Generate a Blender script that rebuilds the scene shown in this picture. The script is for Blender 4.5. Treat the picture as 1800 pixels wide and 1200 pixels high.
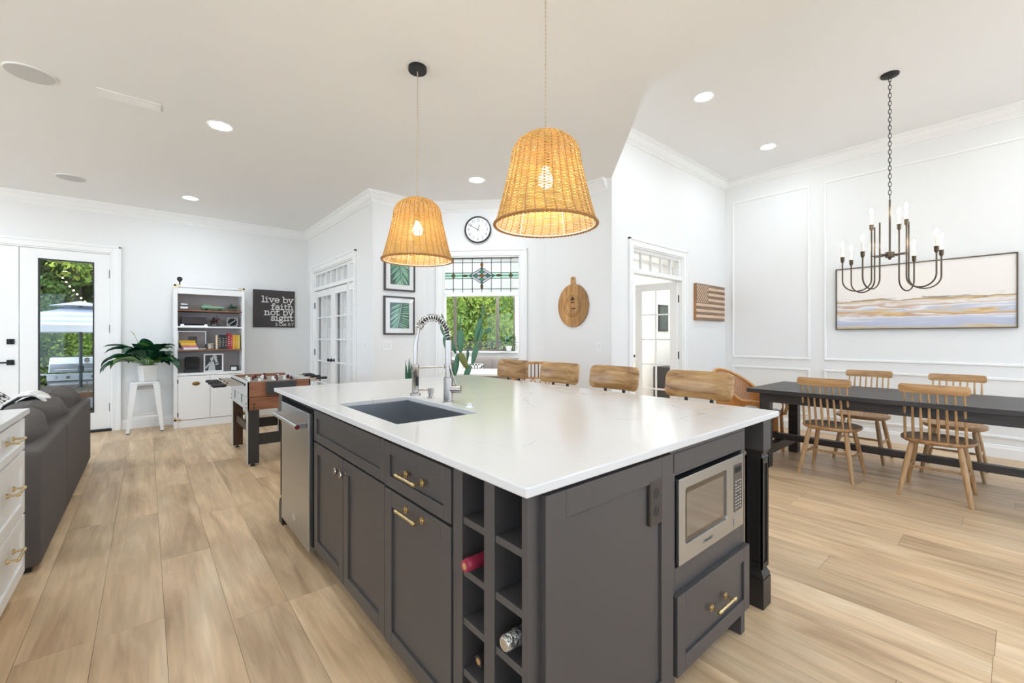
import bpy, bmesh, math, random
from mathutils import Vector, Matrix
RND = random.Random(7)
sc = bpy.context.scene
for _o in list(bpy.data.objects):
    bpy.data.objects.remove(_o)
COL = sc.collection
PI = math.pi

# ------------------------------------------------------------------ camera
CAM_H = 1.265
cd = bpy.data.cameras.new('camera')
cd.sensor_width = 36.0
cd.lens = 757.26 / 1800 * 36.0
cd.shift_y = -7.37 / 1800
cd.clip_start = 0.05
cam = bpy.data.objects.new('camera', cd)
cam.location = (0, 0, CAM_H)
cam.rotation_euler = (PI / 2, 0, -math.radians(40.29))
COL.objects.link(cam)
sc.camera = cam

# ------------------------------------------------------------------ colour management and light paths
sc.view_settings.view_transform = 'Standard'
sc.view_settings.look = 'None'
sc.view_settings.gamma = 1.0
sc.view_settings.use_curve_mapping = False
sc.view_settings.exposure = 1.15
sc.cycles.max_bounces = 9
sc.cycles.diffuse_bounces = 6
sc.cycles.glossy_bounces = 5
sc.cycles.transmission_bounces = 6
sc.cycles.transparent_max_bounces = 12
sc.cycles.caustics_reflective = False
sc.cycles.caustics_refractive = False
sc.cycles.sample_clamp_indirect = 6.0
sc.cycles.use_denoising = True

# ------------------------------------------------------------------ sky: bright overcast day
w = bpy.data.worlds.new('world')
sc.world = w
w.use_nodes = True
nt = w.node_tree
nt.nodes.clear()
wo = nt.nodes.new('ShaderNodeOutputWorld')
wb = nt.nodes.new('ShaderNodeBackground')
sky = nt.nodes.new('ShaderNodeTexSky')
sky.sky_type = 'HOSEK_WILKIE'
sky.turbidity = 6.0
sky.ground_albedo = 0.4
sky.sun_direction = (-0.45, 0.35, 0.82)
wmix = nt.nodes.new('ShaderNodeMixRGB')
wmix.inputs[0].default_value = 0.8
wmix.inputs[2].default_value = (0.765, 0.95, 1.205, 1)
nt.links.new(sky.outputs[0], wmix.inputs[1])
nt.links.new(wmix.outputs[0], wb.inputs[0])
wb.inputs[1].default_value = 2.0
nt.links.new(wb.outputs[0], wo.inputs[0])

sd = bpy.data.lights.new('sun', 'SUN')
sd.energy = 2.6
sd.angle = math.radians(12)
sd.color = (1.0, 0.97, 0.9)
sun = bpy.data.objects.new('sun', sd)
sun.rotation_euler = (math.radians(24), math.radians(-12), 0)
sun.location = (-3, 14, 9)
COL.objects.link(sun)
CAN_W, DINING_W, PENDANT_W, CANDLE_W = 4.5, 3.9, 3.2, 0.3

# ------------------------------------------------------------------ helpers
def lin(c):
    return tuple((x / 12.92 if x <= 0.04045 else ((x + 0.055) / 1.055) ** 2.4) for x in c)

def rgb(r, g, b):
    return lin((r / 255, g / 255, b / 255))

MATS = {}
def mat(name, col=(0.8, 0.8, 0.8), rough=0.5, metal=0.0, bump=0.0, bscale=40.0, var=0.0, coat=0.0, spec=None):
    """plain procedural material: base colour with a little noise variation and optional fine bump"""
    if name in MATS:
        return MATS[name]
    m = bpy.data.materials.new(name)
    m.use_nodes = True
    n = m.node_tree.nodes
    l = m.node_tree.links
    b = n['Principled BSDF']
    b.inputs['Base Color'].default_value = (*col, 1)
    b.inputs['Roughness'].default_value = rough
    b.inputs['Metallic'].default_value = metal
    if spec is not None:
        b.inputs['Specular IOR Level'].default_value = spec
    if coat:
        b.inputs['Coat Weight'].default_value = coat
        b.inputs['Coat Roughness'].default_value = 0.15
    if bump or var:
        tc = n.new('ShaderNodeTexCoord')
        no = n.new('ShaderNodeTexNoise')
        no.inputs['Scale'].default_value = bscale
        no.inputs['Detail'].default_value = 3
        l.new(tc.outputs['Object'], no.inputs['Vector'])
        if var:
            hs = n.new('ShaderNodeHueSaturation')
            hs.inputs['Color'].default_value = (*col, 1)
            mr = n.new('ShaderNodeMapRange')
            mr.inputs['To Min'].default_value = 1 - var
            mr.inputs['To Max'].default_value = 1 + var
            l.new(no.outputs['Fac'], mr.inputs['Value'])
            l.new(mr.outputs[0], hs.inputs['Value'])
            l.new(hs.outputs[0], b.inputs['Base Color'])
        if bump:
            bp = n.new('ShaderNodeBump')
            bp.inputs['Strength'].default_value = bump
            bp.inputs['Distance'].default_value = 0.01
            l.new(no.outputs['Fac'], bp.inputs['Height'])
            l.new(bp.outputs[0], b.inputs['Normal'])
    MATS[name] = m
    return m

def wood(name, cols, rough=0.45, axis='Y', scale=1.0, stretch=14.0, rand=0.12, bump=0.08, shift=True):
    """straight-grained wood: stretched noise through a colour ramp, offset per object"""
    m = bpy.data.materials.new(name)
    m.use_nodes = True
    n = m.node_tree.nodes
    l = m.node_tree.links
    b = n['Principled BSDF']
    b.inputs['Roughness'].default_value = rough
    tc = n.new('ShaderNodeTexCoord')
    oi = n.new('ShaderNodeObjectInfo')
    add = n.new('ShaderNodeVectorMath')
    add.operation = 'ADD'
    mul = n.new('ShaderNodeMath')
    mul.operation = 'MULTIPLY'
    mul.inputs[1].default_value = 37.0 if shift else 0.0
    l.new(oi.outputs['Random'], mul.inputs[0])
    l.new(tc.outputs['Object'], add.inputs[0])
    l.new(mul.outputs[0], add.inputs[1])
    mp = n.new('ShaderNodeMapping')
    s = {'X': (1, stretch, stretch), 'Y': (stretch, 1, stretch), 'Z': (stretch, stretch, 1)}[axis]
    mp.inputs['Scale'].default_value = tuple(v * scale for v in s)
    l.new(add.outputs[0], mp.inputs['Vector'])
    n1 = n.new('ShaderNodeTexNoise')
    n1.inputs['Scale'].default_value = 1.6
    n1.inputs['Detail'].default_value = 6
    n1.inputs['Roughness'].default_value = 0.62
    n1.inputs['Distortion'].default_value = 0.6
    l.new(mp.outputs[0], n1.inputs['Vector'])
    cr = n.new('ShaderNodeValToRGB')
    e = cr.color_ramp.elements
    ps = [0.28 + 0.46 * i / (len(cols) - 1) for i in range(len(cols))]
    e[0].position, e[0].color = ps[0], (*cols[0], 1)
    e[1].position, e[1].color = ps[-1], (*cols[-1], 1)
    for p, c in list(zip(ps, cols))[1:-1]:
        q = e.new(p)
        q.color = (*c, 1)
    l.new(n1.outputs['Fac'], cr.inputs[0])
    hs = n.new('ShaderNodeHueSaturation')
    mr = n.new('ShaderNodeMapRange')
    mr.inputs['To Min'].default_value = 1 - rand
    mr.inputs['To Max'].default_value = 1 + rand
    l.new(oi.outputs['Random'], mr.inputs['Value'])
    l.new(mr.outputs[0], hs.inputs['Value'])
    l.new(cr.outputs[0], hs.inputs['Color'])
    l.new(hs.outputs[0], b.inputs['Base Color'])
    if bump:
        bp = n.new('ShaderNodeBump')
        bp.inputs['Strength'].default_value = bump
        bp.inputs['Distance'].default_value = 0.005
        l.new(n1.outputs['Fac'], bp.inputs['Height'])
        l.new(bp.outputs[0], b.inputs['Normal'])
    MATS[name] = m
    return m

def emit(name, col, strength):
    m = bpy.data.materials.new(name)
    m.use_nodes = True
    b = m.node_tree.nodes['Principled BSDF']
    b.inputs['Base Color'].default_value = (*col, 1)
    b.inputs['Emission Color'].default_value = (*col, 1)
    b.inputs['Emission Strength'].default_value = strength
    MATS[name] = m
    return m

def glass(name, tint=(1, 1, 1), refl=1.0, rough=0.0):
    """thin window pane: clear with a Fresnel reflection"""
    m = bpy.data.materials.new(name)
    m.use_nodes = True
    n = m.node_tree.nodes
    l = m.node_tree.links
    n.remove(n['Principled BSDF'])
    out = n['Material Output']
    tr = n.new('ShaderNodeBsdfTransparent')
    tr.inputs[0].default_value = (*tint, 1)
    gl = n.new('ShaderNodeBsdfGlossy')
    gl.inputs['Roughness'].default_value = rough
    fr = n.new('ShaderNodeFresnel')
    fr.inputs[0].default_value = 1.45
    ml = n.new('ShaderNodeMath')
    ml.operation = 'MULTIPLY'
    ml.inputs[1].default_value = refl
    mx = n.new('ShaderNodeMixShader')
    ge = n.new('ShaderNodeNewGeometry')
    inv = n.new('ShaderNodeMath')
    inv.operation = 'SUBTRACT'
    inv.inputs[0].default_value = refl
    l.new(ge.outputs['Backfacing'], inv.inputs[1])
    inv.use_clamp = True
    l.new(inv.outputs[0], ml.inputs[1])
    l.new(fr.outputs[0], ml.inputs[0])
    l.new(ml.outputs[0], mx.inputs[0])
    l.new(tr.outputs[0], mx.inputs[1])
    l.new(gl.outputs[0], mx.inputs[2])
    l.new(mx.outputs[0], out.inputs[0])
    MATS[name] = m
    return m

def translucent(name, col, rough=0.6, amount=0.4, var=0.15, bscale=30):
    m = mat(name, col, rough, var=var, bscale=bscale)
    n = m.node_tree.nodes
    l = m.node_tree.links
    b = n['Principled BSDF']
    t = n.new('ShaderNodeBsdfTranslucent')
    t.inputs[0].default_value = (*[min(1, c * 1.15) for c in col], 1)
    mx = n.new('ShaderNodeMixShader')
    mx.inputs[0].default_value = amount
    l.new(b.outputs[0], mx.inputs[1])
    l.new(t.outputs[0], mx.inputs[2])
    l.new(mx.outputs[0], n['Material Output'].inputs[0])
    return m

def v3(a):
    return a if isinstance(a, Vector) else Vector(a)

ORG = {}
class MB:
    """collects simple shapes and links them as ONE mesh object"""
    def __init__(s, M=None):
        s.v, s.f, s.mi, s.M, s.cm = [], [], [], M, 0
    def add(s, vs, fs):
        n = len(s.v)
        if s.M is not None:
            vs = [s.M @ Vector(v) for v in vs]
        s.v += [tuple(v) for v in vs]
        s.f += [tuple(i + n for i in f) for f in fs]
        s.mi += [s.cm] * len(fs)
        return s
    def box(s, x0, x1, y0, y1, z0, z1):
        return s.add([(x0, y0, z0), (x1, y0, z0), (x1, y1, z0), (x0, y1, z0), (x0, y0, z1), (x1, y0, z1), (x1, y1, z1), (x0, y1, z1)],
                     [(0, 3, 2, 1), (4, 5, 6, 7), (0, 1, 5, 4), (1, 2, 6, 5), (2, 3, 7, 6), (3, 0, 4, 7)])
    def beam(s, p0, p1, w, h, up=(0, 0, 1)):
        """box from p0 to p1, width w (sideways) and height h (along up)"""
        p0, p1 = v3(p0), v3(p1)
        d = (p1 - p0).normalized()
        u = v3(up)
        if abs(d.dot(u)) > 0.98:
            u = Vector((1, 0, 0))
        a = d.cross(u).normalized() * (w / 2)
        b = a.cross(d).normalized() * (h / 2)
        vs = [p + i * a + j * b for p in (p0, p1) for i, j in ((-1, -1), (1, -1), (1, 1), (-1, 1))]
        return s.add(vs, [(3, 2, 1, 0), (4, 5, 6, 7), (0, 1, 5, 4), (1, 2, 6, 5), (2, 3, 7, 6), (3, 0, 4, 7)])
    def cyl(s, p0, p1, r0, r1=None, seg=12, cap=True):
        r1 = r0 if r1 is None else r1
        return s.tube([p0, p1], [r0, r1], seg, cap=cap)
    def tube(s, path, r, seg=8, closed=False, cap=True):
        P = [v3(p) for p in path]
        n = len(P)
        rs = r if isinstance(r, (list, tuple)) else [r] * n
        vs, fs = [], []
        prev = None
        for i, p in enumerate(P):
            if closed:
                d = P[(i + 1) % n] - P[i - 1]
            else:
                d = P[min(i + 1, n - 1)] - P[max(i - 1, 0)]
            d = d.normalized() if d.length > 1e-9 else Vector((0, 0, 1))
            if prev is None:
                a = Vector((0, 0, 1)) if abs(d.z) < 0.9 else Vector((1, 0, 0))
                u = d.cross(a).normalized()
            else:
                u = (prev - d * prev.dot(d))
                u = u.normalized() if u.length > 1e-6 else d.orthogonal().normalized()
            prev = u
            q = d.cross(u)
            for k in range(seg):
                t = 2 * PI * k / seg
                vs.append(p + (u * math.cos(t) + q * math.sin(t)) * rs[i])
        m = n if closed else n - 1
        for i in range(m):
            j = (i + 1) % n
            for k in range(seg):
                k2 = (k + 1) % seg
                fs.append((i * seg + k, i * seg + k2, j * seg + k2, j * seg + k))
        if cap and not closed:
            fs.append(tuple(range(seg - 1, -1, -1)))
            fs.append(tuple((n - 1) * seg + k for k in range(seg)))
        return s.add(vs, fs)
    def lathe(s, prof, c=(0, 0, 0), seg=24, cap=True):
        vs, fs = [], []
        for r, z in prof:
            for k in range(seg):
                t = 2 * PI * k / seg
                vs.append((c[0] + r * math.cos(t), c[1] + r * math.sin(t), c[2] + z))
        for i in range(len(prof) - 1):
            for k in range(seg):
                k2 = (k + 1) % seg
                fs.append((i * seg + k, i * seg + k2, (i + 1) * seg + k2, (i + 1) * seg + k))
        if cap:
            fs.append(tuple(range(seg - 1, -1, -1)))
            fs.append(tuple((len(prof) - 1) * seg + k for k in range(seg)))
        return s.add(vs, fs)
    def prism(s, poly, a, b, plane='xy'):
        """extrude a 2-D polygon between a and b along the third axis"""
        f = {'xy': lambda p, t: (p[0], p[1], t), 'xz': lambda p, t: (p[0], t, p[1]), 'yz': lambda p, t: (t, p[0], p[1])}[plane]
        n = len(poly)
        vs = [f(p, a) for p in poly] + [f(p, b) for p in poly]
        fs = [tuple(range(n - 1, -1, -1)), tuple(range(n, 2 * n))] + [(i, (i + 1) % n, n + (i + 1) % n, n + i) for i in range(n)]
        return s.add(vs, fs)
    def ball(s, c, r, seg=12, rings=8, sc3=(1, 1, 1)):
        vs, fs = [], []
        for i in range(1, rings):
            ph = PI * i / rings
            for k in range(seg):
                t = 2 * PI * k / seg
                vs.append((c[0] + r * sc3[0] * math.sin(ph) * math.cos(t), c[1] + r * sc3[1] * math.sin(ph) * math.sin(t), c[2] + r * sc3[2] * math.cos(ph)))
        for i in range(rings - 2):
            for k in range(seg):
                k2 = (k + 1) % seg
                fs.append((i * seg + k, (i + 1) * seg + k, (i + 1) * seg + k2, i * seg + k2))
        vs.append((c[0], c[1], c[2] + r * sc3[2]))
        vs.append((c[0], c[1], c[2] - r * sc3[2]))
        t, b = len(vs) - 2, len(vs) - 1
        for k in range(seg):
            k2 = (k + 1) % seg
            fs.append((t, k, k2))
            fs.append((b, (rings - 2) * seg + k2, (rings - 2) * seg + k))
        return s.add(vs, fs)
    def grid(s, fn, nu, nv, cu=False, cv=False):
        """surface fn(u,v) with u,v in 0..1"""
        vs = [fn(i / (nu if cu else nu - 1), j / (nv if cv else nv - 1)) for i in range(nu) for j in range(nv)]
        fs = []
        for i in range(nu if cu else nu - 1):
            for j in range(nv if cv else nv - 1):
                i2, j2 = (i + 1) % nu, (j + 1) % nv
                fs.append((i * nv + j, i2 * nv + j, i2 * nv + j2, i * nv + j2))
        return s.add(vs, fs)
    def plate(s, pts, th):
        """flat or bent sheet: list of 3-D points of one polygon, thickened along its normal"""
        P = [v3(p) for p in pts]
        nrm = (P[1] - P[0]).cross(P[2] - P[0]).normalized() * th
        n = len(P)
        return s.add(P + [p - nrm for p in P], [tuple(range(n)), tuple(range(2 * n - 1, n - 1, -1))] + [(i, n + i, n + (i + 1) % n, (i + 1) % n) for i in range(n)])
    def mesh(s, name, mats, smooth=False, bevel=0.0, bseg=1, off=(0, 0, 0), fix=True, solid=0.0):
        me = bpy.data.meshes.new(name)
        o = Vector(off)
        me.from_pydata([tuple(Vector(v) - o) for v in s.v], [], s.f)
        mats = mats if isinstance(mats, (list, tuple)) else [mats]
        for m in mats:
            me.materials.append(m)
        if len(mats) > 1:
            me.polygons.foreach_set('material_index', s.mi)
        if bevel or fix:
            bm = bmesh.new()
            bm.from_mesh(me)
            if fix:
                bmesh.ops.recalc_face_normals(bm, faces=bm.faces)
            if bevel:
                ed = [e for e in bm.edges if len(e.link_faces) == 2 and e.calc_face_angle(0) > 0.5]
                if ed:
                    bmesh.ops.bevel(bm, geom=ed, offset=bevel, segments=bseg, affect='EDGES', profile=0.5, clamp_overlap=True)
            bm.to_mesh(me)
            bm.free()
        if smooth:
            me.polygons.foreach_set('use_smooth', [True] * len(me.polygons))
            me.set_sharp_from_angle(angle=math.radians(42))
        me.update()
        return me
    def build(s, name, mats, parent=None, smooth=False, bevel=0.0, bseg=1, local=False, fix=True, origin=None):
        """world coordinates unless local; a top-level mesh gets its origin at its base"""
        if parent is None:
            xs = [v[0] for v in s.v]
            ys = [v[1] for v in s.v]
            zs = [v[2] for v in s.v]
            off = Vector(origin) if origin is not None else Vector(((min(xs) + max(xs)) / 2, (min(ys) + max(ys)) / 2, min(zs)))
        else:
            off = Vector((0, 0, 0)) if local else ORG[parent.name]
        me = s.mesh(name, mats, smooth, bevel, bseg, off, fix)
        o = bpy.data.objects.new(name, me)
        COL.objects.link(o)
        if parent is None:
            o.location = off
            ORG[o.name] = off
        else:
            o.parent = parent
            ORG[o.name] = ORG[parent.name]
        return o

def tag(o, label, cat, group=None, kind=None):
    o['label'] = label
    if cat:
        o['category'] = cat
    if group:
        o['group'] = group
    if kind:
        o['kind'] = kind
    return o

def struct(o, label=None, cat=None):
    o['kind'] = 'structure'
    if label:
        o['label'] = label
    if cat:
        o['category'] = cat
    return o

def thing(name, label, cat, loc=(0, 0, 0), rz=0.0, group=None, kind=None):
    o = bpy.data.objects.new(name, None)
    o.empty_display_size = 0.1
    COL.objects.link(o)
    o.location = loc
    o.rotation_euler = (0, 0, rz)
    ORG[o.name] = Vector(loc)
    return tag(o, label, cat, group, kind)

def put(name, me, parent, loc=(0, 0, 0), rot=(0, 0, 0)):
    """a part that shares mesh data, placed in its parent's space"""
    o = bpy.data.objects.new(name, me)
    COL.objects.link(o)
    o.parent = parent
    o.location = loc
    o.rotation_euler = rot
    ORG[o.name] = ORG[parent.name]
    return o

KIDS = {}
def dup(root, loc, rz, label=None):
    r = root.copy()
    COL.objects.link(r)
    r.location = loc
    r.rotation_euler = (0, 0, rz)
    ORG[r.name] = Vector(loc)
    if label:
        r['label'] = label
    def rec(src, dst):
        for ch in [o for o in ALLC if o.parent == src]:
            c = ch.copy()
            COL.objects.link(c)
            c.parent = dst
            rec(ch, c)
    ALLC = list(COL.objects)
    rec(root, r)
    return r

def light(name, kind, loc, power, size=0.1, color=(1, 1, 1), rot=(0, 0, 0), parent=None, shape='DISK', spread=None, radius=None):
    d = bpy.data.lights.new(name, kind)
    d.energy = power
    d.color = color
    if kind == 'AREA':
        d.shape = shape
        d.size = size
        if spread:
            d.spread = spread
    else:
        d.shadow_soft_size = radius or 0.03
    o = bpy.data.objects.new(name, d)
    o.location = loc
    o.rotation_euler = rot
    COL.objects.link(o)
    if parent is not None:
        o.parent = parent
        o.location = Vector(loc) - ORG[parent.name]
    return o

def sweep(path, prof, z, name, m, parent=None, cap=True):
    """moulding: profile (out from wall, z) swept along a 2-D path, the room on the right-hand side"""
    P = [Vector(p) for p in path]
    n = len(P)
    nor = []
    for i in range(n):
        ds = []
        if i > 0:
            ds.append((P[i] - P[i - 1]).normalized())
        if i < n - 1:
            ds.append((P[i + 1] - P[i]).normalized())
        ns = [Vector((d.y, -d.x)) for d in ds]
        if len(ns) == 1:
            nor.append(ns[0])
        else:
            b = (ns[0] + ns[1]).normalized()
            nor.append(b / max(0.3, b.dot(ns[0])))
    mb = MB()
    k = len(prof)
    vs = [(P[i].x + nor[i].x * p, P[i].y + nor[i].y * p, z + q) for i in range(n) for p, q in prof]
    fs = [(i * k + j, i * k + (j + 1) % k, (i + 1) * k + (j + 1) % k, (i + 1) * k + j) for i in range(n - 1) for j in range(k)]
    fs += [tuple(range(k)), tuple((n - 1) * k + j for j in range(k - 1, -1, -1))]
    mb.add(vs, fs)
    return mb.build(name, m, parent)

def T(x=0, y=0, z=0, rz=0.0):
    return Matrix.Translation((x, y, z)) @ Matrix.Rotation(rz, 4, 'Z')

# ------------------------------------------------------------------ materials
wall_m = mat('wall_paint', rgb(233, 233, 231), 0.7, bump=0.03, bscale=180)
ceil_m = mat('ceiling_paint', rgb(236, 236, 234), 0.8, bump=0.03, bscale=120)
trim_m = mat('trim_paint', rgb(241, 241, 239), 0.35, bump=0.01, bscale=60)
def plank_mat():
    m = wood('oak_vinyl_plank', [rgb(170, 139, 105), rgb(197, 167, 130), rgb(212, 184, 147), rgb(222, 199, 166)], 0.40, 'Y', 1.0, 7.0, 0.10, 0.0)
    n = m.node_tree.nodes
    l = m.node_tree.links
    b = n['Principled BSDF']
    hs = [q for q in n if q.type == 'HUE_SAT'][0]
    add = [q for q in n if q.type == 'VECT_MATH'][0]
    n1 = [q for q in n if q.type == 'TEX_NOISE'][0]
    n1.inputs['Scale'].default_value = 1.15
    n1.inputs['Distortion'].default_value = 0.7
    n1.inputs['Roughness'].default_value = 0.55
    # fine grain lines
    mp = n.new('ShaderNodeMapping')
    mp.inputs['Scale'].default_value = (60, 2.6, 60)
    l.new(add.outputs[0], mp.inputs['Vector'])
    n2 = n.new('ShaderNodeTexNoise')
    n2.inputs['Scale'].default_value = 1.0
    n2.inputs['Detail'].default_value = 3
    n2.inputs['Distortion'].default_value = 0.4
    l.new(mp.outputs[0], n2.inputs['Vector'])
    # cathedral figure
    mp2 = n.new('ShaderNodeMapping')
    mp2.inputs['Scale'].default_value = (7.0, 0.9, 7.0)
    l.new(add.outputs[0], mp2.inputs['Vector'])
    wv = n.new('ShaderNodeTexWave')
    wv.wave_type = 'RINGS'
    wv.inputs['Scale'].default_value = 3.2
    wv.inputs['Distortion'].default_value = 5.0
    wv.inputs['Detail'].default_value = 2.0
    wv.inputs['Detail Scale'].default_value = 0.9
    l.new(mp2.outputs[0], wv.inputs['Vector'])
    ad = n.new('ShaderNodeMath')
    ad.operation = 'MULTIPLY_ADD'
    ad.inputs[1].default_value = 0.28
    l.new(wv.outputs['Fac'], ad.inputs[0])
    l.new(n2.outputs['Fac'], ad.inputs[2])
    mr = n.new('ShaderNodeMapRange')
    mr.inputs['From Min'].default_value = 0.25
    mr.inputs['From Max'].default_value = 1.0
    mr.inputs['To Min'].default_value = 0.83
    mr.inputs['To Max'].default_value = 1.15
    l.new(ad.outputs[0], mr.inputs['Value'])
    h2 = n.new('ShaderNodeHueSaturation')
    l.new(mr.outputs[0], h2.inputs['Value'])
    l.new(hs.outputs[0], h2.inputs['Color'])
    l.new(h2.outputs[0], b.inputs['Base Color'])
    bp = n.new('ShaderNodeBump')
    bp.inputs['Strength'].default_value = 0.06
    bp.inputs['Distance'].default_value = 0.004
    l.new(n2.outputs['Fac'], bp.inputs['Height'])
    l.new(bp.outputs[0], b.inputs['Normal'])
    return m
floor_m = plank_mat()
base_m = mat('floor_seam', rgb(120, 92, 66), 0.8, var=0.1)
dark_m = mat('charcoal_cabinet_paint', rgb(69, 66, 65), 0.38, bump=0.02, bscale=90, var=0.05)
postshade_black_m = mat('black_brown_paint', rgb(38, 35, 33), 0.4, bump=0.02, bscale=80, var=0.05)  # posts are charcoal; their shade is put into this tone, office cabinet is black
gap_m = mat('shadow_gap', rgb(16, 15, 14), 0.8)  # near-black finish for slots, seals, plinths and dials
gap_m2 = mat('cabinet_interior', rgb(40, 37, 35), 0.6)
steel_m = mat('brushed_steel', rgb(184, 188, 192), 0.28, 1.0, bump=0.01, bscale=200)
nickel_m = mat('brushed_nickel', rgb(176, 170, 163), 0.26, 1.0)
chrome_m = mat('polished_chrome', rgb(205, 205, 205), 0.12, 1.0)
brass_m = mat('satin_brass', rgb(214, 192, 146), 0.27, 1.0)
abrass_m = mat('antique_brass', rgb(150, 112, 60), 0.35, 1.0)
bronze_m = mat('oiled_bronze', rgb(96, 84, 70), 0.35, 0.9)
black_m = mat('matte_black_metal', rgb(30, 29, 28), 0.45, 0.3)
blackpl_m = mat('black_plastic', rgb(28, 27, 27), 0.5)
white_m = mat('white_lacquer', rgb(238, 238, 236), 0.35)
whitepl_m = mat('white_plastic', rgb(240, 240, 238), 0.4)
pane_m = glass('window_glass')
oak_m = wood('honey_oak', [rgb(146, 112, 74), rgb(184, 146, 102), rgb(200, 164, 120)], 0.42, 'Z', 2.0, 10, 0.08)
oakx_m = wood('honey_oak_seat', [rgb(134, 98, 62), rgb(176, 134, 90), rgb(196, 156, 110)], 0.4, 'X', 2.0, 9, 0.08)
acacia_m = wood('acacia_wood', [rgb(112, 80, 48), rgb(158, 118, 74), rgb(186, 148, 98), rgb(206, 174, 122)], 0.26, 'Y', 1.1, 14, 0.08, 0.02)
walnut_m = wood('walnut_laminate', [rgb(108, 66, 44), rgb(146, 96, 66), rgb(166, 116, 82)], 0.45, 'X', 2.0, 10, 0.05)
shelfwood_m = wood('walnut_shelf', [rgb(96, 62, 40), rgb(132, 88, 58), rgb(150, 104, 72)], 0.5, 'X', 2.0, 8, 0.05)
fabric_m = mat('charcoal_upholstery', rgb(96, 91, 88), 0.95, bump=0.5, bscale=420, var=0.22)
greyfab_m = mat('grey_cushion_fabric', rgb(124, 116, 112), 0.95, bump=0.4, bscale=300, var=0.12)
whitefab_m = mat('white_linen', rgb(226, 224, 220), 0.95, bump=0.4, bscale=300, var=0.05)
leaf_m = mat('dark_glossy_leaf', rgb(30, 78, 52), 0.3, var=0.35, bscale=14)
leafy_m = mat('fresh_leaf', rgb(96, 140, 60), 0.4, var=0.2, bscale=14)
stem_m = mat('green_stem', rgb(110, 148, 92), 0.5)

# ================================================================== THE ROOM
LOW, HIGH = 3.06, 3.66
YB, XP, YG, XK, YO, XD = 7.97, 2.13, 5.167, 3.978, 2.961, 6.85     # wall planes
M_back, M_pan, M_gal = T(0, YB), T(XP, 0, 0, -PI / 2), T(0, YG)
M_nook, M_kit, M_off, M_din = T(2.857, YG, 0, -PI / 4), T(XK, 0, 0, -PI / 2), T(0, YO), T(XD, 0, 0, -PI / 2)
NL = 1.585
XW, YS = -4.5, -3.2

# floor: a slab with single planks on it
fl = MB().box(XW, 8.2, YS, YB + 0.1, -0.06, -0.0075).build('floor', base_m)
struct(fl, 'light oak plank floor running through kitchen, living and dining areas', 'floor')
PW, PL = 0.228, 1.52
plank_me = MB().box(-PW / 2 + 0.0006, PW / 2 - 0.0006, -PL / 2 + 0.0006, PL / 2 - 0.0006, -0.0085, 0).mesh('plank', floor_m)
def hidden_plank(x, y0, y1):
    if x > XK + 0.15 and y0 > YO + 1.6:
        return True
    if x > 2.35 and y0 > 8.1 - x + 1.9:
        return True
    # the far side of the left-hand cabinet and sofa hides nothing large: keep the rest
    d0 = 0.6467 * x + 0.7628 * y1
    return d0 < 0.5
npl = 0
i = 0
x = -1.42
restm = MB()
while x < XD + 0.9:
    off = (i * 0.583 + 0.29 * (i % 3)) % PL
    y = -1.6 - off
    while y < YB:
        y0, y1 = y, y + PL
        yc = (y0 + y1) / 2
        if y1 > YB + 0.05:
            y1 = YB + 0.05
        if not hidden_plank(x, y0, y1) and y1 - y0 > 0.2:
            dd = 0.6467 * x + 0.7628 * y1
            rr = 0.7628 * x - 0.6467 * yc
            vis = dd > 0.45 and abs(rr) / max(dd, 0.2) < 1.75
            if vis and npl < 298 and x < XD + 0.1:
                if y1 - y0 > PL - 0.01:
                    p = put('plank', plank_me, fl, Vector((x, yc, 0)) - ORG[fl.name])
                else:
                    p = MB().box(x - PW / 2 + 0.0006, x + PW / 2 - 0.0006, y0 + 0.0006, y1 - 0.0006, -0.0085, 0).build('plank', floor_m, fl)
                npl += 1
            else:
                restm.box(x - PW / 2 + 0.0006, x + PW / 2 - 0.0006, y0 + 0.0006, y1 - 0.0006, -0.0085, 0)
        else:
            restm.box(x - PW / 2 + 0.0006, x + PW / 2 - 0.0006, y0 + 0.0006, y1 - 0.0006, -0.0085, 0)
        y += PL
    x += PW
    i += 1
x = -1.42 - PW
while x > XW:
    restm.box(x - PW / 2 + 0.0006, x + PW / 2 - 0.0006, YS, YB, -0.0085, 0)
    x -= PW
rp = restm.build('planking', floor_m, fl)
rp['kind'] = 'stuff'

# ceilings
low_poly = [(XW, YS), (2.727, YS), (2.727, 1.713), (XK, YO), (XK, 4.046), (2.857, YG), (XP, YG), (XP, YB), (XW, YB)]
struct(MB().prism(low_poly, LOW, HIGH + 0.06).build('ceiling', ceil_m), 'lower white ceiling over kitchen and living area', 'ceiling')
high_poly = [(2.727, YS), (XD, YS), (XD, YO), (XK, YO), (2.727, 1.713)]
struct(MB().prism(high_poly, HIGH, HIGH + 0.06).build('ceiling', ceil_m), 'raised white ceiling over the dining area', 'ceiling')

def wall(name, M, x0, x1, h, label, holes=(), th=0.12):
    mb = MB(M)
    xs = x0
    for (a, b, z0, z1) in sorted(holes):
        if a > xs:
            mb.box(xs, a, 0, th, 0, h)
        if z0 > 0:
            mb.box(a, b, 0, th, 0, z0)
        if z1 < h:
            mb.box(a, b, 0, th, z1, h)
        xs = b
    if xs < x1:
        mb.box(xs, x1, 0, th, 0, h)
    o = mb.build(name, wall_m)
    return struct(o, label, 'wall')

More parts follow.
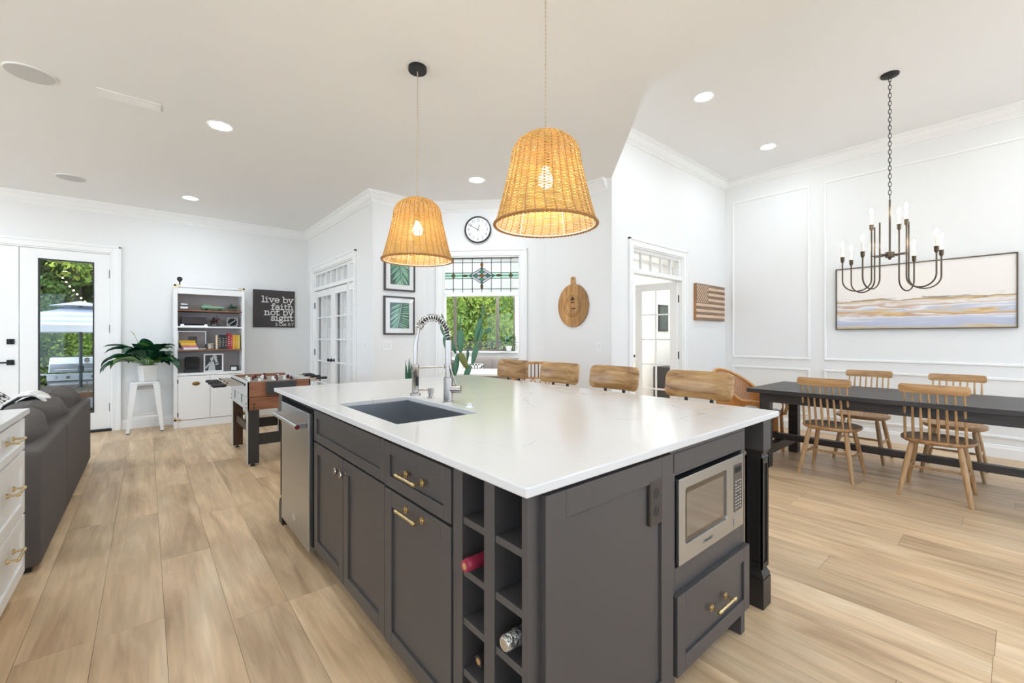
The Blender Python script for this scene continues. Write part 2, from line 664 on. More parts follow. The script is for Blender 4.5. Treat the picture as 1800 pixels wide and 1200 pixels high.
DB0, DB1, DBZ = -2.045, -0.36, 2.405           # patio doors
PD0, PD1 = 5.80, 7.655                         # pantry doors (in Y)
ND0, ND1 = 0.240, 1.271                        # nook opening (along the wall)
OD0, OD1 = 4.377, 5.547                        # office opening (in X)
TZ = 2.345
wall('wall_back', M_back, XW - 0.12, XP + 0.12, HIGH, 'white wall with the patio doors and bookcase', [(DB0, DB1, 0, DBZ)])
wall('wall_pantry', M_pan, -YB, -YG, LOW + 0.3, 'white wall holding the pantry french doors', [(-PD1, -PD0, 0, TZ)])
wall('wall_gallery', M_gal, XP + 0.12, 2.857, LOW + 0.3, 'narrow white wall carrying two leaf prints')
wall('wall_nook', M_nook, 0, NL, LOW + 0.3, 'angled white wall with the clock and nook opening', [(ND0, ND1, 0, TZ)])
wall('wall_kitchen', M_kit, -4.046, -YO, LOW + 0.3, 'white wall carrying the round wooden board')
wall('wall_office', M_off, XK + 0.12, XD, HIGH, 'tall white wall with the office doorway and wooden flag', [(OD0, OD1, 0, TZ)])
wall('wall_dining', M_din, -YO - 0.12, -YS, HIGH, 'tall white dining wall with picture-frame moulding')
# walls out of view; their large windows are added to let daylight in
SW = [(-4.1, -1.9, 0.3, 2.65), (-1.3, 2.4, 0.95, 2.65), (3.0, 6.6, 0.12, 2.85)]
wall('wall_south', T(0, YS, 0, PI), -XD - 0.12, -XW + 0.12, HIGH, 'white kitchen wall with three windows', [(-b, -a, c, d) for a, b, c, d in SW])
WW = [(-2.6, 1.2, 0.6, 2.65), (2.2, 7.0, 0.12, 2.65)]
wall('wall_west', T(XW, 0, 0, PI / 2), YS, YB, HIGH, 'white living room wall with two windows', WW)
wn = 3
def added_window(M, a, b, z0, z1, n, label):  # unseen window, added for the daylight it lets in
    global wn
    wn += 1
    f = MB(M)
    fr = 0.05
    f.box(a, b, 0.03, 0.09, z0, z0 + fr).box(a, b, 0.03, 0.09, z1 - fr, z1)
    f.box(a, a + fr, 0.03, 0.09, z0 + fr, z1 - fr).box(b - fr, b, 0.03, 0.09, z0 + fr, z1 - fr)
    for k in range(1, n):
        xx = a + (b - a) * k / n
        f.box(xx - 0.02, xx + 0.02, 0.03, 0.09, z0 + fr, z1 - fr)
    o = f.build('window_%d' % wn, trim_m)
    pd = bpy.data.lights.new('portal', 'AREA')
    pd.shape = 'RECTANGLE'
    pd.size, pd.size_y = b - a, z1 - z0
    pd.cycles.is_portal = True
    po = bpy.data.objects.new('window_portal', pd)
    po.matrix_world = M @ Matrix.Translation(((a + b) / 2, 0.13, (z0 + z1) / 2)) @ Matrix.Rotation(-PI / 2, 4, 'X')
    COL.objects.link(po)
    struct(o, label, 'window')
    for k in range(n):
        xa, xb = a + (b - a) * k / n + 0.03, a + (b - a) * (k + 1) / n - 0.03
        MB(M).box(xa, xb, 0.055, 0.06, z0 + fr - 0.01, z1 - fr + 0.01).build('pane', pane_m, o)
for k, (a, b, c, d) in enumerate(SW):
    added_window(T(0, YS, 0, PI), -b, -a, c, d, 3 if k else 2, ['two-light kitchen window nearest the living room corner', 'three-light kitchen window behind the camera', 'large three-light window behind the dining table'][k])
for k, (a, b, c, d) in enumerate(WW):
    added_window(T(XW, 0, 0, PI / 2), a, b, c, d, 3, ['three-light living room window near the kitchen', 'wide three-light living room window behind the sofa'][k])

# crown moulding, baseboards
crown = [(0, 0), (0, -0.128), (0.010, -0.128), (0.012, -0.114), (0.022, -0.110), (0.024, -0.098), (0.036, -0.090), (0.052, -0.070), (0.066, -0.046), (0.072, -0.034), (0.082, -0.030), (0.084, -0.018), (0.094, -0.014), (0.096, 0)]
struct(sweep([(XW, YB), (XP, YB), (XP, YG), (2.857, YG), (XK, 4.046), (XK, YO + 0.06), ], crown, LOW, 'trim_1', trim_m), 'white crown moulding under the lower ceiling', 'trim')
struct(sweep([(XK, YO), (XD, YO), (XD, YS)], crown, HIGH, 'trim_2', trim_m), 'white crown moulding around the dining ceiling', 'trim')
bprof = [(0, 0), (0.018, 0), (0.018, 0.098), (0.012, 0.112), (0.010, 0.128), (0, 0.134)]
CW = 0.088
for nm, pts, lb in (('baseboard_back', [(DB1 + CW, YB), (XP, YB), (XP, PD1 + CW)], 'white baseboard behind the stool and bookcase'),
                    ('baseboard_far', [(XW, YB), (DB0 - CW, YB)], 'white baseboard beyond the patio doors'),
                    ('baseboard_gallery', [(XP, PD0 - CW), (XP, YG), (2.857, YG), (2.857 + (ND0 - CW) * 0.7071, YG - (ND0 - CW) * 0.7071)], 'white baseboard under the leaf prints'),
                    ('baseboard_kitchen', [(2.857 + (ND1 + CW) * 0.7071, YG - (ND1 + CW) * 0.7071), (XK, 4.046), (XK, YO), (OD0 - CW, YO)], 'white baseboard under the round wooden board'),
                    ('baseboard_dining', [(OD1 + CW, YO), (XD, YO), (XD, YS)], 'white baseboard along the dining walls')):
    struct(sweep(pts, bprof, 0, nm, trim_m), lb, 'baseboard')

tn = 2
def casing(M, a, b, z1, label, depth=0.12):
    """door casing with back band and jamb lining"""
    global tn
    tn += 1
    c = MB(M)
    for s0, s1 in ((a - CW, a), (b, b + CW)):
        c.box(s0, s1, -0.018, 0, 0, z1 + CW)
    c.box(a, b, -0.018, 0, z1, z1 + CW)
    bb = 0.022
    c.box(a - CW - 0.004, a - CW + bb, -0.030, 0, 0, z1 + CW + 0.004)
    c.box(b + CW - bb, b + CW + 0.004, -0.030, 0, 0, z1 + CW + 0.004)
    c.box(a - CW - 0.004, b + CW + 0.004, -0.030, 0, z1 + CW - bb, z1 + CW + 0.006)
    c.box(a - 0.001, a + 0.018, -0.006, depth, 0, z1).box(b - 0.018, b + 0.001, -0.006, depth, 0, z1).box(a + 0.018, b - 0.018, -0.006, depth, z1 - 0.018, z1)
    return struct(c.build('trim_%d' % tn, trim_m, bevel=0.003), label, 'trim')
casing(M_back, DB0, DB1, DBZ, 'white casing around the patio doors')
casing(M_pan, -PD1, -PD0, TZ, 'white casing around the pantry doors')
casing(M_nook, ND0, ND1, TZ, 'white casing around the breakfast nook opening')
casing(M_off, OD0, OD1, TZ, 'white casing around the office doorway')

# dining wall picture-frame moulding
def frame_mould(y0, y1, z0, z1, label):
    global tn
    tn += 1
    m = MB(M_din)
    a, b = -y1, -y0
    wd, th = 0.030, 0.016
    m.box(a, b, -th, 0, z0, z0 + wd).box(a, b, -th, 0, z1 - wd, z1)
    m.box(a, a + wd, -th, 0, z0 + wd, z1 - wd).box(b - wd, b, -th, 0, z0 + wd, z1 - wd)
    return struct(m.build('trim_%d' % tn, trim_m, bevel=0.006), label, 'trim')
frame_mould(1.836, 2.854, 0.960, 3.325, 'tall wall moulding frame beside the corner')
frame_mould(-0.17, 1.682, 0.960, 3.325, 'wide tall wall moulding frame around the painting')
frame_mould(-2.4, -0.33, 0.960, 3.325, 'tall wall moulding frame past the painting')
frame_mould(1.836, 2.854, 0.205, 0.842, 'low wall moulding frame beside the corner')
frame_mould(-0.17, 1.682, 0.205, 0.842, 'wide low wall moulding frame behind the dining table')
frame_mould(-2.4, -0.33, 0.205, 0.842, 'low wall moulding frame past the dining table')

# ------------------------------------------------------------------ patio french doors
bead_m = mat('black_glazing_bead', rgb(34, 36, 36), 0.5)
hinge_m = mat('hinge_metal', rgb(120, 118, 114), 0.4, 0.8)
dn = 0
def patio_door(a, b, label, knob_side):
    global dn
    dn += 1
    y0, y1 = YB + 0.012, YB + 0.056
    o = thing('door_%d' % dn, label, 'door', ((a + b) / 2, YB + 0.03, 0), kind='structure')
    st = 0.155
    g = (a + st, b - st, 0.262, 2.262)
    f = MB().box(a, g[0], y0, y1, 0.035, 2.385).box(g[1], b, y0, y1, 0.035, 2.385).box(g[0], g[1], y0, y1, 0.035, g[2]).box(g[0], g[1], y0, y1, g[3], 2.385)
    f.build('door_frame', trim_m, o)
    bd = MB()
    w_ = 0.014
    bd.box(g[0], g[0] + w_, y0 - 0.004, y1 + 0.004, g[2], g[3]).box(g[1] - w_, g[1], y0 - 0.004, y1 + 0.004, g[2], g[3])
    bd.box(g[0] + w_, g[1] - w_, y0 - 0.004, y1 + 0.004, g[2], g[2] + w_).box(g[0] + w_, g[1] - w_, y0 - 0.004, y1 + 0.004, g[3] - w_, g[3])
    bd.build('glazing_bead', bead_m, o)
    MB().box(g[0] + 0.005, g[1] - 0.005, y0 + 0.018, y0 + 0.024, g[2] + 0.005, g[3] - 0.005).build('pane', pane_m, o)
    hx = a if knob_side == 'right' else b
    for hz in (0.32, 1.38, 2.12):
        MB().cyl((hx, y0 - 0.006, hz - 0.055), (hx, y0 - 0.006, hz + 0.055), 0.009, seg=8).build('hinge', hinge_m, o)
    if knob_side == 'right':
        kx = b - 0.065
        p = MB().box(kx - 0.032, kx + 0.032, y0 - 0.012, y0, 0.925, 0.989).build('escutcheon', black_m, o, bevel=0.003)
        MB().cyl((kx, y0 - 0.03, 0.957), (kx, y0 - 0.012, 0.957), 0.010, seg=10).box(kx - 0.135, kx + 0.012, y0 - 0.042, y0 - 0.030, 0.948, 0.966).build('lever', black_m, p, bevel=0.002)
        q = MB().box(kx - 0.032, kx + 0.032, y0 - 0.014, y0, 1.180, 1.244).build('deadbolt', black_m, o, bevel=0.003)
        MB().box(kx - 0.008, kx + 0.008, y0 - 0.032, y0 - 0.014, 1.192, 1.232).build('thumb_turn', black_m, q, bevel=0.003)
    return o
patio_door(-2.02, -1.205, 'white patio door leaf with black lever at the frame edge', 'right')
patio_door(-1.198, -0.38, 'white patio door leaf with full glass pane showing the garden', 'left')
th = MB().box(DB0, DB1, YB - 0.01, YB + 0.12, 0, 0.034).build('trim_30', bead_m)
struct(th, 'dark threshold strip under the patio doors', 'threshold')

# ------------------------------------------------------------------ glazed interior doors
def lite_door(name, label, M, wdt, hgt, cols, rows, root_loc, panemat, parent_rot=0.0, knobs=None, hinges=None, th=0.036, stile=0.10, bot=0.20, top=0.10):
    """divided-light door leaf in local frame: x 0..wdt, y 0..th"""
    o = thing(name, label, 'door', root_loc, parent_rot, kind='structure')
    f = MB()
    f.box(0, stile, 0, th, 0.008, hgt).box(wdt - stile, wdt, 0, th, 0.008, hgt)
    f.box(stile, wdt - stile, 0, th, 0.008, bot).box(stile, wdt - stile, 0, th, hgt - top, hgt)
    f.build('door_frame', trim_m, o, local=True, bevel=0.002)
    mu = 0.020
    cw = (wdt - 2 * stile - (cols - 1) * mu) / cols
    rh = (hgt - bot - top - (rows - 1) * mu) / rows
    g = MB()
    for c in range(1, cols):
        xx = stile + c * cw + (c - 1) * mu
        g.box(xx, xx + mu, 0.004, th - 0.004, bot, hgt - top)
    for r in range(1, rows):
        zz = bot + r * rh + (r - 1) * mu
        g.box(stile, wdt - stile, 0.005, th - 0.005, zz, zz + mu)
    g.build('muntin', trim_m, o, local=True)
    pm = MB().box(0, cw + 0.006, -0.002, 0.002, 0, rh + 0.006).mesh('pane', panemat)
    for c in range(cols):
        for r in range(rows):
            put('pane', pm, o, (stile + c * (cw + mu) - 0.003, th / 2, bot + r * (rh + mu) - 0.003))
    for kx in (knobs or []):
        k = MB().cyl((kx, 0.001, 0.92), (kx, -0.008, 0.92), 0.026, seg=16)
        k.cyl((kx, -0.008, 0.92), (kx, -0.035, 0.92), 0.009, seg=10)
        k.ball((kx, -0.05, 0.92), 0.026, 12, 8, (1, 0.75, 1))
        k.build('knob', black_m, o, smooth=True, local=True)
    for hx in (hinges or []):
        for hz in (0.25, 1.02, 1.79):
            MB().box(hx - 0.016, hx + 0.016, -0.010, 0.002, hz - 0.05, hz + 0.05).build('hinge', black_m, o, local=True, bevel=0.002)
    return o
PH = 2.02
pw = (PD1 - PD0) / 2 - 0.02
# pantry: local x runs along -Y; leaves sit just inside the wall face
lite_door('door_3', 'closed white pantry door leaf beside the room corner', None, pw, PH, 3, 5, (XP + 0.02, PD1 - 0.018, 0), pane_m, -PI / 2, knobs=[pw - 0.055], hinges=[-0.004])
lite_door('door_4', 'closed white pantry door leaf nearer the light switch', None, pw, PH, 3, 5, (XP + 0.02, PD1 - 0.018 - pw - 0.004, 0), pane_m, -PI / 2, knobs=[0.055], hinges=[pw + 0.004])
def transom(name, label, M, a, b, n):
    o = thing(name, label, 'window', M @ Vector(((a + b) / 2, 0.03, 2.03)), kind='structure')
    f = MB(M)
    z0, z1 = 2.03, TZ - 0.018
    f.box(a, b, 0.0, 0.10, z0, z0 + 0.055).box(a, b, 0.02, 0.10, z1 - 0.035, z1)
    f.box(a, a + 0.035, 0.02, 0.10, z0 + 0.055, z1 - 0.035).box(b - 0.035, b, 0.02, 0.10, z0 + 0.055, z1 - 0.035)
    for k in range(1, n):
        xx = a + (b - a) * k / n
        f.box(xx - 0.011, xx + 0.011, 0.03, 0.07, z0 + 0.055, z1 - 0.035)
    f.build('window_frame', trim_m, o, bevel=0.003)
    for k in range(n):
        xa, xb = a + (b - a) * k / n, a + (b - a) * (k + 1) / n
        MB(M).box(max(xa, a + 0.03), min(xb, b - 0.03), 0.048, 0.052, z0 + 0.05, z1 - 0.03).build('pane', pane_m, o)
    return o
transom('window_1', 'transom of small panes above the pantry doors', M_pan, -PD1 + 0.018, -PD0 - 0.018, 7)
transom('window_2', 'transom of small panes above the office doorway', M_off, OD0 + 0.018, OD1 - 0.018, 5)
# pantry interior: white pleated curtain right behind the glass and a closed back
cur_m = mat('white_sheer_curtain', rgb(240, 240, 238), 0.9)
def pleat(u, v):
    yy = PD0 + 0.03 + (PD1 - PD0 - 0.06) * u
    return (XP + 0.105 + 0.012 * math.sin(u * 160) + 0.004 * math.sin(u * 411), yy, 0.03 + 2.27 * v)
tag(MB().grid(pleat, 300, 2).build('curtain', cur_m, smooth=True, fix=False), 'white pleated curtain behind the pantry door glass', 'curtain')
struct(MB().box(XP + 0.16, XP + 0.2, PD0 - 0.1, PD1 + 0.1, 0, 2.6).build('wall_pantry_inside', wall_m), 'white inner wall of the pantry', 'wall')

# office beyond the doorway
OY = 4.60
odw = (6.42, 6.98)
ob = MB()
ob.box(4.75, odw[0], OY, OY + 0.1, 0, 2.7).box(odw[1], 8.3, OY, OY + 0.1, 0, 2.7).box(odw[0], odw[1], OY, OY + 0.1, 2.1, 2.7)
struct(ob.build('wall_office_back', wall_m), 'white office wall seen through the open doorway', 'wall')
struct(MB().box(8.2, 8.3, YO, OY, 0, 2.7).box(XD, 8.3, YO, YO + 0.12, 0, 2.7).build('wall_office_side', wall_m), 'white side wall of the office', 'wall')
struct(MB(T(4.10, 3.08 + 0.86, 0, PI / 4)).box(0, 0.95, 0.0, 0.08, 0, 2.7).build('wall_office_angle', wall_m), 'angled white office wall next to the nook', 'wall')
struct(MB().prism([(XK + 0.12, YO + 0.12), (8.3, YO + 0.12), (8.3, OY), (4.7, OY), (XK + 0.12, 4.0)], 2.7, 2.76).build('ceiling', ceil_m), 'white office ceiling', 'ceiling')
lite_door('door_5', 'open white office door leaf with ten panes and black knob', None, 0.60, PH, 2, 5, (OD1 - 0.02, YO + 0.055, 0), pane_m, PI - math.radians(80), knobs=[0.545], hinges=[0.0], th=0.036)
lite_door('door_6', 'open white office door leaf folded behind the wall', None, 0.575, PH, 2, 5, (OD0 + 0.02, YO + 0.13, 0), pane_m, math.radians(86), knobs=[0.52])
lite_door('door_7', 'white glazed outside door at the back of the office', None, odw[1] - odw[0] - 0.02, 2.08, 2, 4, (odw[0] + 0.01, OY + 0.02, 0), pane_m, 0, knobs=[0.44])

# breakfast nook behind the angled opening
NV = 2.0
nb = MB(M_nook)
w0, w1, wz0, wz1 = -0.85, 1.055, 1.017, 2.30
nb.box(-1.05, w0, NV, NV + 0.12, 0, 2.75).box(w1, 1.72, NV, NV + 0.12, 0, 2.75).box(w0, w1, NV, NV + 0.12, 0, wz0).box(w0, w1, NV, NV + 0.12, wz1, 2.75)
struct(nb.build('wall_nook_back', wall_m), 'white nook wall around the sliding window', 'wall')
struct(MB(M_nook).box(-1.15, -1.05, 0.12, NV + 0.12, 0, 2.75).build('wall_nook_west', wall_m), 'white side wall of the nook near the gallery', 'wall')
struct(MB(M_nook).box(1.62, 1.72, 0.12, NV, 0, 2.75).build('wall_nook_east', wall_m), 'white side wall of the nook near the office', 'wall')
struct(MB(M_nook).box(-1.05, 1.62, 0.12, NV, 2.70, 2.75).build('ceiling', ceil_m), 'white nook ceiling', 'ceiling')
alu_m = mat('grey_aluminium_frame', rgb(112, 104, 98), 0.4, 0.5)
wo3 = thing('window_3', 'sliding garden window in the breakfast nook', 'window', M_nook @ Vector((0.1, NV, wz0)), kind='structure')
f = MB(M_nook)
fr = 0.028
f.box(w0, w1, NV + 0.03, NV + 0.08, wz0, wz0 + fr).box(w0, w1, NV + 0.03, NV + 0.08, wz1 - fr, wz1)
for xx, hw in ((w0 + 0.014, 0.014), (-0.042, 0.024), (0.735, 0.024), (w1 - 0.014, 0.014)):
    f.box(xx - hw, xx + hw, NV + 0.03, NV + 0.08, wz0 + fr, wz1 - fr)
f.build('window_frame', alu_m, wo3)
for xa, xb in ((w0 + 0.02, -0.06), (-0.02, 0.715), (0.755, w1 - 0.02)):
    MB(M_nook).box(xa, xb, NV + 0.052, NV + 0.058, wz0 + fr - 0.004, wz1 - fr + 0.004).build('pane', pane_m, wo3)
MB(M_nook).box(w0 - 0.05, w1 + 0.05, NV - 0.035, NV + 0.03, wz0 - 0.03, wz0).build('window_sill', trim_m, wo3, bevel=0.004)

# ================================================================== ISLAND
def quartz():
    m = bpy.data.materials.new('white_quartz')
    m.use_nodes = True
    n = m.node_tree.nodes
    l = m.node_tree.links
    b = n['Principled BSDF']
    b.inputs['Roughness'].default_value = 0.16
    tc = n.new('ShaderNodeTexCoord')
    n0 = n.new('ShaderNodeTexNoise')
    n0.inputs['Scale'].default_value = 1.3
    n0.inputs['Detail'].default_value = 5
    mixv = n.new('ShaderNodeVectorMath')
    mixv.operation = 'MULTIPLY_ADD'
    mixv.inputs[1].default_value = (0.9, 0.9, 0.9)
    l.new(tc.outputs['Object'], n0.inputs['Vector'])
    l.new(n0.outputs['Color'], mixv.inputs[0])
    l.new(tc.outputs['Object'], mixv.inputs[2])
    wv = n.new('ShaderNodeTexVoronoi')
    wv.feature = 'DISTANCE_TO_EDGE'
    wv.inputs['Scale'].default_value = 1.5
    l.new(mixv.outputs[0], wv.inputs['Vector'])
    cr = n.new('ShaderNodeValToRGB')
    cr.color_ramp.elements[0].position = 0.0
    cr.color_ramp.elements[0].color = (*rgb(184, 183, 182), 1)
    cr.color_ramp.elements[1].position = 0.012
    cr.color_ramp.elements[1].color = (*rgb(207, 206, 204), 1)
    l.new(wv.outputs['Distance'], cr.inputs[0])
    n2 = n.new('ShaderNodeTexNoise')
    n2.inputs['Scale'].default_value = 2.2
    l.new(tc.outputs['Object'], n2.inputs['Vector'])
    gate = n.new('ShaderNodeValToRGB')
    gate.color_ramp.elements[0].position = 0.5
    gate.color_ramp.elements[1].position = 0.62
    l.new(n2.outputs['Fac'], gate.inputs[0])
    mx = n.new('ShaderNodeMixRGB')
    mx.inputs[1].default_value = (*rgb(207, 206, 204), 1)
    l.new(gate.outputs[0], mx.inputs[0])
    l.new(cr.outputs[0], mx.inputs[2])
    l.new(mx.outputs[0], b.inputs['Base Color'])
    return m
quartz_m = quartz()
CT, CB = 0.915, 0.889
IX0, IX1, IY0, IY1 = 0.672, 2.294, 0.740, 3.345
SX0, SX1, SY0, SY1 = 0.772, 1.182, 1.625, 2.350
def ring_slab(mb, x0, x1, y0, y1, hx0, hx1, hy0, hy1, z0, z1):
    o = [(x0, y0), (x1, y0), (x1, y1), (x0, y1)]
    h = [(hx0, hy0), (hx1, hy0), (hx1, hy1), (hx0, hy1)]
    vs = [(*p, z1) for p in o] + [(*p, z1) for p in h] + [(*p, z0) for p in o] + [(*p, z0) for p in h]
    fs = []
    for k in range(4):
        j = (k + 1) % 4
        fs += [(k, j, 4 + j, 4 + k), (8 + j, 8 + k, 12 + k, 12 + j), (k, 8 + k, 8 + j, j), (4 + j, 12 + j, 12 + k, 4 + k)]
    return mb.add(vs, fs)
ctop = ring_slab(MB(), IX0, IX1, IY0, IY1, SX0, SX1, SY0, SY1, CB, CT).build('countertop', quartz_m, bevel=0.004, bseg=2)
tag(ctop, 'white veined quartz worktop of the kitchen island', 'countertop')

# sink
sk = thing('kitchen_sink', 'stainless steel undermount sink set into the island worktop', 'sink', ((SX0 + SX1) / 2, (SY0 + SY1) / 2, 0.68))
t_ = 0.004
bw = MB()
ins = 0.012
a0, a1, b0, b1 = SX0 - 0.004, SX1 + 0.004, SY0 - 0.004, SY1 + 0.004
bw.box(a0, a1, b0, b1, 0.685, 0.69)
bw.box(a0 - t_, a0, b0, b1, 0.69, CB).box(a1, a1 + t_, b0, b1, 0.69, CB).box(a0, a1, b0 - t_, b0, 0.69, CB).box(a0, a1, b1, b1 + t_, 0.69, CB)
bw.build('basin', steel_m, sk)
dr = MB().lathe([(0.055, 0.0), (0.055, 0.004), (0.04, 0.005), (0.036, 0.001)], ((SX0 + SX1) / 2 + 0.08, (SY0 + SY1) / 2, 0.69), 24).build('drain', chrome_m, sk, smooth=True)

# faucet with spring neck
FX, FY = 1.237, 1.989
fa = thing('spring_faucet', 'brushed nickel spring-neck kitchen faucet behind the island sink', 'faucet', (FX, FY, CT))
MB().lathe([(0.029, 0), (0.029, 0.008), (0.025, 0.010), (0.025, 0.135), (0.018, 0.137), (0.018, 0.335), (0.0, 0.335)], (FX, FY, CT), 24).build('body', nickel_m, fa, smooth=True)
hd = MB().cyl((FX, FY, CT + 0.072), (FX + 0.045, FY - 0.052, CT + 0.072), 0.021, seg=20).build('valve', nickel_m, fa, smooth=True)
MB().cyl((FX + 0.03, FY - 0.036, CT + 0.085), (FX - 0.005, FY - 0.02, CT + 0.20), 0.0045, seg=8).build('lever', nickel_m, hd, smooth=True)
arc = []
ax = FX - 0.095
for k in range(41):
    t = PI * k / 40
    arc.append((ax + 0.095 * math.cos(t), FY, CT + 0.335 + 0.118 * math.sin(t)))
MB().tube(arc[:36], 0.0085, 10).build('inner_hose', mat('dark_hose', rgb(70, 68, 66), 0.5, 0.4), fa, smooth=True)
sp = []
turns = 17
for k in range(turns * 14 + 1):
    u = k / (turns * 14)
    t = PI * (0.02 + 0.80 * u)
    c = Vector((ax + 0.095 * math.cos(t), FY, CT + 0.335 + 0.118 * math.sin(t)))
    nrm = Vector((math.cos(t), 0, 1.24 * math.sin(t))).normalized()
    ph = 2 * PI * turns * u
    sp.append(c + (nrm * math.cos(ph) + Vector((0, 1, 0)) * math.sin(ph)) * 0.0185)
MB().tube(sp, 0.0026, 6).build('spring', chrome_m, fa, smooth=True)
e_ = Vector(arc[33])
hx = FX - 0.195
MB().tube([arc[32], arc[34], (hx + 0.003, FY, CT + 0.33), (hx, FY, CT + 0.25), (hx, FY, CT + 0.20)], 0.010, 10).cyl(arc[31], arc[33], 0.019, seg=14).build('hose_end', nickel_m, fa, smooth=True)
spr = MB().lathe([(0.013, 0), (0.027, 0.0), (0.027, 0.012), (0.0175, 0.016), (0.0175, 0.115), (0.020, 0.118), (0.020, 0.155), (0.012, 0.157)], (hx, FY, CT + 0.055), 20).build('spray_head', nickel_m, fa, smooth=True)
MB().box(hx - 0.006, hx + 0.006, FY - 0.026, FY - 0.017, CT + 0.105, CT + 0.15).build('spray_button', black_m, spr, bevel=0.002)
MB().cyl((hx + 0.015, FY, CT + 0.195), (FX - 0.015, FY, CT + 0.118 + 0.075), 0.0042, seg=8).lathe([(0.022, -0.012), (0.022, 0.012)], (FX, FY, CT + 0.193), 20).build('support_arm', nickel_m, fa, smooth=True)

sd_ = thing('soap_dispenser', 'short nickel soap dispenser pump beside the faucet', 'dispenser', (1.245, 2.192, CT))
MB().lathe([(0.022, 0), (0.022, 0.004), (0.013, 0.007), (0.013, 0.028), (0.017, 0.03), (0.017, 0.058), (0.0, 0.06)], (1.245, 2.192, CT), 20).build('body', nickel_m, sd_, smooth=True)
MB().tube([(1.24, 2.192, CT + 0.05), (1.17, 2.192, CT + 0.053), (1.135, 2.192, CT + 0.044)], [0.006, 0.0045, 0.004], 8).build('spout', nickel_m, sd_, smooth=True)
asw = MB().lathe([(0.021, 0), (0.021, 0.006), (0.016, 0.008), (0.0155, 0.005), (0, 0.005)], (1.257, 1.819, CT), 24).build('air_switch', chrome_m, smooth=True)
tag(asw, 'round chrome air switch button set in the island worktop', 'switch')

# ---- cabinet helpers
def shaker_x(name, X, y0, y1, z0, z1, m, parent, rail=0.058, th=0.020, s=1):
    """shaker front in a plane X, seen from -X (s=1) or +X (s=-1)"""
    a, b, c = X, X + s * th, X + s * 0.009
    mb = MB()
    def bx(p, q, y_0, y_1, z_0, z_1):
        mb.box(min(p, q), max(p, q), y_0, y_1, z_0, z_1)
    bx(a, b, y0, y0 + rail, z0, z1)
    bx(a, b, y1 - rail, y1, z0, z1)
    bx(a, b, y0 + rail, y1 - rail, z0, z0 + rail)
    bx(a, b, y0 + rail, y1 - rail, z1 - rail, z1)
    bx(c, b, y0 + rail, y1 - rail, z0 + rail, z1 - rail)
    return mb.build(name, m, parent, bevel=0.0012)
def shaker_y(name, Y, x0, x1, z0, z1, m, parent, rail=0.058, th=0.020):
    mb = MB()
    a, b, c = Y, Y + th, Y + 0.009
    mb.box(x0, x0 + rail, a, b, z0, z1).box(x1 - rail, x1, a, b, z0, z1)
    mb.box(x0 + rail, x1 - rail, a, b, z0, z0 + rail).box(x0 + rail, x1 - rail, a, b, z1 - rail, z1)
    mb.box(x0 + rail, x1 - rail, c, b, z0 + rail, z1 - rail)
    return mb.build(name, m, parent, bevel=0.0012)
pm_ = MB()
for sx in (-1, 1):
    x_ = sx * 0.058
    pm_.cyl((x_, 0, 0), (x_, -0.005, 0), 0.0125, seg=14).cyl((x_, -0.005, 0), (x_, -0.009, 0), 0.0085, seg=12).cyl((x_, -0.005, 0), (x_, -0.036, 0), 0.0048, seg=10)
    pm_.cyl((x_ - 0.008, -0.036, 0), (x_ + 0.008, -0.036, 0), 0.0072, seg=12)
pm_.cyl((-0.074, -0.036, 0), (0.074, -0.036, 0), 0.0055, seg=12)
pull_me = pm_.mesh('handle', brass_m, smooth=True)
def pull(parent, loc, rz):
    o = put('handle', pull_me, parent, Vector(loc) - ORG[parent.name], (0, 0, rz))
    return o
kn = MB().cyl((0, 0, 0), (0, -0.004, 0), 0.010, seg=12).cyl((0, -0.004, 0), (0, -0.018, 0), 0.005, seg=10)
kn.tube([(0, -0.014, 0), (0, -0.018, 0), (0, -0.026, 0), (0, -0.031, 0), (0, -0.033, 0)], [0.006, 0.014, 0.0165, 0.014, 0.006], 16)
knob_me = kn.mesh('knob', nickel_m, smooth=True)
FXc = 0.700      # plane of the fronts on the sink side
BX1 = 1.96       # back of the cabinets
def carcass(name, label, y0, y1, x0=FXc + 0.021, x1=BX1):
    o = thing(name, label, 'cabinet', ((x0 + x1) / 2, (y0 + y1) / 2, 0))
    MB().box(x0, x1, y0, y1, 0.10, CB - 0.002).box(x0 + 0.065, x1, y0, y1, 0.0, 0.10).build('body', dark_m, o)
    return o
sb = carcass('sink_cabinet', 'charcoal sink cabinet with two shaker doors and nickel knobs', 1.583, 2.508, x1=1.30)
# the sink hangs inside: leave the top open by building the body low
bpy.data.objects.remove([o for o in COL.objects if o.parent == sb][0])
MB().box(FXc + 0.021, 1.30, 1.583, 2.508, 0.10, 0.66).box(FXc + 0.086, 1.30, 1.583, 2.508, 0, 0.10).box(FXc + 0.021, FXc + 0.04, 1.583, 2.508, 0.66, CB - 0.002).build('body', gap_m2, sb)
shaker_x('drawer_front', FXc, 1.588, 2.503, 0.702, 0.868, dark_m, sb, rail=0.042)
d1 = shaker_x('door', FXc, 2.050, 2.503, 0.107, 0.692, dark_m, sb)
d2 = shaker_x('door', FXc, 1.588, 2.044, 0.107, 0.692, dark_m, sb)
put('knob', knob_me, d1, Vector((FXc, 2.085, 0.635)) - ORG[sb.name], (0, 0, -PI / 2))
put('knob', knob_me, d2, Vector((FXc, 2.010, 0.635)) - ORG[sb.name], (0, 0, -PI / 2))
dc = carcass('drawer_cabinet', 'charcoal cabinet with brass pulls between sink cabinet and wine rack', 1.100, 1.580, x1=1.30)
g_ = shaker_x('drawer', FXc - 0.004, 1.106, 1.576, 0.702, 0.868, dark_m, dc, rail=0.042)
pull(g_, (FXc - 0.004, 1.335, 0.785), -PI / 2)
g_ = shaker_x('door', FXc - 0.004, 1.106, 1.576, 0.107, 0.692, dark_m, dc)
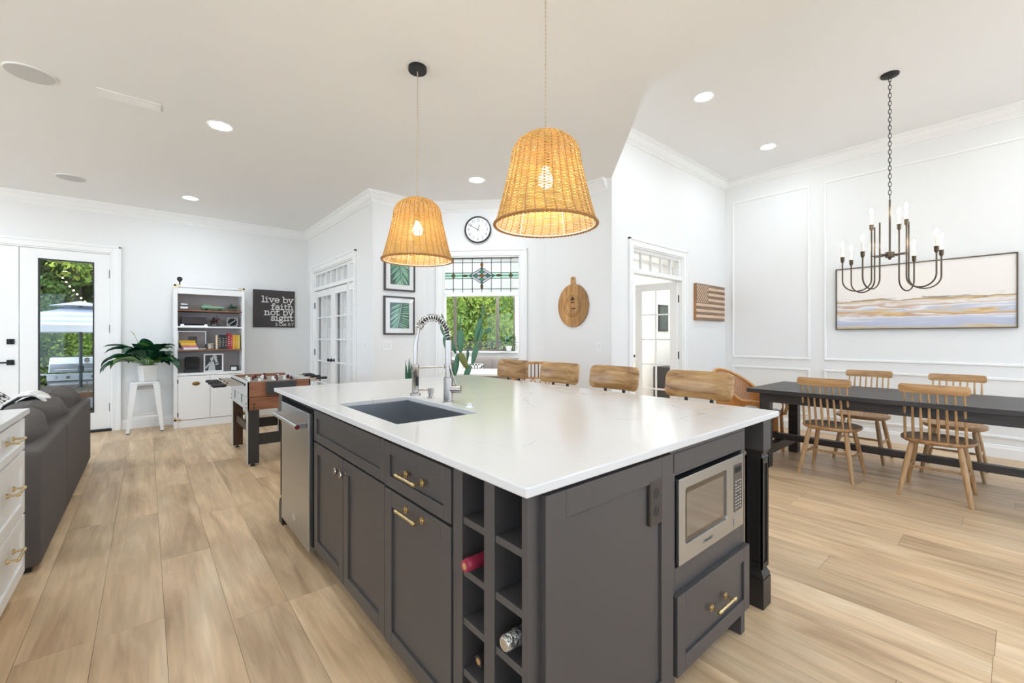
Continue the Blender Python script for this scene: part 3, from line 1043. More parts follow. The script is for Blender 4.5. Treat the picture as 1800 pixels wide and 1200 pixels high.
pull(g_, (FXc - 0.004, 1.335, 0.660), -PI / 2)

# wine rack: two columns of open cells
wr = thing('wine_rack', 'narrow charcoal wine rack cabinet with two columns of cells', 'wine rack', (0.9, 0.92, 0))
wy = [1.098, 1.050, 0.944, 0.898, 0.789, 0.768]
X0, X1 = FXc, 1.06
MB().box(X0, X1, wy[1], wy[0], 0.10, CB - 0.002).build('side_panel', dark_m, wr, bevel=0.001)
MB().box(X0, X1, wy[5], wy[4], 0.0, CB - 0.002).build('side_panel', dark_m, wr, bevel=0.001)
MB().box(X0, X1, wy[3], wy[2], 0.10, CB - 0.002).build('divider', dark_m, wr, bevel=0.001)
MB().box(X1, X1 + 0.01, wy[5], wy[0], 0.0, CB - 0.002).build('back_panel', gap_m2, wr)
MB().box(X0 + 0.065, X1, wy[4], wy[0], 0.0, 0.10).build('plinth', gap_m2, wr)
for zz in (0.155, 0.302, 0.449, 0.592, 0.742):
    for ya, yb in ((wy[2], wy[1]), (wy[4], wy[3])):
        MB().box(X0 + 0.004, X1, ya, yb, zz - 0.020, zz).build('shelf', dark_m, wr, bevel=0.001)
MB().box(X0 + 0.004, X1, wy[4], wy[1], 0.872, CB - 0.002).build('top_rail', dark_m, wr)

def bottle(name, label, x, y, zs, glass_m, cap_m, kind):
    """a bottle lying in a cell, neck outwards"""
    o = thing(name, label, 'bottle', (x, y, zs))
    R_ = 0.037
    zc = zs + R_ + 0.001
    zn = zs + R_ + 0.001
    pr = [(0.30, 0.0), (0.30, R_ * 0.8), (0.29, R_), (0.135, R_), (0.105, 0.028), (0.085, 0.0175), (0.045, 0.0155)]
    b = MB()
    b.tube([(x + q, y, zc) for q, r in pr], [max(r, 0.001) for q, r in pr], 18)
    b.build('body', glass_m, o, smooth=True)
    c = MB()
    if kind == 'still':
        c.tube([(x + q, y, zn) for q in (0.078, 0.03, 0.026, 0.010, 0.008, 0.0)], [0.0185, 0.0172, 0.0182, 0.0182, 0.0172, 0.0165], 18)
    else:
        c.tube([(x + q, y, zn) for q in (0.115, 0.08, 0.055, 0.05, 0.04, 0.035, 0.008, 0.0)], [0.030, 0.021, 0.019, 0.0215, 0.0215, 0.019, 0.0205, 0.017], 18)
    cp = c.build('capsule', cap_m, o, smooth=True)
    MB().cyl((x - 0.0006, y, zn), (x + 0.001, y, zn), 0.009 if kind == 'still' else 0.013, seg=16).build('seal', mat('gold_foil_seal', rgb(196, 160, 110), 0.4, 0.6) if kind == 'still' else chrome_m, cp)
    return o
grn_m = mat('dark_bottle_glass', rgb(24, 30, 22), 0.12)
foil_m = mat('silver_foil', rgb(206, 206, 202), 0.32, 0.9, bump=0.9, bscale=70)
bottle('wine_bottle', 'wine bottle with crimson foil capsule in the wine rack', 0.672, 0.997, 0.592, grn_m, mat('crimson_foil', rgb(150, 44, 68), 0.35, 0.2), 'still')
bottle('wine_bottle', 'wine bottle with black foil capsule low in the wine rack', 0.722, 1.000, 0.302, grn_m, mat('black_foil', rgb(40, 34, 34), 0.35, 0.2), 'still')
bottle('sparkling_wine_bottle', 'sparkling wine bottle wrapped in crinkled silver foil', 0.690, 0.846, 0.449, grn_m, foil_m, 'sparkling')

# end panel and microwave cabinet on the short side
EY = 0.766
ep = thing('end_cabinet', 'charcoal end cabinet with one large shaker panel and black outlet', 'cabinet', (1.2, 0.9, 0))
MB().box(1.075, 1.345, EY + 0.021, 1.095, 0.10, CB - 0.002).box(0.735, 1.075, EY + 0.0005, EY + 0.001, 0.1, CB - 0.02).build('body', dark_m, ep)
epf = shaker_y('panel', EY - 0.019, 0.742, 1.338, 0.085, CB - 0.012, dark_m, ep, rail=0.072)
op = MB().box(1.196, 1.262, EY - 0.0225, EY - 0.010, 0.672, 0.815).build('outlet_plate', mat('bronze_outlet_plate', rgb(62, 56, 52), 0.4, 0.3), ep, bevel=0.003)
for zz in (0.715, 0.772):
    oo = MB().prism([(1.229 + 0.016 * math.cos(t) * (1.0 if abs(math.cos(t)) < 0.8 else 0.95), zz + 0.017 * math.sin(t)) for t in [2 * PI * k / 20 for k in range(20)]], EY - 0.0235, EY - 0.022, 'xz').build('receptacle', blackpl_m, op)
    MB().box(1.222, 1.2245, EY - 0.0239, EY - 0.0234, zz - 0.001, zz + 0.009).box(1.2335, 1.236, EY - 0.0239, EY - 0.0234, zz - 0.001, zz + 0.009).cyl((1.229, EY - 0.0239, zz - 0.008), (1.229, EY - 0.0234, zz - 0.008), 0.0022, seg=8).build('slot', gap_m, op)
mc = thing('microwave_cabinet', 'charcoal cabinet with a niche for the microwave and deep drawer', 'cabinet', (1.66, 1.0, 0))
MX0, MX1, MZ0, MZ1 = 1.382, 1.924, 0.470, 0.789
b = MB().box(1.350, MX0, EY, 1.3, 0.0, CB - 0.002).box(MX1, 1.962, EY, 1.3, 0.0, CB - 0.002)
b.box(MX0, MX1, EY, 1.3, MZ1, CB - 0.002).box(MX0, MX1, EY, 1.3, 0.10, MZ0).box(MX0, MX1, 1.26, 1.3, MZ0, MZ1).box(MX0, MX1, EY + 0.07, 1.3, 0, 0.1)
b.build('body', dark_m, mc, bevel=0.0012)
MB().box(1.372, 1.940, EY - 0.003, EY + 0.001, MZ1 + 0.012, CB - 0.022).build('rail_panel', dark_m, mc, bevel=0.001)
g_ = shaker_y('drawer', EY - 0.022, 1.360, 1.954, 0.118, 0.388, dark_m, mc, rail=0.055, th=0.022)
pull(g_, (1.657, EY - 0.022, 0.262), 0)
# back half of the island
ib = thing('island_cabinet', 'charcoal rear cabinet block of the kitchen island facing the stools', 'cabinet', (1.63, 2.2, 0))
MB().box(1.305, BX1, 1.305, 3.205, 0.0, CB - 0.002).build('body', dark_m, ib)
for k in range(3):
    ya = 1.32 + k * 0.63
    p = shaker_x('panel', BX1 + 0.021, ya, ya + 0.615, 0.11, 0.88, dark_m, ib, s=-1)

# dishwasher
dw = thing('dishwasher', 'stainless steel dishwasher with bar handle in the kitchen island', 'dishwasher', (0.98, 2.87, 0))
MB().box(0.735, 1.29, 2.535, 3.195, 0.08, 0.86).build('body', gap_m2, dw)
dd = MB().box(0.688, 0.734, 2.560, 3.195, 0.062, 0.838).build('door', steel_m, dw, bevel=0.003)
MB().box(0.700, 0.735, 2.535, 2.556, 0.10, 0.84).build('side_seal', gap_m, dw)
MB().box(0.69, 0.735, 2.575, 3.185, 0.838, 0.842).build('control_strip', gap_m, dw)
h_ = MB().cyl((0.628, 2.560, 0.772), (0.628, 3.135, 0.772), 0.012, seg=14)
for yy in (2.585, 3.112):
    h_.box(0.628, 0.689, yy - 0.012, yy + 0.012, 0.760, 0.785)
hh = h_.build('handle', chrome_m, dd, smooth=True)
MB().cyl((0.628, 2.5585, 0.772), (0.628, 2.5602, 0.772), 0.0128, seg=16).build('end_cap', mat('dark_red_medallion', rgb(96, 22, 34), 0.3), dd)
MB().box(0.684, 0.689, 2.83, 2.905, 0.150, 0.185).build('badge', chrome_m, dd, bevel=0.001)
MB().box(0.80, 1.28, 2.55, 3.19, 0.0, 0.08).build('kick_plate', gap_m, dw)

# square panelled posts
def post(label, x0, y0, s=0.092):
    o = thing('island_post', label, 'post', (x0 + s / 2, y0 + s / 2, 0), group='island corner posts')
    c = (x0 + s / 2, y0 + s / 2)
    def sq(mb, h, z0, z1, h2=None):
        h2 = h if h2 is None else h2
        mb.add([(c[0] - h, c[1] - h, z0), (c[0] + h, c[1] - h, z0), (c[0] + h, c[1] + h, z0), (c[0] - h, c[1] + h, z0),
                (c[0] - h2, c[1] - h2, z1), (c[0] + h2, c[1] - h2, z1), (c[0] + h2, c[1] + h2, z1), (c[0] - h2, c[1] + h2, z1)],
               [(0, 3, 2, 1), (4, 5, 6, 7), (0, 1, 5, 4), (1, 2, 6, 5), (2, 3, 7, 6), (3, 0, 4, 7)])
    H_ = s / 2
    m = MB()
    sq(m, H_, 0, 0.135)
    m.build('base_block', postshade_black_m, o, bevel=0.001)
    m = MB()
    sq(m, H_ - 0.003, 0.137, 0.150)
    sq(m, H_ - 0.003, 0.150, 0.172, H_ - 0.014)
    sq(m, H_ - 0.014, 0.172, 0.182, H_ - 0.008)
    m.build('base_moulding', postshade_black_m, o)
    m = MB()
    h = H_ - 0.008
    sq(m, h - 0.007, 0.182, 0.700)
    st = 0.016
    for (ax_, sgn) in (('x', -1), ('x', 1), ('y', -1), ('y', 1)):
        def face(a0_, a1_, z0, z1):
            if ax_ == 'x':
                xa, xb = sorted((c[0] + sgn * (h - 0.008), c[0] + sgn * h))
                m.box(xa, xb, c[1] + a0_, c[1] + a1_, z0, z1)
            else:
                ya, yb = sorted((c[1] + sgn * (h - 0.008), c[1] + sgn * h))
                m.box(c[0] + a0_, c[0] + a1_, ya, yb, z0, z1)
        face(-h, -h + st, 0.182, 0.70)
        face(h - st, h, 0.182, 0.70)
        face(-h + st, h - st, 0.182, 0.205)
        face(-h + st, h - st, 0.672, 0.70)
    m.build('shaft', postshade_black_m, o)
    m = MB()
    sq(m, H_ - 0.008, 0.700, 0.712, H_ - 0.014)
    sq(m, H_ - 0.014, 0.712, 0.735, H_ - 0.002)
    m.build('neck_moulding', postshade_black_m, o)
    m = MB()
    sq(m, H_, 0.737, CB - 0.001)
    m.build('top_block', dark_m, o, bevel=0.001)
    return o
post('square panelled black island post beside the microwave cabinet', 2.177, 0.768)
post('square panelled black island post next to the dishwasher', 0.695, 3.212)
post('square panelled black island post at the far stool end', 2.177, 3.212)

# microwave
mw = thing('microwave', 'stainless steel microwave oven built into the island', 'microwave', (1.652, 0.95, MZ0))
my = EY - 0.012
MB().box(1.392, 1.914, my + 0.03, 1.2, MZ0, MZ1 - 0.012).build('body', gap_m2, mw)
mx0, mxd, mx1, mz0, mz1 = 1.389, 1.800, 1.916, MZ0 + 0.010, MZ1 - 0.012
def rrect(x0, x1, z0, z1, r, n=5):
    pts = []
    for cx, cz, a in ((x1 - r, z1 - r, 0), (x0 + r, z1 - r, 90), (x0 + r, z0 + r, 180), (x1 - r, z0 + r, 270)):
        for k in range(n + 1):
            t = math.radians(a + 90 * k / n)
            pts.append((cx + r * math.cos(t), cz + r * math.sin(t)))
    return pts
def rring(mb, outer, inner, y0, y1):
    n = len(outer)
    vs = [(p[0], y0, p[1]) for p in outer] + [(p[0], y0, p[1]) for p in inner] + [(p[0], y1, p[1]) for p in outer] + [(p[0], y1, p[1]) for p in inner]
    fs = []
    for k in range(n):
        j = (k + 1) % n
        fs += [(k, j, n + j, n + k), (2 * n + j, 2 * n + k, 3 * n + k, 3 * n + j), (k, 2 * n + k, 2 * n + j, j), (n + j, 3 * n + j, 3 * n + k, n + k)]
    mb.add(vs, fs)
mm = MB()
rring(mm, rrect(mx0, mxd - 0.001, mz0, mz1, 0.004), rrect(mx0 + 0.042, mxd - 0.040, mz0 + 0.062, mz1 - 0.038, 0.014), my, my + 0.03)
md = mm.build('door', steel_m, mw, bevel=0.0008)
MB().prism(rrect(mx0 + 0.041, mxd - 0.039, mz0 + 0.061, mz1 - 0.037, 0.014), my + 0.006, my + 0.010, 'xz').build('window', mat('smoked_glass', rgb(58, 47, 38), 0.06, coat=0.6), md)
MB().prism(rrect(mx0 + 0.060, mxd - 0.060, mz0 + 0.082, mz1 - 0.060, 0.006), my + 0.005, my + 0.0065, 'xz').build('window_mesh', mat('mirror_tint_glass', rgb(150, 146, 140), 0.07, 0.75), md)
lb_ = MB().prism(rrect(1.560, 1.640, mz0 + 0.026, mz0 + 0.040, 0.002), my - 0.0006, my, 'xz').build('badge', mat('etched_steel', rgb(150, 150, 150), 0.45, 0.8), md)
def text(body, size, parent, loc, rot, m, align='CENTER', ext=0.0004, name='lettering', bold=0.0):
    c = bpy.data.curves.new(name, 'FONT')
    c.body = body
    c.size = size
    c.align_x = align
    c.align_y = 'CENTER'
    c.extrude = ext
    c.offset = bold
    c.resolution_u = 3
    tmp = bpy.data.objects.new(name, c)
    COL.objects.link(tmp)
    bpy.context.view_layer.update()
    me = bpy.data.meshes.new_from_object(tmp.evaluated_get(bpy.context.evaluated_depsgraph_get()))
    bpy.data.objects.remove(tmp)
    me.materials.clear()
    me.materials.append(m)
    o = bpy.data.objects.new(name, me)
    COL.objects.link(o)
    o.parent = parent
    o.location = Vector(loc) - ORG[parent.name]
    o.rotation_euler = rot
    ORG[o.name] = ORG[parent.name]
    return o
text('KitchenAid', 0.0125, lb_, (1.600, my - 0.0008, mz0 + 0.033), (PI / 2, 0, 0), blackpl_m)
mcp = MB().prism(rrect(mxd + 0.001, mx1, mz0, mz1, 0.004), my, my + 0.03, 'xz').build('control_panel', steel_m, mw, bevel=0.0008)
kp = MB().prism(rrect(mxd + 0.022, mx1 - 0.016, mz0 + 0.072, mz1 - 0.034, 0.008), my - 0.001, my + 0.001, 'xz').build('keypad', mat('grey_keypad_glass', rgb(66, 64, 64), 0.15), mcp)
MB().prism(rrect(mxd + 0.032, mx1 - 0.026, mz1 - 0.068, mz1 - 0.045, 0.002), my - 0.0014, my - 0.0009, 'xz').build('display', gap_m, mcp)
key_m = mat('key_print', rgb(176, 176, 174), 0.5)
kb = MB()
for r in range(9):
    for c in range(3):
        if r in (4, 7) and c == 1:
            continue
        xx = mxd + 0.036 + c * 0.0215
        zz = mz0 + 0.084 + r * 0.0135
        kb.box(xx, xx + 0.011, my - 0.0014, my - 0.0009, zz, zz + 0.0045)
kb.build('key', key_m, mcp)
MB().prism(rrect(mxd + 0.020, mx1 - 0.016, mz0 + 0.016, mz0 + 0.052, 0.004), my - 0.0025, my, 'xz').build('open_button', steel_m, mcp, bevel=0.001)

# ------------------------------------------------------------------ white drawer cabinets on the other side of the aisle
LXF = -0.455
def drawer_unit(label, y0, y1):
    o = thing('drawer_cabinet', label, 'cabinet', (-0.75, (y0 + y1) / 2, 0))
    MB().box(-1.06, LXF - 0.021, y0, y1, 0.10, CB - 0.002).box(-1.06, LXF - 0.09, y0, y1, 0, 0.10).build('body', white_m, o)
    for z0, z1, zh in ((0.722, 0.872, 0.812), (0.413, 0.712, 0.590), (0.125, 0.403, 0.312)):
        g = shaker_x('drawer', LXF, y0 + 0.004, y1 - 0.004, z0, z1, white_m, o, s=-1, rail=0.055 if z1 - z0 > 0.2 else 0.035)
        pull(g, (LXF, 2.835 + (y0 - 2.51), zh), PI / 2)
    return o
drawer_unit('white three-drawer cabinet with brass pulls next to the sofa', 2.510, 3.150)
drawer_unit('white three-drawer cabinet nearer the camera', 1.866, 2.506)
lc = MB().box(-1.08, LXF + 0.014, 1.85, 3.172, CB, CT).build('countertop', quartz_m, bevel=0.004, bseg=2)
tag(lc, 'white quartz worktop over the white drawer cabinets', 'countertop')

# ================================================================== SOFA
def pillow_mesh(mb, c, w, h, t, M=None, n=14, p=3.0, crease=0.0, seed=0):
    """plump cushion: w across (local x), h tall (local z), t thick (local y)"""
    rr = random.Random(seed)
    ph = [rr.uniform(0, 6) for _ in range(4)]
    vs, fs = [], []
    N = n + 1
    for side in (1, -1):
        for i in range(N):
            for j in range(N):
                u, v = -1 + 2 * i / n, -1 + 2 * j / n
                f = max(0.0, (1 - abs(u) ** p)) ** 0.45 * max(0.0, (1 - abs(v) ** p)) ** 0.45
                sq = 1 - 0.05 * (abs(u) * abs(v)) ** 2
                wr_ = crease * math.sin(5 * u + ph[0] + 3 * v) * math.sin(4 * v + ph[1] - 2 * u) * f
                vs.append((u * w / 2 * (1 - 0.06 * v * v * (1 - abs(u))) * sq, side * (t / 2 * f + wr_ * t) , v * h / 2 * (1 - 0.06 * u * u * (1 - abs(v))) * sq))
    K = N * N
    for s in range(2):
        for i in range(n):
            for j in range(n):
                q = (s * K + i * N + j, s * K + (i + 1) * N + j, s * K + (i + 1) * N + j + 1, s * K + i * N + j + 1)
                fs.append(q if s else q[::-1])
    MM = Matrix.Translation(c) @ (M if M is not None else Matrix.Identity(4))
    mb.add([MM @ Vector(v) for v in vs], fs)
    return mb
def sofa(label, y0, y1, arm_end, ncush):
    o = thing('sofa', label, 'sofa', (-0.92, (y0 + y1) / 2, 0))
    MB().box(-0.60, -0.436, y0, y1, 0.03, 0.655).build('back_frame', fabric_m, o, smooth=True, bevel=0.028, bseg=4)
    MB().box(-1.40, -0.605, y0 + (0.02 if not arm_end else 0.0), y1, 0.03, 0.30).build('base', fabric_m, o, smooth=True, bevel=0.02, bseg=3)
    if arm_end:
        ya, yb = (y0, y0 + 0.17) if arm_end < 0 else (y1 - 0.17, y1)
        MB().box(-1.40, -0.605, ya, yb, 0.30, 0.60).build('armrest', fabric_m, o, smooth=True, bevel=0.03, bseg=4)
        ya, yb = (y0 + 0.18, y1) if arm_end < 0 else (y0, y1 - 0.18)
    else:
        ya, yb = y0, y1
    cw = (yb - ya) / ncush
    for k in range(ncush):
        MB().box(-1.38, -0.66, ya + k * cw + 0.006, ya + (k + 1) * cw - 0.006, 0.302, 0.46).build('seat_cushion', fabric_m, o, smooth=True, bevel=0.045, bseg=4)
        mb = MB()
        M = Matrix.Rotation(math.radians(8), 4, 'Y') @ Matrix.Rotation(PI / 2, 4, 'Z')
        pillow_mesh(mb, (-0.655, ya + (k + 0.5) * cw, 0.595), cw * 1.04, 0.42, 0.30, M, 22, 4.0, 0.05, k + int(10 * y0))
        bc = mb.build('back_cushion', fabric_m, o, smooth=True)
        pts = []
        for q in range(24):
            t = 2 * PI * q / 24
            cx = (abs(math.cos(t)) ** 0.3) * (1 if math.cos(t) >= 0 else -1)
            cz = (abs(math.sin(t)) ** 0.3) * (1 if math.sin(t) >= 0 else -1)
            pts.append(Matrix.Translation((-0.655, ya + (k + 0.5) * cw, 0.595)) @ M @ Vector((cx * cw * 0.505, 0, cz * 0.205)))
        MB().tube(pts, 0.006, 6, closed=True).build('piping', fabric_m, bc, smooth=True)
    for xx in (-1.34, -0.5):
        for yy in (y0 + 0.06, y1 - 0.06):
            MB().box(xx - 0.025, xx + 0.025, yy - 0.025, yy + 0.025, 0.0, 0.03).build('foot', blackpl_m, o)
    return o
sofa('charcoal sofa section next to the white drawer cabinet', 3.415, 4.425, -1, 1)
sofa('longer charcoal sofa section closer to the patio doors', 4.435, 6.12, 0, 2)
def bwpattern(name, scale, ca, cb, kind='check'):
    m = bpy.data.materials.new(name)
    m.use_nodes = True
    n = m.node_tree.nodes
    l = m.node_tree.links
    b = n['Principled BSDF']
    b.inputs['Roughness'].default_value = 0.95
    tc = n.new('ShaderNodeTexCoord')
    mp = n.new('ShaderNodeMapping')
    mp.inputs['Rotation'].default_value = (0.6, 0.5, 0.785)
    ck = n.new('ShaderNodeTexChecker')
    ck.inputs['Scale'].default_value = scale
    ck.inputs[1].default_value = (*ca, 1)
    ck.inputs[2].default_value = (*cb, 1)
    l.new(tc.outputs['Object'], mp.inputs[0])
    l.new(mp.outputs[0], ck.inputs[0])
    l.new(ck.outputs[0], b.inputs['Base Color'])
    return m
bw_m = bwpattern('black_white_geometric_print', 30, rgb(235, 233, 230), rgb(34, 34, 36))
tp = pillow_mesh(MB(), (-0.90, 5.30, 0.655), 0.44, 0.42, 0.15, Matrix.Rotation(math.radians(-35), 4, 'Y') @ Matrix.Rotation(1.4, 4, 'Z')).build('throw_pillow', bw_m, smooth=True)
tag(tp, 'black and white patterned throw pillow on the sofa', 'pillow')
bl = MB()
BLK = [(-0.575, 0.70), (-0.60, 0.79), (-0.65, 0.828), (-0.72, 0.822), (-0.79, 0.765), (-0.825, 0.67), (-0.84, 0.58), (-0.845, 0.50)]
def blk(u, v):
    q = u * (len(BLK) - 1)
    i0 = min(int(q), len(BLK) - 2)
    f_ = q - i0
    a, b = BLK[i0], BLK[i0 + 1]
    return (a[0] + (b[0] - a[0]) * f_ + 0.008 * math.sin(11 * v + 4 * u), 4.70 + 0.36 * v + 0.02 * math.sin(6 * u), a[1] + (b[1] - a[1]) * f_ + 0.010 * math.sin(9 * v + 2 * u))
bl.grid(blk, 24, 22)
bo = bl.build('throw_blanket', bwpattern('white_striped_throw', 9, rgb(236, 235, 232), rgb(210, 208, 204)), smooth=True, fix=False)
sm = bo.modifiers.new('thickness', 'SOLIDIFY')
sm.thickness = 0.012
tag(bo, 'white throw blanket draped over the sofa back cushion', 'blanket')

# ================================================================== COUNTER STOOLS
def board_curved(mb, wdt, hgt, th, rad, curve, lean, zc, xc, n=28):
    """rounded board standing across y, bowed around the sitter"""
    secs = []
    for i in range(n + 1):
        t = -1 + 2 * i / n
        t = math.copysign(1 - (1 - abs(t)) ** 1.5, t)
        y = t * wdt / 2
        e = max(0.0, abs(y) - (wdt / 2 - rad))
        h = hgt / 2 - (rad - math.sqrt(max(0, rad * rad - e * e)))
        h = max(h, 0.012)
        xo = xc - curve * (y / (wdt / 2)) ** 2
        secs.append([(xo + lean * h, y, zc + h), (xo - lean * h, y, zc - h), (xo - lean * h + th, y, zc - h), (xo + lean * h + th, y, zc + h)])
    vs = [p for s in secs for p in s]
    fs = []
    for i in range(n):
        for k in range(4):
            k2 = (k + 1) % 4
            fs.append((i * 4 + k, i * 4 + k2, (i + 1) * 4 + k2, (i + 1) * 4 + k))
    fs += [(3, 2, 1, 0), (n * 4, n * 4 + 1, n * 4 + 2, n * 4 + 3)]
    return mb.add(vs, fs)
st0 = thing('counter_stool', '', 'stool', (2.52, 1.356, 0), group='counter stools at the island')
board_curved(MB(), 0.450, 0.178, 0.016, 0.045, 0.035, 0.16, 0.955, 0.235).build('backrest', acacia_m, st0, smooth=True, bevel=0.004, bseg=2, local=True)
sm_ = MB()
sm_.prism([(x_, y_) for x_, y_ in rrect(-0.19, 0.19, -0.20, 0.20, 0.06)], 0.640, 0.664)
sm_.build('seat', acacia_m, st0, smooth=True, bevel=0.006, bseg=2, local=True)
for sy in (-1, 1):
    MB().tube([(0.10, sy * 0.075, 0.630), (0.19, sy * 0.075, 0.636), (0.215, sy * 0.080, 0.68), (0.226, sy * 0.085, 0.86), (0.250, sy * 0.088, 0.98)], 0.012, 8).build('back_support', black_m, st0, smooth=True, local=True)
lp = {}
for sx in (-1, 1):
    for sy in (-1, 1):
        MB().cyl((sx * 0.13, sy * 0.14, 0.642), (sx * 0.205, sy * 0.205, 0.0), 0.011, seg=10).build('leg', black_m, st0, smooth=True, local=True)
        lp[sx, sy] = lambda z, sx=sx, sy=sy: (sx * (0.13 + 0.075 * (0.642 - z) / 0.642), sy * (0.14 + 0.065 * (0.642 - z) / 0.642), z)
for (a, b, z) in (((-1, -1), (-1, 1), 0.22), ((1, -1), (1, 1), 0.22), ((-1, -1), (1, -1), 0.30), ((-1, 1), (1, 1), 0.30)):
    MB().cyl(lp[a](z), lp[b](z), 0.008, seg=8).build('footrest' if a[0] == b[0] == -1 else 'stretcher', black_m, st0, smooth=True, local=True)
st0['label'] = 'counter stool with acacia back nearest the dining table'
for yy, lb in ((2.020, 'counter stool second from the dining table end'), (2.590, 'counter stool third from the dining table end'), (3.215, 'counter stool at the breakfast nook end of the island')):
    dup(st0, (2.52, yy, 0), 0, lb)

# ================================================================== DINING TABLE AND CHAIRS
tb_m = wood('black_stained_wood', [rgb(34, 32, 31), rgb(50, 47, 46), rgb(66, 62, 60)], 0.42, 'Y', 1.5, 10, 0.1, 0.08)
TY0, TY1, TX0, TX1 = -0.95, 1.762, 4.554, 5.594
dt = thing('dining_table', 'long black trestle dining table under the chandelier', 'table', ((TX0 + TX1) / 2, (TY0 + TY1) / 2, 0))
for k in range(5):
    w_ = (TX1 - TX0) / 5
    MB().box(TX0 + k * w_ + 0.001, TX0 + (k + 1) * w_ - 0.001, TY0, TY1, 0.722, 0.760).build('board', tb_m, dt, bevel=0.002)
xm = (TX0 + TX1) / 2
for sx in (-1, 1):
    MB().box(xm + sx * 0.44 - 0.014, xm + sx * 0.44 + 0.014, TY0 + 0.1, TY1 - 0.1, 0.635, 0.722).build('apron', tb_m, dt, bevel=0.002)
for yy in (TY1 - 0.115, TY0 + 0.115):
    MB().box(xm - 0.43, xm + 0.43, yy - 0.014, yy + 0.014, 0.635, 0.722).build('apron', tb_m, dt, bevel=0.002)
for yy in (TY1 - 0.14, TY0 + 0.14):
    for sx in (-1, 1):
        MB().box(xm + sx * 0.41 - 0.045, xm + sx * 0.41 + 0.045, yy - 0.045, yy + 0.045, 0.0, 0.722).build('leg', tb_m, dt, bevel=0.003)
    MB().box(xm - 0.365, xm + 0.365, yy - 0.035, yy + 0.035, 0.115, 0.205).build('cross_beam', tb_m, dt, bevel=0.003)
MB().box(xm - 0.040, xm + 0.040, TY0 + 0.02, TY1 - 0.05, 0.205, 0.262).build('stretcher', tb_m, dt, bevel=0.003)

ch0 = thing('dining_chair', '', 'chair', (4.84, 1.13, 0), group='spindle-back dining chairs')
seat = []
for k in range(40):
    t = 2 * PI * k / 40
    c_, s_ = math.cos(t), math.sin(t)
    rx = 0.215 if c_ > 0 else 0.205
    x_ = rx * math.copysign(abs(c_) ** 0.75, c_)
    y_ = (0.222 - 0.020 * (c_ < 0) * abs(c_)) * math.copysign(abs(s_) ** 0.75, s_)
    seat.append((x_, y_))
sm_ = MB()
def seat_pt(f, z, k):
    return (seat[k][0] * f, seat[k][1] * f, z)
rings = [(0.90, 0.425), (0.985, 0.437), (1.0, 0.448), (0.985, 0.458), (0.93, 0.462), (0.75, 0.455), (0.5, 0.450), (0.2, 0.449)]
vs = [seat_pt(f, z, k) for f, z in rings for k in range(40)]
fs = [(i * 40 + k, i * 40 + (k + 1) % 40, (i + 1) * 40 + (k + 1) % 40, (i + 1) * 40 + k) for i in range(len(rings) - 1) for k in range(40)]
fs += [tuple(range(39, -1, -1)), tuple((len(rings) - 1) * 40 + k for k in range(40))]
sm_.add(vs, fs)
sm_.build('seat', oakx_m, ch0, smooth=True, local=True)
def tleg(mb, p0, p1, r0, rm, r1, seg=12):
    p0, p1 = Vector(p0), Vector(p1)
    ts = [0, 0.15, 0.4, 0.7, 1.0]
    rs = [r0, (r0 + rm) / 2 + 0.001, rm, (rm + r1) / 2 + 0.001, r1]
    return mb.tube([p0.lerp(p1, t) for t in ts], rs, seg)
LG = {}
for sx in (-1, 1):
    for sy in (-1, 1):
        a = (sx * 0.135 - 0.0, sy * 0.135, 0.430)
        b = (sx * 0.222, sy * 0.202, 0.0)
        tleg(MB(), a, b, 0.0155, 0.020, 0.0125).build('leg', oak_m, ch0, smooth=True, local=True)
        LG[sx, sy] = lambda z, a=a, b=b: Vector(a).lerp(Vector(b), (0.430 - z) / 0.430)
for sy in (-1, 1):
    tleg(MB(), LG[1, sy](0.20), LG[-1, sy](0.20), 0.007, 0.011, 0.007, 8).build('side_stretcher', oak_m, ch0, smooth=True, local=True)
tleg(MB(), (LG[1, 1](0.20) + LG[-1, 1](0.20)) / 2, (LG[1, -1](0.20) + LG[-1, -1](0.20)) / 2, 0.007, 0.012, 0.007, 8).build('cross_stretcher', oak_m, ch0, smooth=True, local=True)
for k in range(8):
    t = -1 + 2 * k / 7
    p0 = (-0.155 - 0.022 * (1 - t * t), t * 0.172, 0.452)
    p1 = (-0.262 - 0.022 * (1 - t * t), t * 0.165, 0.842)
    tleg(MB(), p0, p1, 0.0068, 0.0095, 0.0058, 8).build('spindle', oak_m, ch0, smooth=True, local=True)
cr_ = MB()
board_curved(cr_, 0.400, 0.070, 0.024, 0.022, -0.024, -0.06, 0.868, -0.298)
cr_.build('crest_rail', wood('honey_oak_rail', [rgb(146, 108, 68), rgb(186, 144, 96), rgb(204, 164, 116)], 0.4, 'Y', 2.0, 9, 0.06), ch0, smooth=True, bevel=0.005, bseg=2, local=True)
ch0['label'] = 'oak spindle-back chair on the kitchen side, nearest the rattan armchair'
dup(ch0, (4.84, 0.43, 0), 0, 'oak spindle-back chair on the kitchen side, farther from the rattan armchair')
dup(ch0, (5.75, 1.07, 0), PI, 'oak spindle-back chair on the wall side, nearer the rattan armchair')
dup(ch0, (5.76, 0.40, 0), PI, 'oak spindle-back chair on the wall side, beneath the painting right half')

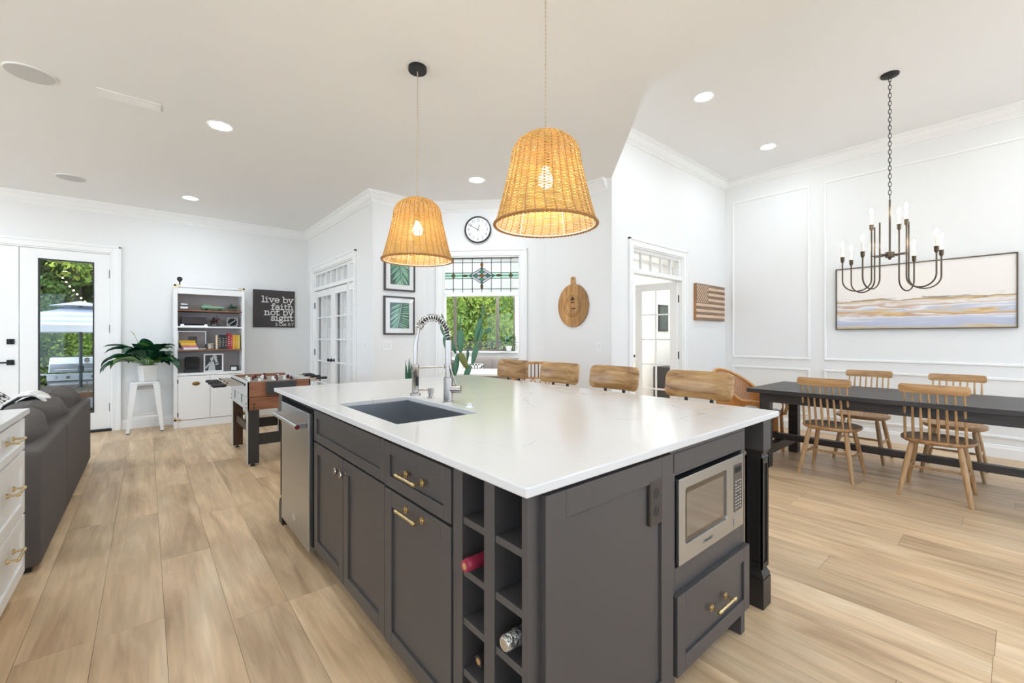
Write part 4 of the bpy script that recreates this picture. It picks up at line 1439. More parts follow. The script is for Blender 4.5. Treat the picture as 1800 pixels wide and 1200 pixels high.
# rattan armchair at the head of the table, local: faces -y
rat_m = mat('honey_rattan', rgb(206, 148, 84), 0.55, var=0.35, bscale=60)
ratd_m = mat('rattan_binding', rgb(200, 146, 88), 0.5, var=0.25, bscale=40, bump=0.3)
ra = thing('rattan_armchair', 'woven honey rattan armchair at the head of the dining table', 'armchair', (5.07, 1.96, 0), 0)
ra.scale = (1.08, 1.05, 1.0)
def uplan(s, f=1.0):
    """U-shaped plan from one arm front round the back to the other: s in 0..1"""
    W_, D_ = 0.29 * f, 0.25 * f
    if s < 0.28:
        t = s / 0.28
        return (-W_, -D_ + (D_ + 0.05) * t)
    if s > 0.72:
        t = (1 - s) / 0.28
        return (W_, -D_ + (D_ + 0.05) * t)
    a = PI * (s - 0.28) / 0.44
    return (-W_ * math.cos(a), 0.05 + 0.22 * f * math.sin(a))
def topz(s):
    k = max(0.0, math.sin(PI * s)) 
    return 0.60 + 0.29 * (max(0.0, (k - 0.48) / 0.52)) ** 1.6
NS, NT = 104, 32
mb = MB()
vs, idx = [], {}
for i in range(NS + 1):
    s = i / NS
    for j in range(NT + 1):
        t = j / NT
        fl_ = 1.0 + 0.10 * (t ** 2) * (topz(s) - 0.55)
        x_, y_ = uplan(s, fl_)
        z_ = 0.40 + (topz(s) - 0.40) * t
        idx[i, j] = len(vs)
        vs.append((x_, y_ + 0.06 * t * max(0, math.sin(PI * s) - 0.5), z_))
fs = []
for i in range(NS):
    s = (i + 0.5) / NS
    for j in range(NT):
        t = (j + 0.5) / NT
        sa = min(s, 1 - s)
        if sa < 0.17 and 0.12 < t < 0.88 and ((sa - 0.085) / 0.075) ** 2 + ((t - 0.5) / 0.36) ** 2 < 1:
            continue
        fs.append((idx[i, j], idx[i + 1, j], idx[i + 1, j + 1], idx[i, j + 1]))
mb.add(vs, fs)
o = mb.build('woven_shell', rat_m, ra, local=True, fix=False)
wm = o.modifiers.new('weave', 'WIREFRAME')
wm.thickness = 0.0105
wm.use_even_offset = False
vs, idx = [], {}
PER = 120
def per(s):
    a = 2 * PI * s
    c_, s_ = math.cos(a), math.sin(a)
    return (0.285 * math.copysign(abs(c_) ** 0.5, c_), 0.02 + 0.265 * math.copysign(abs(s_) ** 0.5, s_))
for i in range(PER):
    x_, y_ = per(i / PER)
    for j in range(22):
        idx[i, j] = len(vs)
        vs.append((x_, y_, 0.40 - 0.30 * j / 21))
fs = []
for i in range(PER):
    q = ((i + 0.5) / PER * 4 + 0.5) % 1.0
    for j in range(21):
        z_ = 0.40 - 0.30 * (j + 0.5) / 21
        arch = abs(q - 0.5) < 0.36 and z_ < 0.10 + 0.17 * math.sqrt(max(0, 1 - ((q - 0.5) / 0.36) ** 2))
        if not arch:
            fs.append((idx[i, j], idx[(i + 1) % PER, j], idx[(i + 1) % PER, j + 1], idx[i, j + 1]))
o = MB().add(vs, fs).build('woven_skirt', rat_m, ra, local=True, fix=False)
wm = o.modifiers.new('weave', 'WIREFRAME')
wm.thickness = 0.0105
wm.use_even_offset = False
tp_ = []
for i in range(61):
    s = i / 60
    x_, y_ = uplan(s, 1.0 + 0.10 * (topz(s) - 0.55))
    tp_.append((x_, y_ + 0.06 * max(0, math.sin(PI * s) - 0.5), topz(s) + 0.004))
tp_ = [(-0.29, -0.262, 0.41), (-0.29, -0.285, 0.50), (-0.29, -0.275, 0.585)] + tp_ + [(0.29, -0.275, 0.585), (0.29, -0.285, 0.50), (0.29, -0.262, 0.41)]
MB().tube(tp_, 0.016, 10).build('top_rail', ratd_m, ra, smooth=True, local=True)
for sx in (-1, 1):
    for y_ in (-0.235, 0.265):
        MB().cyl((sx * 0.275, y_, 0.40), (sx * 0.285, y_ * 1.06, 0.0), 0.017, seg=10).build('leg', ratd_m, ra, smooth=True, local=True)
MB().prism(rrect(-0.27, 0.27, -0.24, 0.24, 0.07), 0.395, 0.408).build('seat_base', ratd_m, ra, local=True)
MB().prism(rrect(-0.265, 0.265, -0.255, 0.23, 0.08), 0.409, 0.475).build('seat_cushion', mat('pale_grey_cushion', rgb(196, 198, 200), 0.95, bump=0.3, bscale=250), ra, smooth=True, bevel=0.025, bseg=4, local=True)

# bamboo chair turned towards the breakfast nook, local: faces +x, back at -x
bam_m = wood('bamboo_cane', [rgb(164, 108, 58), rgb(200, 144, 84), rgb(214, 164, 104)], 0.4, 'Z', 4, 3, 0.05)
bc = thing('bamboo_chair', 'bamboo cane chair with slatted back beside the nook opening', 'chair', (3.62, 3.86, 0), PI / 4)
TZc = 0.968
MB().tube([(-0.235, -0.235, 0.76), (-0.245, -0.245, 0.88), (-0.25, -0.225, 0.945), (-0.255, -0.16, TZc), (-0.255, 0.16, TZc), (-0.25, 0.225, 0.945), (-0.245, 0.245, 0.88), (-0.235, 0.235, 0.76)], 0.016, 10).build('back_bow', bam_m, bc, smooth=True, local=True)
for zz in (0.790, 0.62):
    MB().cyl((-0.24, -0.235, zz), (-0.24, 0.235, zz), 0.012, seg=10).build('back_rail', bam_m, bc, smooth=True, local=True)
for k in range(10):
    yy = -0.19 + 0.38 * k / 9
    MB().cyl((-0.245, yy, 0.79), (-0.253, yy, 0.958), 0.0065, seg=8).build('slat', mat('dark_cane', rgb(126, 92, 62), 0.5), bc, smooth=True, local=True)
for k in range(4):
    ya, yb = -0.225 + 0.1125 * k, -0.225 + 0.1125 * (k + 1)
    MB().cyl((-0.242, ya, 0.785), (-0.242, yb, 0.625), 0.007, seg=8).cyl((-0.242, yb, 0.785), (-0.242, ya, 0.625), 0.007, seg=8).build('cross_brace', bam_m, bc, smooth=True, local=True)
for sy in (-1, 1):
    MB().cyl((-0.24, sy * 0.235, 0.80), (-0.25, sy * 0.245, 0.0), 0.017, seg=10).build('leg', bam_m, bc, smooth=True, local=True)
    MB().cyl((0.22, sy * 0.235, 0.66), (0.225, sy * 0.24, 0.0), 0.017, seg=10).build('leg', bam_m, bc, smooth=True, local=True)
    MB().tube([(-0.24, sy * 0.24, 0.68), (0.0, sy * 0.25, 0.67), (0.22, sy * 0.235, 0.66)], 0.015, 10).build('armrest', bam_m, bc, smooth=True, local=True)
    MB().cyl((-0.245, sy * 0.24, 0.18), (0.222, sy * 0.238, 0.18), 0.010, seg=8).build('stretcher', bam_m, bc, smooth=True, local=True)
MB().prism(rrect(-0.235, 0.235, -0.225, 0.225, 0.03), 0.415, 0.445).build('seat', bam_m, bc, smooth=True, bevel=0.006, local=True)

# ================================================================== FOOSBALL TABLE
GX0, GX1, GY0, GY1 = 0.742, 1.322, 4.850, 5.890
gr_m = mat('speckled_grey_panel', rgb(206, 206, 203), 0.5, var=0.06, bscale=90)
fb = thing('foosball_table', 'walnut and grey foosball table with black handles behind the island', 'game table', ((GX0 + GX1) / 2, (GY0 + GY1) / 2, 0))
for ya, yb in ((GY0, GY0 + 0.018), (GY1 - 0.018, GY1)):
    MB().box(GX0 + 0.002, GX1 - 0.002, ya, yb, 0.679, 0.830).build('end_panel', walnut_m, fb, bevel=0.0015)
    MB().box(GX0 + 0.002, GX1 - 0.002, ya, yb, 0.552, 0.675).build('end_panel', walnut_m, fb, bevel=0.0015)
for xa, xb in ((GX0, GX0 + 0.018), (GX1 - 0.018, GX1)):
    MB().box(xa, xb, GY0, GY1, 0.679, 0.832).build('side_panel', gr_m, fb, bevel=0.0015)
    MB().box(xa, xb, GY0, GY1, 0.552, 0.675).build('side_panel', gr_m, fb, bevel=0.0015)
MB().box(GX0 + 0.018, GX1 - 0.018, GY0 + 0.018, GY1 - 0.018, 0.735, 0.742).build('playfield', mat('foosball_field_green', rgb(120, 140, 132), 0.4), fb)
MB().box(GX0 + 0.018, GX1 - 0.018, GY0 + 0.018, GY1 - 0.018, 0.56, 0.57).build('bottom_panel', gr_m, fb)
MB().box(GX0 + 0.16, GX1 - 0.155, GY0 - 0.062, GY0, 0.700, 0.828).build('ball_tray', mat('dark_grey_tray', rgb(58, 56, 56), 0.5), fb, bevel=0.008, bseg=2)
brl_m = mat('dark_walnut_leg', rgb(70, 48, 28), 0.5, var=0.2, bscale=20)
lgb_m = mat('dark_grey_leg', rgb(50, 49, 48), 0.5)
for sx, xa in ((-1, GX0 + 0.010), (1, GX1 - 0.105)):
    for sy, ya in ((-1, GY0 + 0.008), (1, GY1 - 0.088)):
        l_ = MB().box(xa, xa + 0.095, ya, ya + 0.080, 0.028, 0.552).build('leg', lgb_m if sy < 0 else brl_m, fb, bevel=0.001)
        MB().box(xa - 0.004, xa, ya, ya + 0.080, 0.028, 0.552).build('leg_edge', gr_m, l_)
        MB().cyl((xa + 0.045, ya + 0.04, 0), (xa + 0.045, ya + 0.04, 0.012), 0.020, seg=12).cyl((xa + 0.045, ya + 0.04, 0.01), (xa + 0.045, ya + 0.04, 0.03), 0.007, seg=8).build('foot', blackpl_m, l_)
for ya in (GY0 + 0.03, GY1 - 0.055):
    MB().box(GX0 + 0.105, GX1 - 0.105, ya, ya + 0.022, 0.20, 0.31).build('rail', lgb_m, fb, bevel=0.001)
for xa in (GX0 + 0.04, GX1 - 0.06):
    MB().box(xa, xa + 0.022, GY0 + 0.088, GY1 - 0.088, 0.30, 0.38).build('rail', brl_m, fb, bevel=0.001)
bolt_me = MB().cyl((0, 0, 0), (0, -0.004, 0), 0.008, seg=10).mesh('bolt', blackpl_m)
for xx in (GX0 + 0.06,  GX1 - 0.06):
    for zz in (0.575, 0.608):
        put('bolt', bolt_me, fb, Vector((xx, GY0, zz)) - ORG[fb.name])
for yy in (GY0 + 0.04, GY1 - 0.04):
    for zz in (0.575, 0.615):
        put('bolt', bolt_me, fb, Vector((GX0, yy, zz)) - ORG[fb.name], (0, 0, -PI / 2))
for yy in (GY0 + 0.30, GY1 - 0.30):
    MB().box(GX0 - 0.006, GX0, yy - 0.016, yy + 0.016, 0.60, 0.685).build('latch', nickel_m, fb, bevel=0.002)
redp_m = mat('dark_red_player', rgb(92, 24, 32), 0.35)
whp_m = mat('white_player', rgb(232, 230, 226), 0.35)
pl = MB().box(-0.011, 0.011, -0.009, 0.009, -0.030, 0.018).box(-0.008, 0.008, -0.013, 0.013, -0.056, -0.030)
pl.ball((0, 0, 0.030), 0.0135, 10, 7)
pl.cyl((-0.018, 0, 0.008), (0.018, 0, 0.008), 0.008, seg=8)
pme_r, pme_w = pl.mesh('player', redp_m, smooth=True), pl.mesh('player', whp_m, smooth=True)
ROD = [(0, 1, 'w'), (1, 2, 'w'), (2, 3, 'r'), (3, 4, 'w'), (4, 4, 'r'), (5, 3, 'w'), (6, 2, 'r'), (7, 1, 'r')]
for k, npl_, c in ROD:
    yy = GY0 + 0.10 + k * (GY1 - GY0 - 0.20) / 7
    left = c == 'w'
    zz = 0.800
    xh = GX0 - 0.165 if left else GX1 + 0.165
    xe = GX1 + 0.12 if left else GX0 - 0.12
    rd = MB().cyl((xh, yy, zz), (xe, yy, zz), 0.0062, seg=8).build('rod', chrome_m, fb, smooth=True)
    sgn = -1 if left else 1
    MB().tube([(xh + sgn * q, yy, zz) for q in (-0.012, 0.0, 0.01, 0.05, 0.09, 0.105)], [0.009, 0.013, 0.0155, 0.014, 0.016, 0.010], 12).build('handle', blackpl_m, rd, smooth=True)
    MB().cyl((xe - sgn * -0.006, yy, zz), (xe + sgn * -0.006, yy, zz), 0.0095, seg=10).build('end_cap', blackpl_m, rd)
    for xb_ in (GX0 - 0.006, GX1 + 0.006):
        MB().cyl((xb_ - 0.006, yy, zz), (xb_ + 0.006, yy, zz), 0.013, seg=10).build('bearing', blackpl_m, rd)
    for q in range(npl_):
        xx = (GX0 + GX1) / 2 + (q - (npl_ - 1) / 2) * 0.46 / max(npl_, 2) + 0.03 * sgn
        tilt = RND.uniform(-0.5, 0.5)
        put('player', pme_w if c == 'w' else pme_r, rd, Vector((xx, yy, zz)) - ORG[fb.name], (tilt, 0, PI / 2 * 0))

# ================================================================== WHITE METAL STOOL AND PEACE LILY
wm_ = mat('white_enamel_metal', rgb(236, 236, 234), 0.4)
ms = thing('metal_stool', 'white metal stool carrying the potted peace lily', 'stool', (-0.015, 7.665, 0))
C0 = (-0.015, 7.665)
sp_ = MB().prism([(C0[0] + p[0], C0[1] + p[1]) for p in rrect(-0.150, 0.150, -0.150, 0.150, 0.03)], 0.645, 0.672)
sp_.build('seat', wm_, ms, smooth=True, bevel=0.008, bseg=3)
for sx in (-1, 1):
    for sy in (-1, 1):
        a = (C0[0] + sx * 0.146, C0[1] + sy * 0.146)
        b = (C0[0] + sx * 0.190, C0[1] + sy * 0.168)
        wt, wb_ = 0.070, 0.032
        m_ = MB()
        # two flanges meeting at the outer corner, tapering downwards
        m_.plate([(a[0], a[1], 0.65), (a[0] - sx * wt, a[1], 0.65), (b[0] - sx * wb_, b[1], 0.012), (b[0], b[1], 0.012)], sy * sx * 0.004)
        m_.plate([(a[0], a[1], 0.65), (a[0], a[1] - sy * wt, 0.65), (b[0], b[1] - sy * wb_, 0.012), (b[0], b[1], 0.012)], -sy * sx * 0.004)
        l_ = m_.build('leg', wm_, ms)
        MB().box(b[0] - sx * 0.016 - 0.017, b[0] - sx * 0.016 + 0.017, b[1] - sy * 0.016 - 0.017, b[1] - sy * 0.016 + 0.017, 0.0, 0.012).build('foot', blackpl_m, l_)
for sx in (-1, 1):
    MB().beam((C0[0] + sx * 0.165, C0[1] - 0.15, 0.23), (C0[0] + sx * 0.165, C0[1] + 0.15, 0.23), 0.012, 0.022).build('stretcher', wm_, ms)
for sy in (-1, 1):
    MB().beam((C0[0] - 0.165, C0[1] + sy * 0.153, 0.215), (C0[0] + 0.165, C0[1] + sy * 0.153, 0.215), 0.012, 0.022).build('stretcher', wm_, ms)
    MB().box(C0[0] - 0.10, C0[0] + 0.10, C0[1] + sy * 0.146 - 0.004, C0[1] + sy * 0.146 + 0.004, 0.575, 0.600).build('brace', nickel_m, ms)
PX, PY, PZ = 0.012, 7.665, 0.6722
pt = thing('planter', 'white square tapered planter on the metal stool', 'planter', (PX, PY, PZ))
def taper(mb, c, h0, h1, z0, z1, rot):
    vs = []
    for h, z in ((h0, z0), (h1, z1)):
        for k in range(4):
            t = rot + PI / 4 + PI / 2 * k
            vs.append((c[0] + h * 1.414 * math.cos(t), c[1] + h * 1.414 * math.sin(t), z))
    return mb.add(vs, [(0, 3, 2, 1), (4, 5, 6, 7), (0, 1, 5, 4), (1, 2, 6, 5), (2, 3, 7, 6), (3, 0, 4, 7)])
pot_m = mat('white_ceramic', rgb(232, 230, 226), 0.45, var=0.04, bscale=25)
taper(MB(), (PX, PY), 0.072, 0.090, PZ, PZ + 0.215, 0.35).build('pot', pot_m, pt, bevel=0.006, bseg=2)
taper(MB(), (PX, PY), 0.080, 0.080, PZ + 0.214, PZ + 0.2175, 0.35).build('soil', mat('potting_soil', rgb(58, 44, 34), 1.0, bump=0.8, bscale=120), pt)
def leaf_mesh(mb, base, direction, length, width, droop, mat_i=0, nseg=9, fold=0.25, stem=0.35):
    """arching blade: stem, then pointed oval leaf with a folded midrib"""
    d = Vector(direction).normalized()
    h = Vector((d.x, d.y, 0))
    h = h.normalized() if h.length > 1e-3 else Vector((1, 0, 0))
    side = Vector((-h.y, h.x, 0))
    p = Vector(base)
    ang = math.asin(max(-1, min(1, d.z)))
    pts = []
    step = length / nseg
    for i in range(nseg + 1):
        pts.append((p.copy(), ang))
        p = p + (h * math.cos(ang) + Vector((0, 0, 1)) * math.sin(ang)) * step
        ang -= droop / nseg * (0.4 + 1.2 * i / nseg)
    ns = int(nseg * stem)
    mb.cm = 1
    mb.tube([q[0] for q in pts[:ns + 1]], 0.0035, 5)
    mb.cm = mat_i
    vs, fs = [], []
    L = nseg - ns
    for i in range(L + 1):
        q, a = pts[ns + i]
        t = i / L
        w_ = width * (math.sin(PI * min(1, t ** 0.75)) ** 0.8 if 0 < t < 1 else 0.02)
        up = (Vector((0, 0, 1)) * math.cos(a) - h * math.sin(a))
        vs += [q - side * w_ / 2 + up * w_ * fold, q, q + side * w_ / 2 + up * w_ * fold]
    for i in range(L):
        for k in range(2):
            fs.append((i * 3 + k, i * 3 + k + 1, (i + 1) * 3 + k + 1, (i + 1) * 3 + k))
    mb.add(vs, fs)
ll = thing('peace_lily', 'leafy dark green peace lily in the white planter', 'plant', (PX, PY, PZ + 0.2176))
rl = random.Random(4)
nleaf = 64
for k in range(nleaf):
    a = 2 * PI * (k * 0.382) + rl.uniform(-0.3, 0.3)
    el = rl.uniform(0.6, 1.35) if k > 20 else rl.uniform(0.35, 0.9)
    ln = rl.uniform(0.36, 0.56) if k > 20 else rl.uniform(0.42, 0.60)
    dx, dy = math.cos(a), math.sin(a)
    if dy > 0.2:
        ln *= 0.62
    if dy < -0.2 and abs(dx) < 0.6:
        el = max(el, 0.95)
        ln *= 0.82
    if dx > 0.3:
        dy = -abs(dy) - 0.45
        q_ = math.hypot(dx, dy)
        dx, dy = dx / q_, dy / q_
        ln *= 0.80 if dx > 0.6 else 0.9
    m_ = MB()
    leaf_mesh(m_, (PX + 0.03 * dx, PY + 0.03 * dy, PZ + 0.218), (dx * math.cos(el), dy * math.cos(el) * 0.8, math.sin(el)), ln, rl.uniform(0.10, 0.165), rl.uniform(1.3, 2.5) if not (dy < -0.2 and abs(dx) < 0.6) else rl.uniform(0.8, 1.5))
    m_.build('leaf', [leaf_m if rl.random() < 0.85 else leafy_m, stem_m], ll, smooth=True, fix=False)
m_ = MB()
m_.cm = 1
m_.tube([(PX - 0.02, PY, PZ + 0.218), (PX - 0.06, PY - 0.02, PZ + 0.42), (PX - 0.13, PY - 0.04, PZ + 0.60)], 0.003, 6)
m_.cm = 0
leaf_mesh(m_, (PX - 0.13, PY - 0.04, PZ + 0.60), (-0.5, 0, 0.85), 0.10, 0.035, 0.2, 0, 6, 0.4, 0.05)
m_.build('flower', [mat('pale_green_spathe', rgb(180, 200, 150), 0.5), stem_m], ll, smooth=True, fix=False)

# ================================================================== BOOKCASE
BX0, BXR, BY0, BY1, BZ = 0.286, 1.122, 7.540, 7.952, 1.995
bk = thing('bookcase', 'white campaign bookcase with brass corners and walnut shelves', 'bookcase', ((BX0 + BXR) / 2, (BY0 + BY1) / 2, 0))
for xa, xb in ((BX0, BX0 + 0.040), (BXR - 0.034, BXR)):
    MB().box(xa, xb, BY0, BY1, 0.0, BZ).build('side_panel', white_m, bk, bevel=0.002)
IXL, IXR = BX0 + 0.040, BXR - 0.034
MB().box(IXL, IXR, BY0, BY1, 1.962, BZ).build('top_panel', white_m, bk, bevel=0.002)
MB().box(IXL, IXR, BY0 + 0.004, BY0 + 0.026, 1.872, 1.957).build('top_rail', white_m, bk, bevel=0.002)
MB().box(IXL, IXR, BY1 - 0.012, BY1, 0.06, 1.962).build('back_panel', mat('grey_grasscloth', rgb(208, 200, 196), 0.9, bump=0.3, bscale=160, var=0.06), bk)
MB().box(IXL, IXR, BY0 + 0.004, BY1 - 0.012, 1.632, 1.652).build('shelf', shelfwood_m, bk, bevel=0.0015)
MB().box(IXL, IXR, BY0 + 0.002, BY1 - 0.012, 1.398, 1.420).build('shelf', white_m, bk, bevel=0.0015)
MB().box(IXL, IXR, BY0 + 0.004, BY1 - 0.012, 1.072, 1.092).build('shelf', shelfwood_m, bk, bevel=0.0015)
MB().box(IXL, IXR, BY0 + 0.002, BY1 - 0.012, 0.728, 0.762).build('shelf', white_m, bk, bevel=0.0015)
MB().box(IXL, IXR, BY0 + 0.010, BY1 - 0.012, 0.0, 0.105).build('plinth', white_m, bk, bevel=0.0015)
xm_ = (IXL + IXR) / 2 - 0.01
for xa, xb, hx_ in ((IXL + 0.003, xm_ - 0.002, IXL), (xm_ + 0.002, IXR - 0.003, IXR)):
    d_ = MB().box(xa, xb, BY0 + 0.002, BY0 + 0.022, 0.112, 0.722).build('door', white_m, bk, bevel=0.0015)
    for zz in (0.19, 0.65):
        MB().box(hx_ - 0.005, hx_ + 0.006, BY0 - 0.004, BY0 + 0.003, zz - 0.028, zz + 0.028).build('hinge', bronze_m, d_)
    xc = (xa + xb) / 2 + 0.02
    k_ = MB()
    k_.tube([(xc, BY0 + 0.002 - q, 0.612) for q in (0, 0.006, 0.012, 0.014)], [0.045, 0.043, 0.03, 0.01], 18)
    k_.v = [(xc + (v[0] - xc), v[1], 0.612 + (v[2] - 0.612) * 0.62) for v in k_.v]
    k_.build('knob', abrass_m, d_, smooth=True)
for xa, s in ((BX0, 1), (BXR, -1)):
    for z0, sz in ((BZ, -1), (0.105, 1)):
        m_ = MB()
        za, zb = sorted((z0 + 0.002 * -sz, z0 + sz * 0.050))
        x0_, x1_ = sorted((xa - 0.002 * s, xa + s * 0.024))
        m_.box(x0_, x1_, BY0 - 0.003, BY0 + 0.03, za, zb)
        za, zb = sorted((z0 + 0.002 * -sz, z0 + sz * 0.022))
        x0_, x1_ = sorted((xa - 0.002 * s, xa + s * 0.075))
        m_.box(x0_, x1_, BY0 - 0.003, BY0 + 0.03, za, zb)
        m_.build('corner_bracket', brass_m, bk, bevel=0.001)

S1, S2, S3, S4 = 1.652, 1.420, 1.092, 0.762
YM = 7.66
# top shelf
tc_ = thing('toy_car', 'small white toy car on the top bookcase shelf', 'toy', (0.400, YM, S1))
m_ = MB().box(0.355, 0.445, YM - 0.075, YM + 0.075, S1 + 0.012, S1 + 0.045)
m_.build('body', whitepl_m, tc_, bevel=0.008, bseg=2)
MB().box(0.362, 0.438, YM - 0.045, YM + 0.055, S1 + 0.045, S1 + 0.068).build('window_band', mat('toy_dark_glass', rgb(40, 48, 60), 0.2), tc_, bevel=0.003)
MB().box(0.360, 0.440, YM - 0.050, YM + 0.060, S1 + 0.068, S1 + 0.088).build('roof', whitepl_m, tc_, bevel=0.006, bseg=2)
for xx in (0.360, 0.428):
    for yy in (YM - 0.05, YM + 0.05):
        MB().cyl((xx, yy, S1 + 0.014), (xx + 0.012, yy, S1 + 0.014), 0.014, seg=12).build('wheel', blackpl_m, tc_)
gt = thing('toy_convertible', 'pale green vintage toy convertible on the top bookcase shelf', 'toy', (0.735, YM, S1))
tg_m = mat('mint_green_enamel', rgb(140, 178, 146), 0.3)
tgd_m = mat('deep_green_enamel', rgb(84, 122, 96), 0.3)
m_ = MB().prism([(0.605, S1 + 0.014), (0.868, S1 + 0.014), (0.872, S1 + 0.035), (0.600, S1 + 0.038)], YM - 0.06, YM + 0.06, 'xz')
m_.build('lower_body', tgd_m, gt, bevel=0.006, bseg=2)
m_ = MB().prism([(0.598, S1 + 0.038), (0.875, S1 + 0.036), (0.872, S1 + 0.058), (0.80, S1 + 0.064), (0.690, S1 + 0.066), (0.60, S1 + 0.064)], YM - 0.058, YM + 0.058, 'xz')
m_.build('upper_body', tg_m, gt, bevel=0.008, bseg=2)
MB().prism([(0.615, S1 + 0.066), (0.715, S1 + 0.066), (0.700, S1 + 0.084), (0.622, S1 + 0.082)], YM - 0.05, YM + 0.05, 'xz').build('soft_top', tg_m, gt, bevel=0.005)
MB().prism([(0.725, S1 + 0.062), (0.80, S1 + 0.060), (0.795, S1 + 0.072), (0.73, S1 + 0.074)], YM - 0.045, YM + 0.045, 'xz').build('seats', mat('rose_toy_seat', rgb(170, 110, 100), 0.6), gt)
for xx in (0.660, 0.820):
    for yy in (YM - 0.062, YM + 0.052):
        MB().cyl((xx, yy, S1 + 0.017), (xx, yy + 0.012, S1 + 0.017), 0.017, seg=14).build('wheel', blackpl_m, gt)
su = thing('succulent', 'small succulent in a grey bowl on the top bookcase shelf', 'plant', (0.985, YM, S1))
MB().lathe([(0.030, 0), (0.052, 0.012), (0.058, 0.034), (0.052, 0.036), (0.045, 0.030), (0, 0.030)], (0.985, YM, S1), 20).build('bowl', mat('grey_stone_bowl', rgb(110, 100, 98), 0.8, var=0.1), su, smooth=True)
rl = random.Random(11)
for k in range(34):
    a = rl.uniform(0, 2 * PI)
    el = rl.uniform(0.3, 1.4)
    m_ = MB()
    yel = math.cos(a) > 0.5 and rl.random() < 0.5
    leaf_mesh(m_, (0.985 + 0.02 * math.cos(a), YM + 0.02 * math.sin(a), S1 + 0.03), (math.cos(a) * math.cos(el), math.sin(a) * math.cos(el), math.sin(el)), rl.uniform(0.05, 0.11), 0.017, rl.uniform(0.0, 0.9), 0, 5, 0.3, 0.0)
    m_.build('leaf', [mat('succulent_yellow', rgb(176, 168, 56), 0.5) if yel else mat('succulent_green', rgb(62, 112, 80), 0.45, var=0.3, bscale=60), stem_m], su, smooth=True, fix=False)
# second shelf
jb = thing('keepsake_box', 'dark brown box on a silver tray on the second bookcase shelf', 'box', (0.515, YM, S2))
MB().box(0.368, 0.660, YM - 0.09, YM + 0.09, S2 + 0.030, S2 + 0.125).build('body', mat('dark_plum_leather', rgb(48, 36, 38), 0.45, var=0.1), jb, bevel=0.004)
MB().box(0.364, 0.664, YM - 0.094, YM + 0.094, S2 + 0.118, S2 + 0.132).build('lid', mat('dark_plum_lid', rgb(58, 42, 42), 0.4), jb, bevel=0.003)
MB().box(0.352, 0.672, YM - 0.10, YM + 0.10, S2, S2 + 0.012).box(0.36, 0.40, YM - 0.08, YM + 0.08, S2 + 0.012, S2 + 0.03).box(0.63, 0.665, YM - 0.08, YM + 0.08, S2 + 0.012, S2 + 0.03).build('tray', chrome_m, jb, bevel=0.002)
gb = thing('dried_flower_vase', 'clear glass vase of dark dried flowers on the second bookcase shelf', 'vase', (0.755, YM, S2))
MB().lathe([(0.03, 0), (0.045, 0.01), (0.048, 0.04), (0.035, 0.065), (0.032, 0.065), (0.044, 0.04), (0.041, 0.012), (0, 0.006)], (0.755, YM, S2), 20).build('vessel', glass('vase_glass', (0.93, 0.95, 0.95), 1.6), gb, smooth=True)
rl = random.Random(3)
fl_m = mat('dried_burgundy_petal', rgb(84, 44, 46), 0.9, var=0.4, bscale=90)
for k in range(40):
    c = Vector((0.755 + rl.gauss(0.008, 0.026), YM + rl.gauss(0, 0.022), S2 + 0.095 + rl.gauss(0, 0.020)))
    m_ = MB().ball(c, rl.uniform(0.006, 0.013), 7, 5)
    m_.cyl((0.755, YM, S2 + 0.03), c, 0.001, seg=4)
    m_.build('dried_flower', fl_m, gb)
gc = thing('gauge_clock', 'square clock with round black aviation dial on the second bookcase shelf', 'clock', (0.978, YM, S2))
MB().prism(rrect(0.905, 1.050, S2, S2 + 0.142, 0.012), YM - 0.025, YM + 0.025, 'xz').build('case', mat('pewter_case', rgb(150, 144, 142), 0.4, 0.6), gc, bevel=0.003)
MB().cyl((0.978, YM - 0.032, S2 + 0.071), (0.978, YM - 0.025, S2 + 0.071), 0.060, seg=32).build('dial', gap_m, gc)
tk = MB()
for k in range(12):
    t = 2 * PI * k / 12
    tk.beam((0.978 + 0.048 * math.cos(t), YM - 0.0326, S2 + 0.071 + 0.048 * math.sin(t)), (0.978 + 0.056 * math.cos(t), YM - 0.0326, S2 + 0.071 + 0.056 * math.sin(t)), 0.003, 0.001, (0, 1, 0))
tk.build('tick_mark', whitepl_m, gc)
MB().beam((0.935, YM - 0.033, S2 + 0.035), (1.012, YM - 0.033, S2 + 0.098), 0.001, 0.006).build('hand', whitepl_m, gc)
for sx in (0.917, 1.038):
    for sz in (S2 + 0.012, S2 + 0.130):
        MB().cyl((sx, YM - 0.028, sz), (sx, YM - 0.025, sz), 0.006, seg=8).build('screw', blackpl_m, gc)
